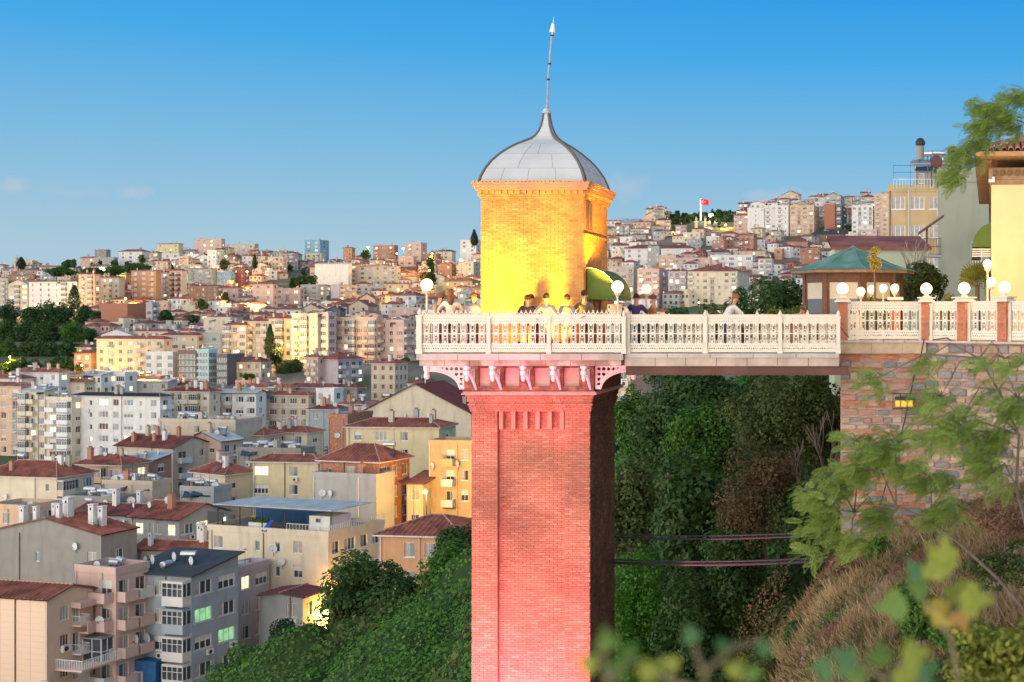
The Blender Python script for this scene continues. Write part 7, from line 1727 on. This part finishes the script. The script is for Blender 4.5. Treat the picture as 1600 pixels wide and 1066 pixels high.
# ------------------------------------------------------------------ town trees
def ctree(lb, px, pt, pb, Y, rxpx, kind='dark', n=900, nm='tree', group='trees among the houses', tr=.2, ls=None):
    tree(nm, lb, (px-CX)/F*Y, Y, (CY-pb)/F*Y, (CY-pt)/F*Y, rxpx*1.15/F*Y, kind, int(n*1.4), ls or Y/F*3.2, 'tree', group, trunk=tr-.3, limbs=3, lobes=18)
cypress('tall dark cypress before the yellow floodlit block', 422, 507, 560, 500, 2.0, 1600, .8)
cypress('lone conical conifer above the pine wood', 116, 446, 484, 690, 3.4, 1300, 1.0, 'pine', 'conifer')
cypress('small dark cypress beside the far left minaret', 33, 402, 420, 930, 3.2, 600, 1.3)
cypress('dark cypress on the slope above the dark red house', 398, 398, 420, 860, 1.6, 500, 1.2)
cypress('dark cypress standing over the white modern skyline house', 741, 359, 384, 870, 2.6, 900, 1.2)
for a_ in [
 ('large dark round tree right of the tall cypress', 450, 552, 605, 470, 25, 'dark', 4200), ('bushy tree in front of the stone hall', 388, 581, 600, 440, 13, 'ivy', 900), ('dark tree trio foot right of the cypress', 432, 540, 575, 482, 9, 'cypress', 1200),
 ('green tree patch right of the six-storey blocks', 258, 481, 506, 620, 13, 'dark', 1100), ('green tree between houses in the upper centre', 478, 424, 450, 790, 15, 'dark', 1300), ('small tree left of the upper centre green tree', 458, 430, 450, 800, 7, 'dark', 500),
 ('tree glowing in the amber lane on the left hill', 351, 402, 422, 830, 8, 'olive', 500), ('tree behind the platform lamp in amber light', 668, 424, 452, 760, 14, 'olive', 1300), ('tree beside the skyline lamp left of the turreted house', 674, 396, 424, 850, 7, 'dark', 700),
 ('garden trees above the orange block', 215, 408, 432, 830, 20, 'dark', 1300), ('broad garden tree in the left park', 180, 413, 432, 840, 18, 'dark', 1200), ('long hedge-like trees of the left park', 145, 416, 432, 845, 22, 'dark', 1200), ('leftmost of the park trees', 100, 416, 432, 850, 26, 'dark', 1400),
 ('skyline tree group left of the ruin like house', 110, 403, 420, 900, 12, 'dark', 700), ('small skyline tree with a lamp in the centre', 572, 389, 404, 900, 8, 'dark', 600), ('tree between white houses in the left centre', 300, 488, 508, 600, 12, 'dark', 700), ('low garden tree left of the bare brick building', 150, 482, 506, 600, 8, 'dark', 600),
 ('tree under the platform edge behind the pink block', 632, 555, 578, 470, 10, 'ivy', 900), ('tree beside the brown mansion', 352, 455, 478, 715, 6, 'dark', 600), ('garden tree below the mansion', 318, 466, 484, 690, 9, 'dark', 500), ('garden shrubs right of the pink block under the rail', 655, 622, 650, 330, 9, 'ivy', 700),
 ('tree at the left of the right skyline row', 1160, 352, 372, 900, 5, 'dark', 400), ('tree below the dark narrow block', 1326, 350, 374, 870, 7, 'dark', 500)]:
    ctree(*a_)
# pine wood at the left, one tree per crown
rp = random.Random(31); k_ = 0
words_ = ['pale', 'dark', 'broad', 'ragged', 'tall', 'low', 'rounded', 'dense', 'thin', 'leaning']
for row, (yb, Yt, n_) in enumerate(((500, 640, 6), (528, 570, 7), (556, 520, 7), (584, 470, 7))):
    for i in range(n_):
        px = -10 + i*(146-row*3)/(n_-1) + rp.uniform(-6, 6); w = rp.uniform(13, 19); top = yb-rp.uniform(26, 36) + (8 if px > 120 else 0)
        rown = ['the back', 'the second', 'the third', 'the front'][row]
        kd = 'pine' if rp.random() < .6 else ('dark' if rp.random() < .6 else 'ivy')
        plc = 'at the photo edge' if i == 0 else 'at the right end' if i == n_-1 else 'near the left end' if i <= n_//3 else 'in the middle' if i <= 2*n_//3 else 'near the right end'
        lb = '%s crown in %s row of the left wood, %s' % ({'pine': 'dark green', 'dark': 'brownish green', 'ivy': 'fresh green'}[kd], rown, plc)
        tree('pine_tree', lb, (px-CX)/F*Yt, Yt, (CY-yb-10)/F*Yt, (CY-top)/F*Yt, w*1.25/F*Yt, kd, 2300, Yt/F*3.0, 'tree', lb.replace('crown', 'crowns'), trunk=-.1, limbs=3, lobes=22)
# wooded hill under the flag
for i in range(66):
    row = i // 22; px = 1040 + (i % 22)*5.8 + rp.uniform(-3, 3); top = 366 - 21*math.sin(min(1, (px-1036)/70)*1.5) + rp.uniform(-2.5, 2.5) - (5 if px > 1100 else 0) + row*9; Yt = 1000-row*22+rp.uniform(-5, 5); top = ground_py(px, Yt) - rp.uniform(10, 16)
    if row == 2 and 1080 < px < 1115: continue
    wh = ('at its left foot' if px < 1058 else 'at its right end' if px > 1152 else 'left of the flagpole' if px < 1092 else 'right of the flagpole') + (', along the crest', ', halfway down', ', at the bottom')[row]
    tree('hill_tree', 'round tree of the wooded flag hill, '+wh, (px-CX)/F*Yt, Yt, (CY-top-26)/F*Yt, (CY-top)/F*Yt, rp.uniform(6, 9)/F*Yt, rp.choice(('dark', 'pine', 'olive')), 420, 1.7, 'tree', 'trees of the wooded flag hill, '+wh, trunk=-.1, limbs=0, lobes=9)
# ------------------------------------------------------------------ houses filling the rest of the slopes
rf = random.Random(404); fills = 0; TR_ = -60

def footfree(x, y, r_): return all(math.hypot(x-b_['cx'], y-b_['cy']) > (r_+b_['r'])*.74 for b_ in BLDS)
def occl(x0, x1, yt, Y):
    tot = 0
    for b_ in BLDS:
        if b_['Y'] <= Y or not b_.get('traced', True): continue
        ox = min(x1, b_['x1'])-max(x0, b_['x0'])
        if ox <= 1: continue
        yb = b_['yb']; vis_h = yb-b_['yt']
        if yt < yb - .12*vis_h: tot = max(tot, ox/(b_['x1']-b_['x0'])*(yb-yt)/max(4, vis_h))
    return tot
for b_ in BLDS:
    b_['traced'] = True; b_['yb'] = min(CY - F*(b_['zb']+2)/b_['Y'], b_['yt']+60 if b_['Y'] > 300 else 1200)
treeboxes = [(-30, 146, 470, 590), (425, 476, 550, 606), (410, 434, 505, 560), (440, 494, 420, 452), (60, 235, 410, 432), (1040, 1160, 330, 368), (244, 272, 480, 506)]
cand = []
for Yr in list(range(182, 700, 12)) + list(range(705, 1010, 11)):
    for px in range(-20, 1400, 11): cand.append((px, Yr))
rf.shuffle(cand); cand.sort(key=lambda c: 0 if (c[1] > 900 and c[0] < 760) or (c[1] > 900 and c[0] > 930) else 1)
wallc = ['cream']*4+['white']*6+['pink']*5+['beige']*4+['grey']*3+['peach']*3+['lilac grey']*2+['cream', 'white', 'beige', 'pink', 'white', 'cream']*2 + ['orange', 'terracotta', 'yellow', 'bare brick', 'blue grey', 'pale green']
for px, Yr in cand:
    if fills >= 300-TR_: break
    px += rf.uniform(-5, 5); Yv = Yr + rf.uniform(-5, 5)
    if 770 < px < 905: continue
    if px > 1300 and Yv < 780: continue
    if px > 920 and Yv < 560: continue
    if px > 640 and Yv < 300: continue
    if Yv < 300 and rf.random() < .3: continue
    g = ground_py(px, Yv); wm_ = rf.uniform(8, 15); h_ = rf.choice((4, 6.5, 6.5, 9, 9, 12)); w_ = wm_/Yv*F; yt = g - h_/Yv*F
    if any(x0 < px < x1 and y0 < g-3 < y1 for x0, x1, y0, y1 in treeboxes): continue
    X = (px-CX)/F*Yv
    if Yv < 310: wm_ = rf.uniform(6, 10); w_ = wm_/Yv*F; h_ = rf.choice((4, 7, 10)); yt = g - h_/Yv*F
    if not footfree(X, Yv+4, wm_*.60): continue
    if occl(px-w_/2, px+w_/2, yt, Yv) > (.22 if Yv > 310 else .16):
        h_ = 3.6; yt = g - h_/Yv*F
        if occl(px-w_/2, px+w_/2, yt, Yv) > .25: continue
    th = rf.choice((-8, 4, 12, 20, 28)); sidef = rf.uniform(.1, .35); xl = px-w_/2; xr = px+w_/2; xc = xr - w_*sidef*(1 if px < 900 else .6)
    rfk = rf.choices(['hip', 'flat', 'gx', 'gy', 'mono'], [.52, .26, .08, .08, .06])[0]; rc_ = rf.choice('rrrllkk') if rfk not in ('flat', 'mono') else rf.choice('ccct')
    building('apartment_block' if h_ > 8 else 'house', '', xl, xc, xr, yt, Yv, th, rf.choice(wallc), rfk, rc_, Yv < 300, lit=.07, furn=rf.randint(1, 4), seed=int(px*31+Yv), low=2.5)
    BLDS[-1]['traced'] = False; BLDS[-1]['yb'] = g; BLDS[-1]['auto'] = h_; fills += 1
print('fills', fills, 'buildings', len(BLDS))
tcount = 0; usedt = set()
for px, Yr in cand[::3] + cand[1::3]:
    if tcount >= 60: break
    Yv = Yr + 4; g = ground_py(px, Yv); X = (px-CX)/F*Yv
    if Yv < 300 or 770 < px < 905 or (px > 1300 and Yv < 780) or (px > 920 and Yv < 520) or not footfree(X, Yv, 3.0): continue
    h_ = rf.uniform(5, 9); w_ = rf.uniform(2.2, 4)
    if occl(px-5, px+5, g-h_/Yv*F, Yv) > .35: continue
    near_ = min((b_ for b_ in BLDS if b_.get('traced') and b_['yb'] > 0), key=lambda b_: ((b_['x0']+b_['x1'])/2-px)**2 + ((b_['yt']+b_['yb'])/2-g)**2); kd = rf.choice(('dark', 'dark', 'pine', 'ivy', 'olive'))
    rel = 'right of' if px > (near_['x0']+near_['x1'])/2 else 'left of'; words = near_['o']['label'].split()[:6]
    while words[-1] in ('with', 'a', 'the', 'of', 'and', 'under', 'left', 'right', 'on', 'in', 'its', 'behind', 'below', 'at', 'above', 'between', 'red'): words.pop()
    lb = '%s garden tree %s the %s' % ({'dark': 'dark green', 'pine': 'deep green', 'ivy': 'fresh green', 'olive': 'olive'}[kd], rel, ' '.join(words))
    if lb in usedt: continue
    usedt.add(lb); tcount += 1
    tree('tree', lb, X, Yv, (CY-g)/F*Yv-.5, (CY-g)/F*Yv+h_, w_, kd, 700, Yv/F*2.6, 'tree', 'garden trees among the houses', trunk=.1, limbs=2, lobes=12)
    BLDS.append(dict(cx=X, cy=Yv, r=w_, Y=0, x0=0, x1=0, yt=0, yb=0, traced=False))
# beyond the houses built one by one: the smallest ones, in one mass
q = MB(); rz_ = random.Random(9); cnt = 0
for px, Yr in cand[::-1] + cand:
    if cnt > 420: break
    Yv = Yr + rz_.uniform(-6, 6); px = px + rz_.uniform(-6, 6)
    if Yv < 560 or 770 < px < 905 or (px > 1300 and Yv < 780): continue
    g = ground_py(px, Yv)
    if any(x0 < px < x1 and y0 < g-3 < y1 for x0, x1, y0, y1 in treeboxes): continue
    X = (px-CX)/F*Yv; r_ = rz_.uniform(3.4, 5)
    if not footfree(X, Yv, r_*.9): continue
    if occl(px-6, px+6, g-5.5/Yv*F, Yv) > .3: continue
    BLDS.append(dict(cx=X, cy=Yv, r=r_, Y=0, x0=0, x1=0, yt=0, yb=0, traced=False)); cnt += 1
    z = (CY-g)/F*Yv; h_ = rz_.choice((3.2, 5.5, 5.8)); M_ = Matrix.Translation((X, Yv, z)) @ Matrix.Rotation(R(-rz_.choice((-8, 8, 20, 35))), 4, 'Z'); w_, d_ = r_, r_*.8; c_ = rz_.choice((0, 0, 1, 1, 2, 3, 4)); rc_ = rz_.choice((5, 5, 6, 7))
    q.box(-w_, w_, -d_, d_, -3, h_, c_, M_)
    if rc_ != 7:
        v = [M_ @ Vector(p_) for p_ in ((-w_-.4,-d_-.4,h_), (w_+.4,-d_-.4,h_), (w_+.4,d_+.4,h_), (-w_-.4,d_+.4,h_), (-w_*.3,0,h_+1.5), (w_*.3,0,h_+1.5))]
        q.quad(v[0], v[1], v[5], v[4], rc_); q.tri(v[1], v[2], v[5], rc_); q.quad(v[2], v[3], v[4], v[5], rc_); q.tri(v[3], v[0], v[4], rc_)
    else: q.box(-w_*.4, w_*.2, -d_*.3, d_*.6, h_, h_+1.8, c_, M_)
    for zz in ([h_-2] if h_ < 4 else [h_-2, h_-4.8]):
        for k_ in range(3):
            x = -w_+ (k_+.5)*2*w_/3; q.box(x-.55, x+.55, -d_-.05, -d_+.1, zz, zz+1.25, 8 if rz_.random() > .3 else 9, M_)
        q.box(w_-.1, w_+.05, -.6, .6, zz, zz+1.2, 8, M_)
q.build('small_far_houses', [WALL['cream'], WALL['white'], WALL['pink'], WALL['grey'], WALL['terracotta'], M_tile, M_tile3, M_concrete, M_glass, M_shut], kind='stuff')
# labels of the filling houses: own look, then the nearest traced house
ROOFN = {'hip': 'hip roof', 'gx': 'ridged roof', 'gy': 'gabled roof', 'mono': 'lean-to roof', 'flat': 'flat roof'}; RCN = {'r': 'red', 'l': 'light clay', 'k': 'dark red', 'b': 'black', 't': 'tin', 'c': 'concrete', 'm': 'maroon'}
SPOTS = [(26, 410, 'far left minaret'), (100, 425, 'left park'), (230, 445, 'bright orange block'), (270, 385, 'yellow skyline building'), (325, 385, 'big pinkish skyline block'), (318, 462, 'brown stone mansion'), (290, 572, 'glass office'), (180, 495, 'bare red brick building'), (205, 560, 'big beige block'), (85, 460, 'big cream building'), (70, 530, 'pine wood'),
 (422, 530, 'tall cypress'), (510, 530, 'grey tower block'), (518, 430, 'blank white gable wall'), (495, 385, 'blue skyline block'), (600, 392, 'terracotta skyline house'), (620, 450, 'floodlit garden wall'), (667, 440, 'platform lamp'), (735, 385, 'white skyline house'), (650, 400, 'pink and white skyline house'), (700, 460, 'picket screen'), (410, 462, 'pink white block'), (480, 455, 'orange sided block'), (562, 530, 'shuttered cream pink block'),
 (650, 630, 'cream warehouse'), (390, 575, 'stone hall'), (185, 640, 'black roofed white block'), (440, 640, 'block with brown shutters'), (1030, 378, 'wide white public building'), (1130, 445, 'main cream block'), (1180, 345, 'left white high rise'), (1250, 345, 'third high rise'), (1095, 325, 'flagpole'), (1107, 362, 'mosque'), (1297, 340, 'red brick fronted block'), (1350, 345, 'pale five floor block'), (1335, 400, 'pavilion roof'), (1205, 430, 'large tree'), (1180, 400, 'pinkish long building'), (965, 440, 'green awning'), (1285, 375, 'long low hut'), (590, 595, 'beige block with red shutters'), (530, 590, 'blank walled house'), (340, 525, 'white grey box'), (365, 440, 'dark red house'), (980, 385, 'red awning roof')]
used_l = {}
NUM = {1: 'one', 2: 'two', 3: 'three', 4: 'four', 5: 'five'}
print('mass', cnt)
for b_ in sorted([b_ for b_ in BLDS if 'auto' in b_], key=lambda b_: (b_['x0'])):
    cx = (b_['x0']+b_['x1'])/2; cy = (b_['yt']+b_['yb'])/2; st = NUM[max(1, min(5, round(b_['auto']/3)))]
    look = '%s %s, %s %s' % (b_['wall'], 'tall block' if b_['auto'] > 11 else 'block' if b_['auto'] > 8 else 'house' if b_['auto'] > 5 else 'low house', RCN[b_['rc']], ROOFN[b_['roof']])
    done = False
    for x, y, nm in sorted(SPOTS, key=lambda s: (s[0]-cx)**2+((s[1]-cy)*1.6)**2)[:14]:
        dx, dy = cx-x, cy-y; d = math.hypot(dx, dy)
        where = ('right of' if dx > 0 else 'left of') if abs(dx) > abs(dy)*1.6 else ('below' if dy > 0 else 'above') if abs(dy) > abs(dx)*1.6 else ('lower right of' if dx > 0 and dy > 0 else 'lower left of' if dy > 0 else 'upper right of' if dx > 0 else 'upper left of')
        lb = '%s, %s the %s' % (look, where, nm)
        if lb not in used_l: used_l[lb] = 1; b_['o']['label'] = lb; done = True; break
    if not done: b_['o']['label'] = look
# ------------------------------------------------------------------ street lamps of the town with their pools of light
M_bulb = mat('street_bulb', (1,.8,.4), .5, 0, emit=(1,.66,.22), es=14); M_bulbg = mat('street_bulb_green', (.7,1,.8), .5, 0, emit=(.45,1,.6), es=10); M_bulbw = mat('street_bulb_white', (1,1,.9), .5, 0, emit=(1,.92,.7), es=12)
def slamp(lb, px, py, Y, watts, r_=.35, col=(1, .52, .10), mt=None, dY=0):
    p = P(px, py, Y); watts *= 3.0 if Y < 300 else 3.0; t = thing('street_lamp', lb, 'street lamp', (p.x, p.y, p.z-6), 0, 'lit street lamps of the town')
    q = MB(); q.tube([(0,.6,-3),(0,.6,5.8),(0,.3,6.2),(0,0,6.1)], [.09,.07,.05,.05], 5); q.build('pole', M_dark, t)
    q = MB(); q.lathe([(.01,-r_*.8),(r_*.8,-r_*.5),(r_,0),(r_*.7,r_*.6),(.01,r_*.8)], 8, (0,0,5.75)); g = q.build('bulb', mt or M_bulb, t); g.visible_shadow = False
    l = bpy.data.lights.new('lamp_light', 'POINT'); l.energy = watts; l.color = col; l.shadow_soft_size = .5; link('lamp_light', l, t, (0, -.3, 5.75))
for a_ in [
 ('amber lamp in the alley between the yellow houses left of the tower', 664, 766, 180, 2600), ('amber lamp hidden by the glowing tree before the lit end wall', 522, 955, 156, 1600),
 ('lamp flooding the wall of the big beige block in yellow', 207, 566, 396, 9000), ('lamp flooding the block right of the tall cypress', 440, 535, 482, 10000), ('lamp before the amber building at the pine wood foot', 128, 570, 455, 5000),
 ('lamp in the amber lane, lower of the two', 388, 474, 690, 13000), ('lamp in the amber lane, upper of the two', 386, 424, 800, 13000), ('skyline lamp left of the amber lane', 353, 400, 850, 12000), ('skyline lamp right of the yellow building', 299, 396, 870, 9000), ('lamp before the floodlit garden wall', 622, 452, 735, 13000),
 ('skyline lamp above the platform lamp, left', 630, 388, 870, 11000), ('skyline lamp above the platform lamp, right', 675, 396, 850, 11000), ('lamp in the ragged trees behind the platform lamp', 671, 422, 780, 9000), ('lamp below the big cream building', 90, 474, 690, 9000), ('lamp left below the conifer', 55, 476, 690, 8000), ('lamp right of the orange block', 196, 466, 700, 6000),
 ('lamp below the minarets', 1089, 365, 905, 16000), ('lamp right of the mosque', 1110, 362, 915, 9000), ('lamp at the right of the flag hill', 1153, 354, 905, 9000), ('lamp on the flag hill slope', 1134, 351, 920, 7000), ('lamp below the right skyline blocks', 1329, 369, 860, 9000), ('lamp at the terrace of the peach loggia block', 1045, 402, 740, 6000), ('lamp below the beige block behind the awning', 962, 472, 590, 6000),
 ('lamp in the trees behind the bridge', 1092, 472, 560, 3500), ('lamp at the foot of the pine wood, left', 15, 557, 470, 2500), ('lamp at the foot of the cream twin houses', 372, 548, 490, 4000), ('lamp near the terracotta skyline house', 620, 396, 870, 9000), ('lamp at the skyline in the centre', 575, 386, 900, 7000)]:
    slamp(*a_, r_=max(.3, a_[3]/F*1.5))
slamp('green tinted lamp in the left park', 159, 421, 850, 8000, 2.0, (.7, 1, .1), M_bulbg); slamp('white lamp on the wooded flag hill', 1111, 336, 960, 6000, 1.8, (1, .95, .8), M_bulbw); slamp('green white lamp below the white skyline house', 720, 406, 830, 3500, 1.0, (.4, 1, .6), M_bulbg)
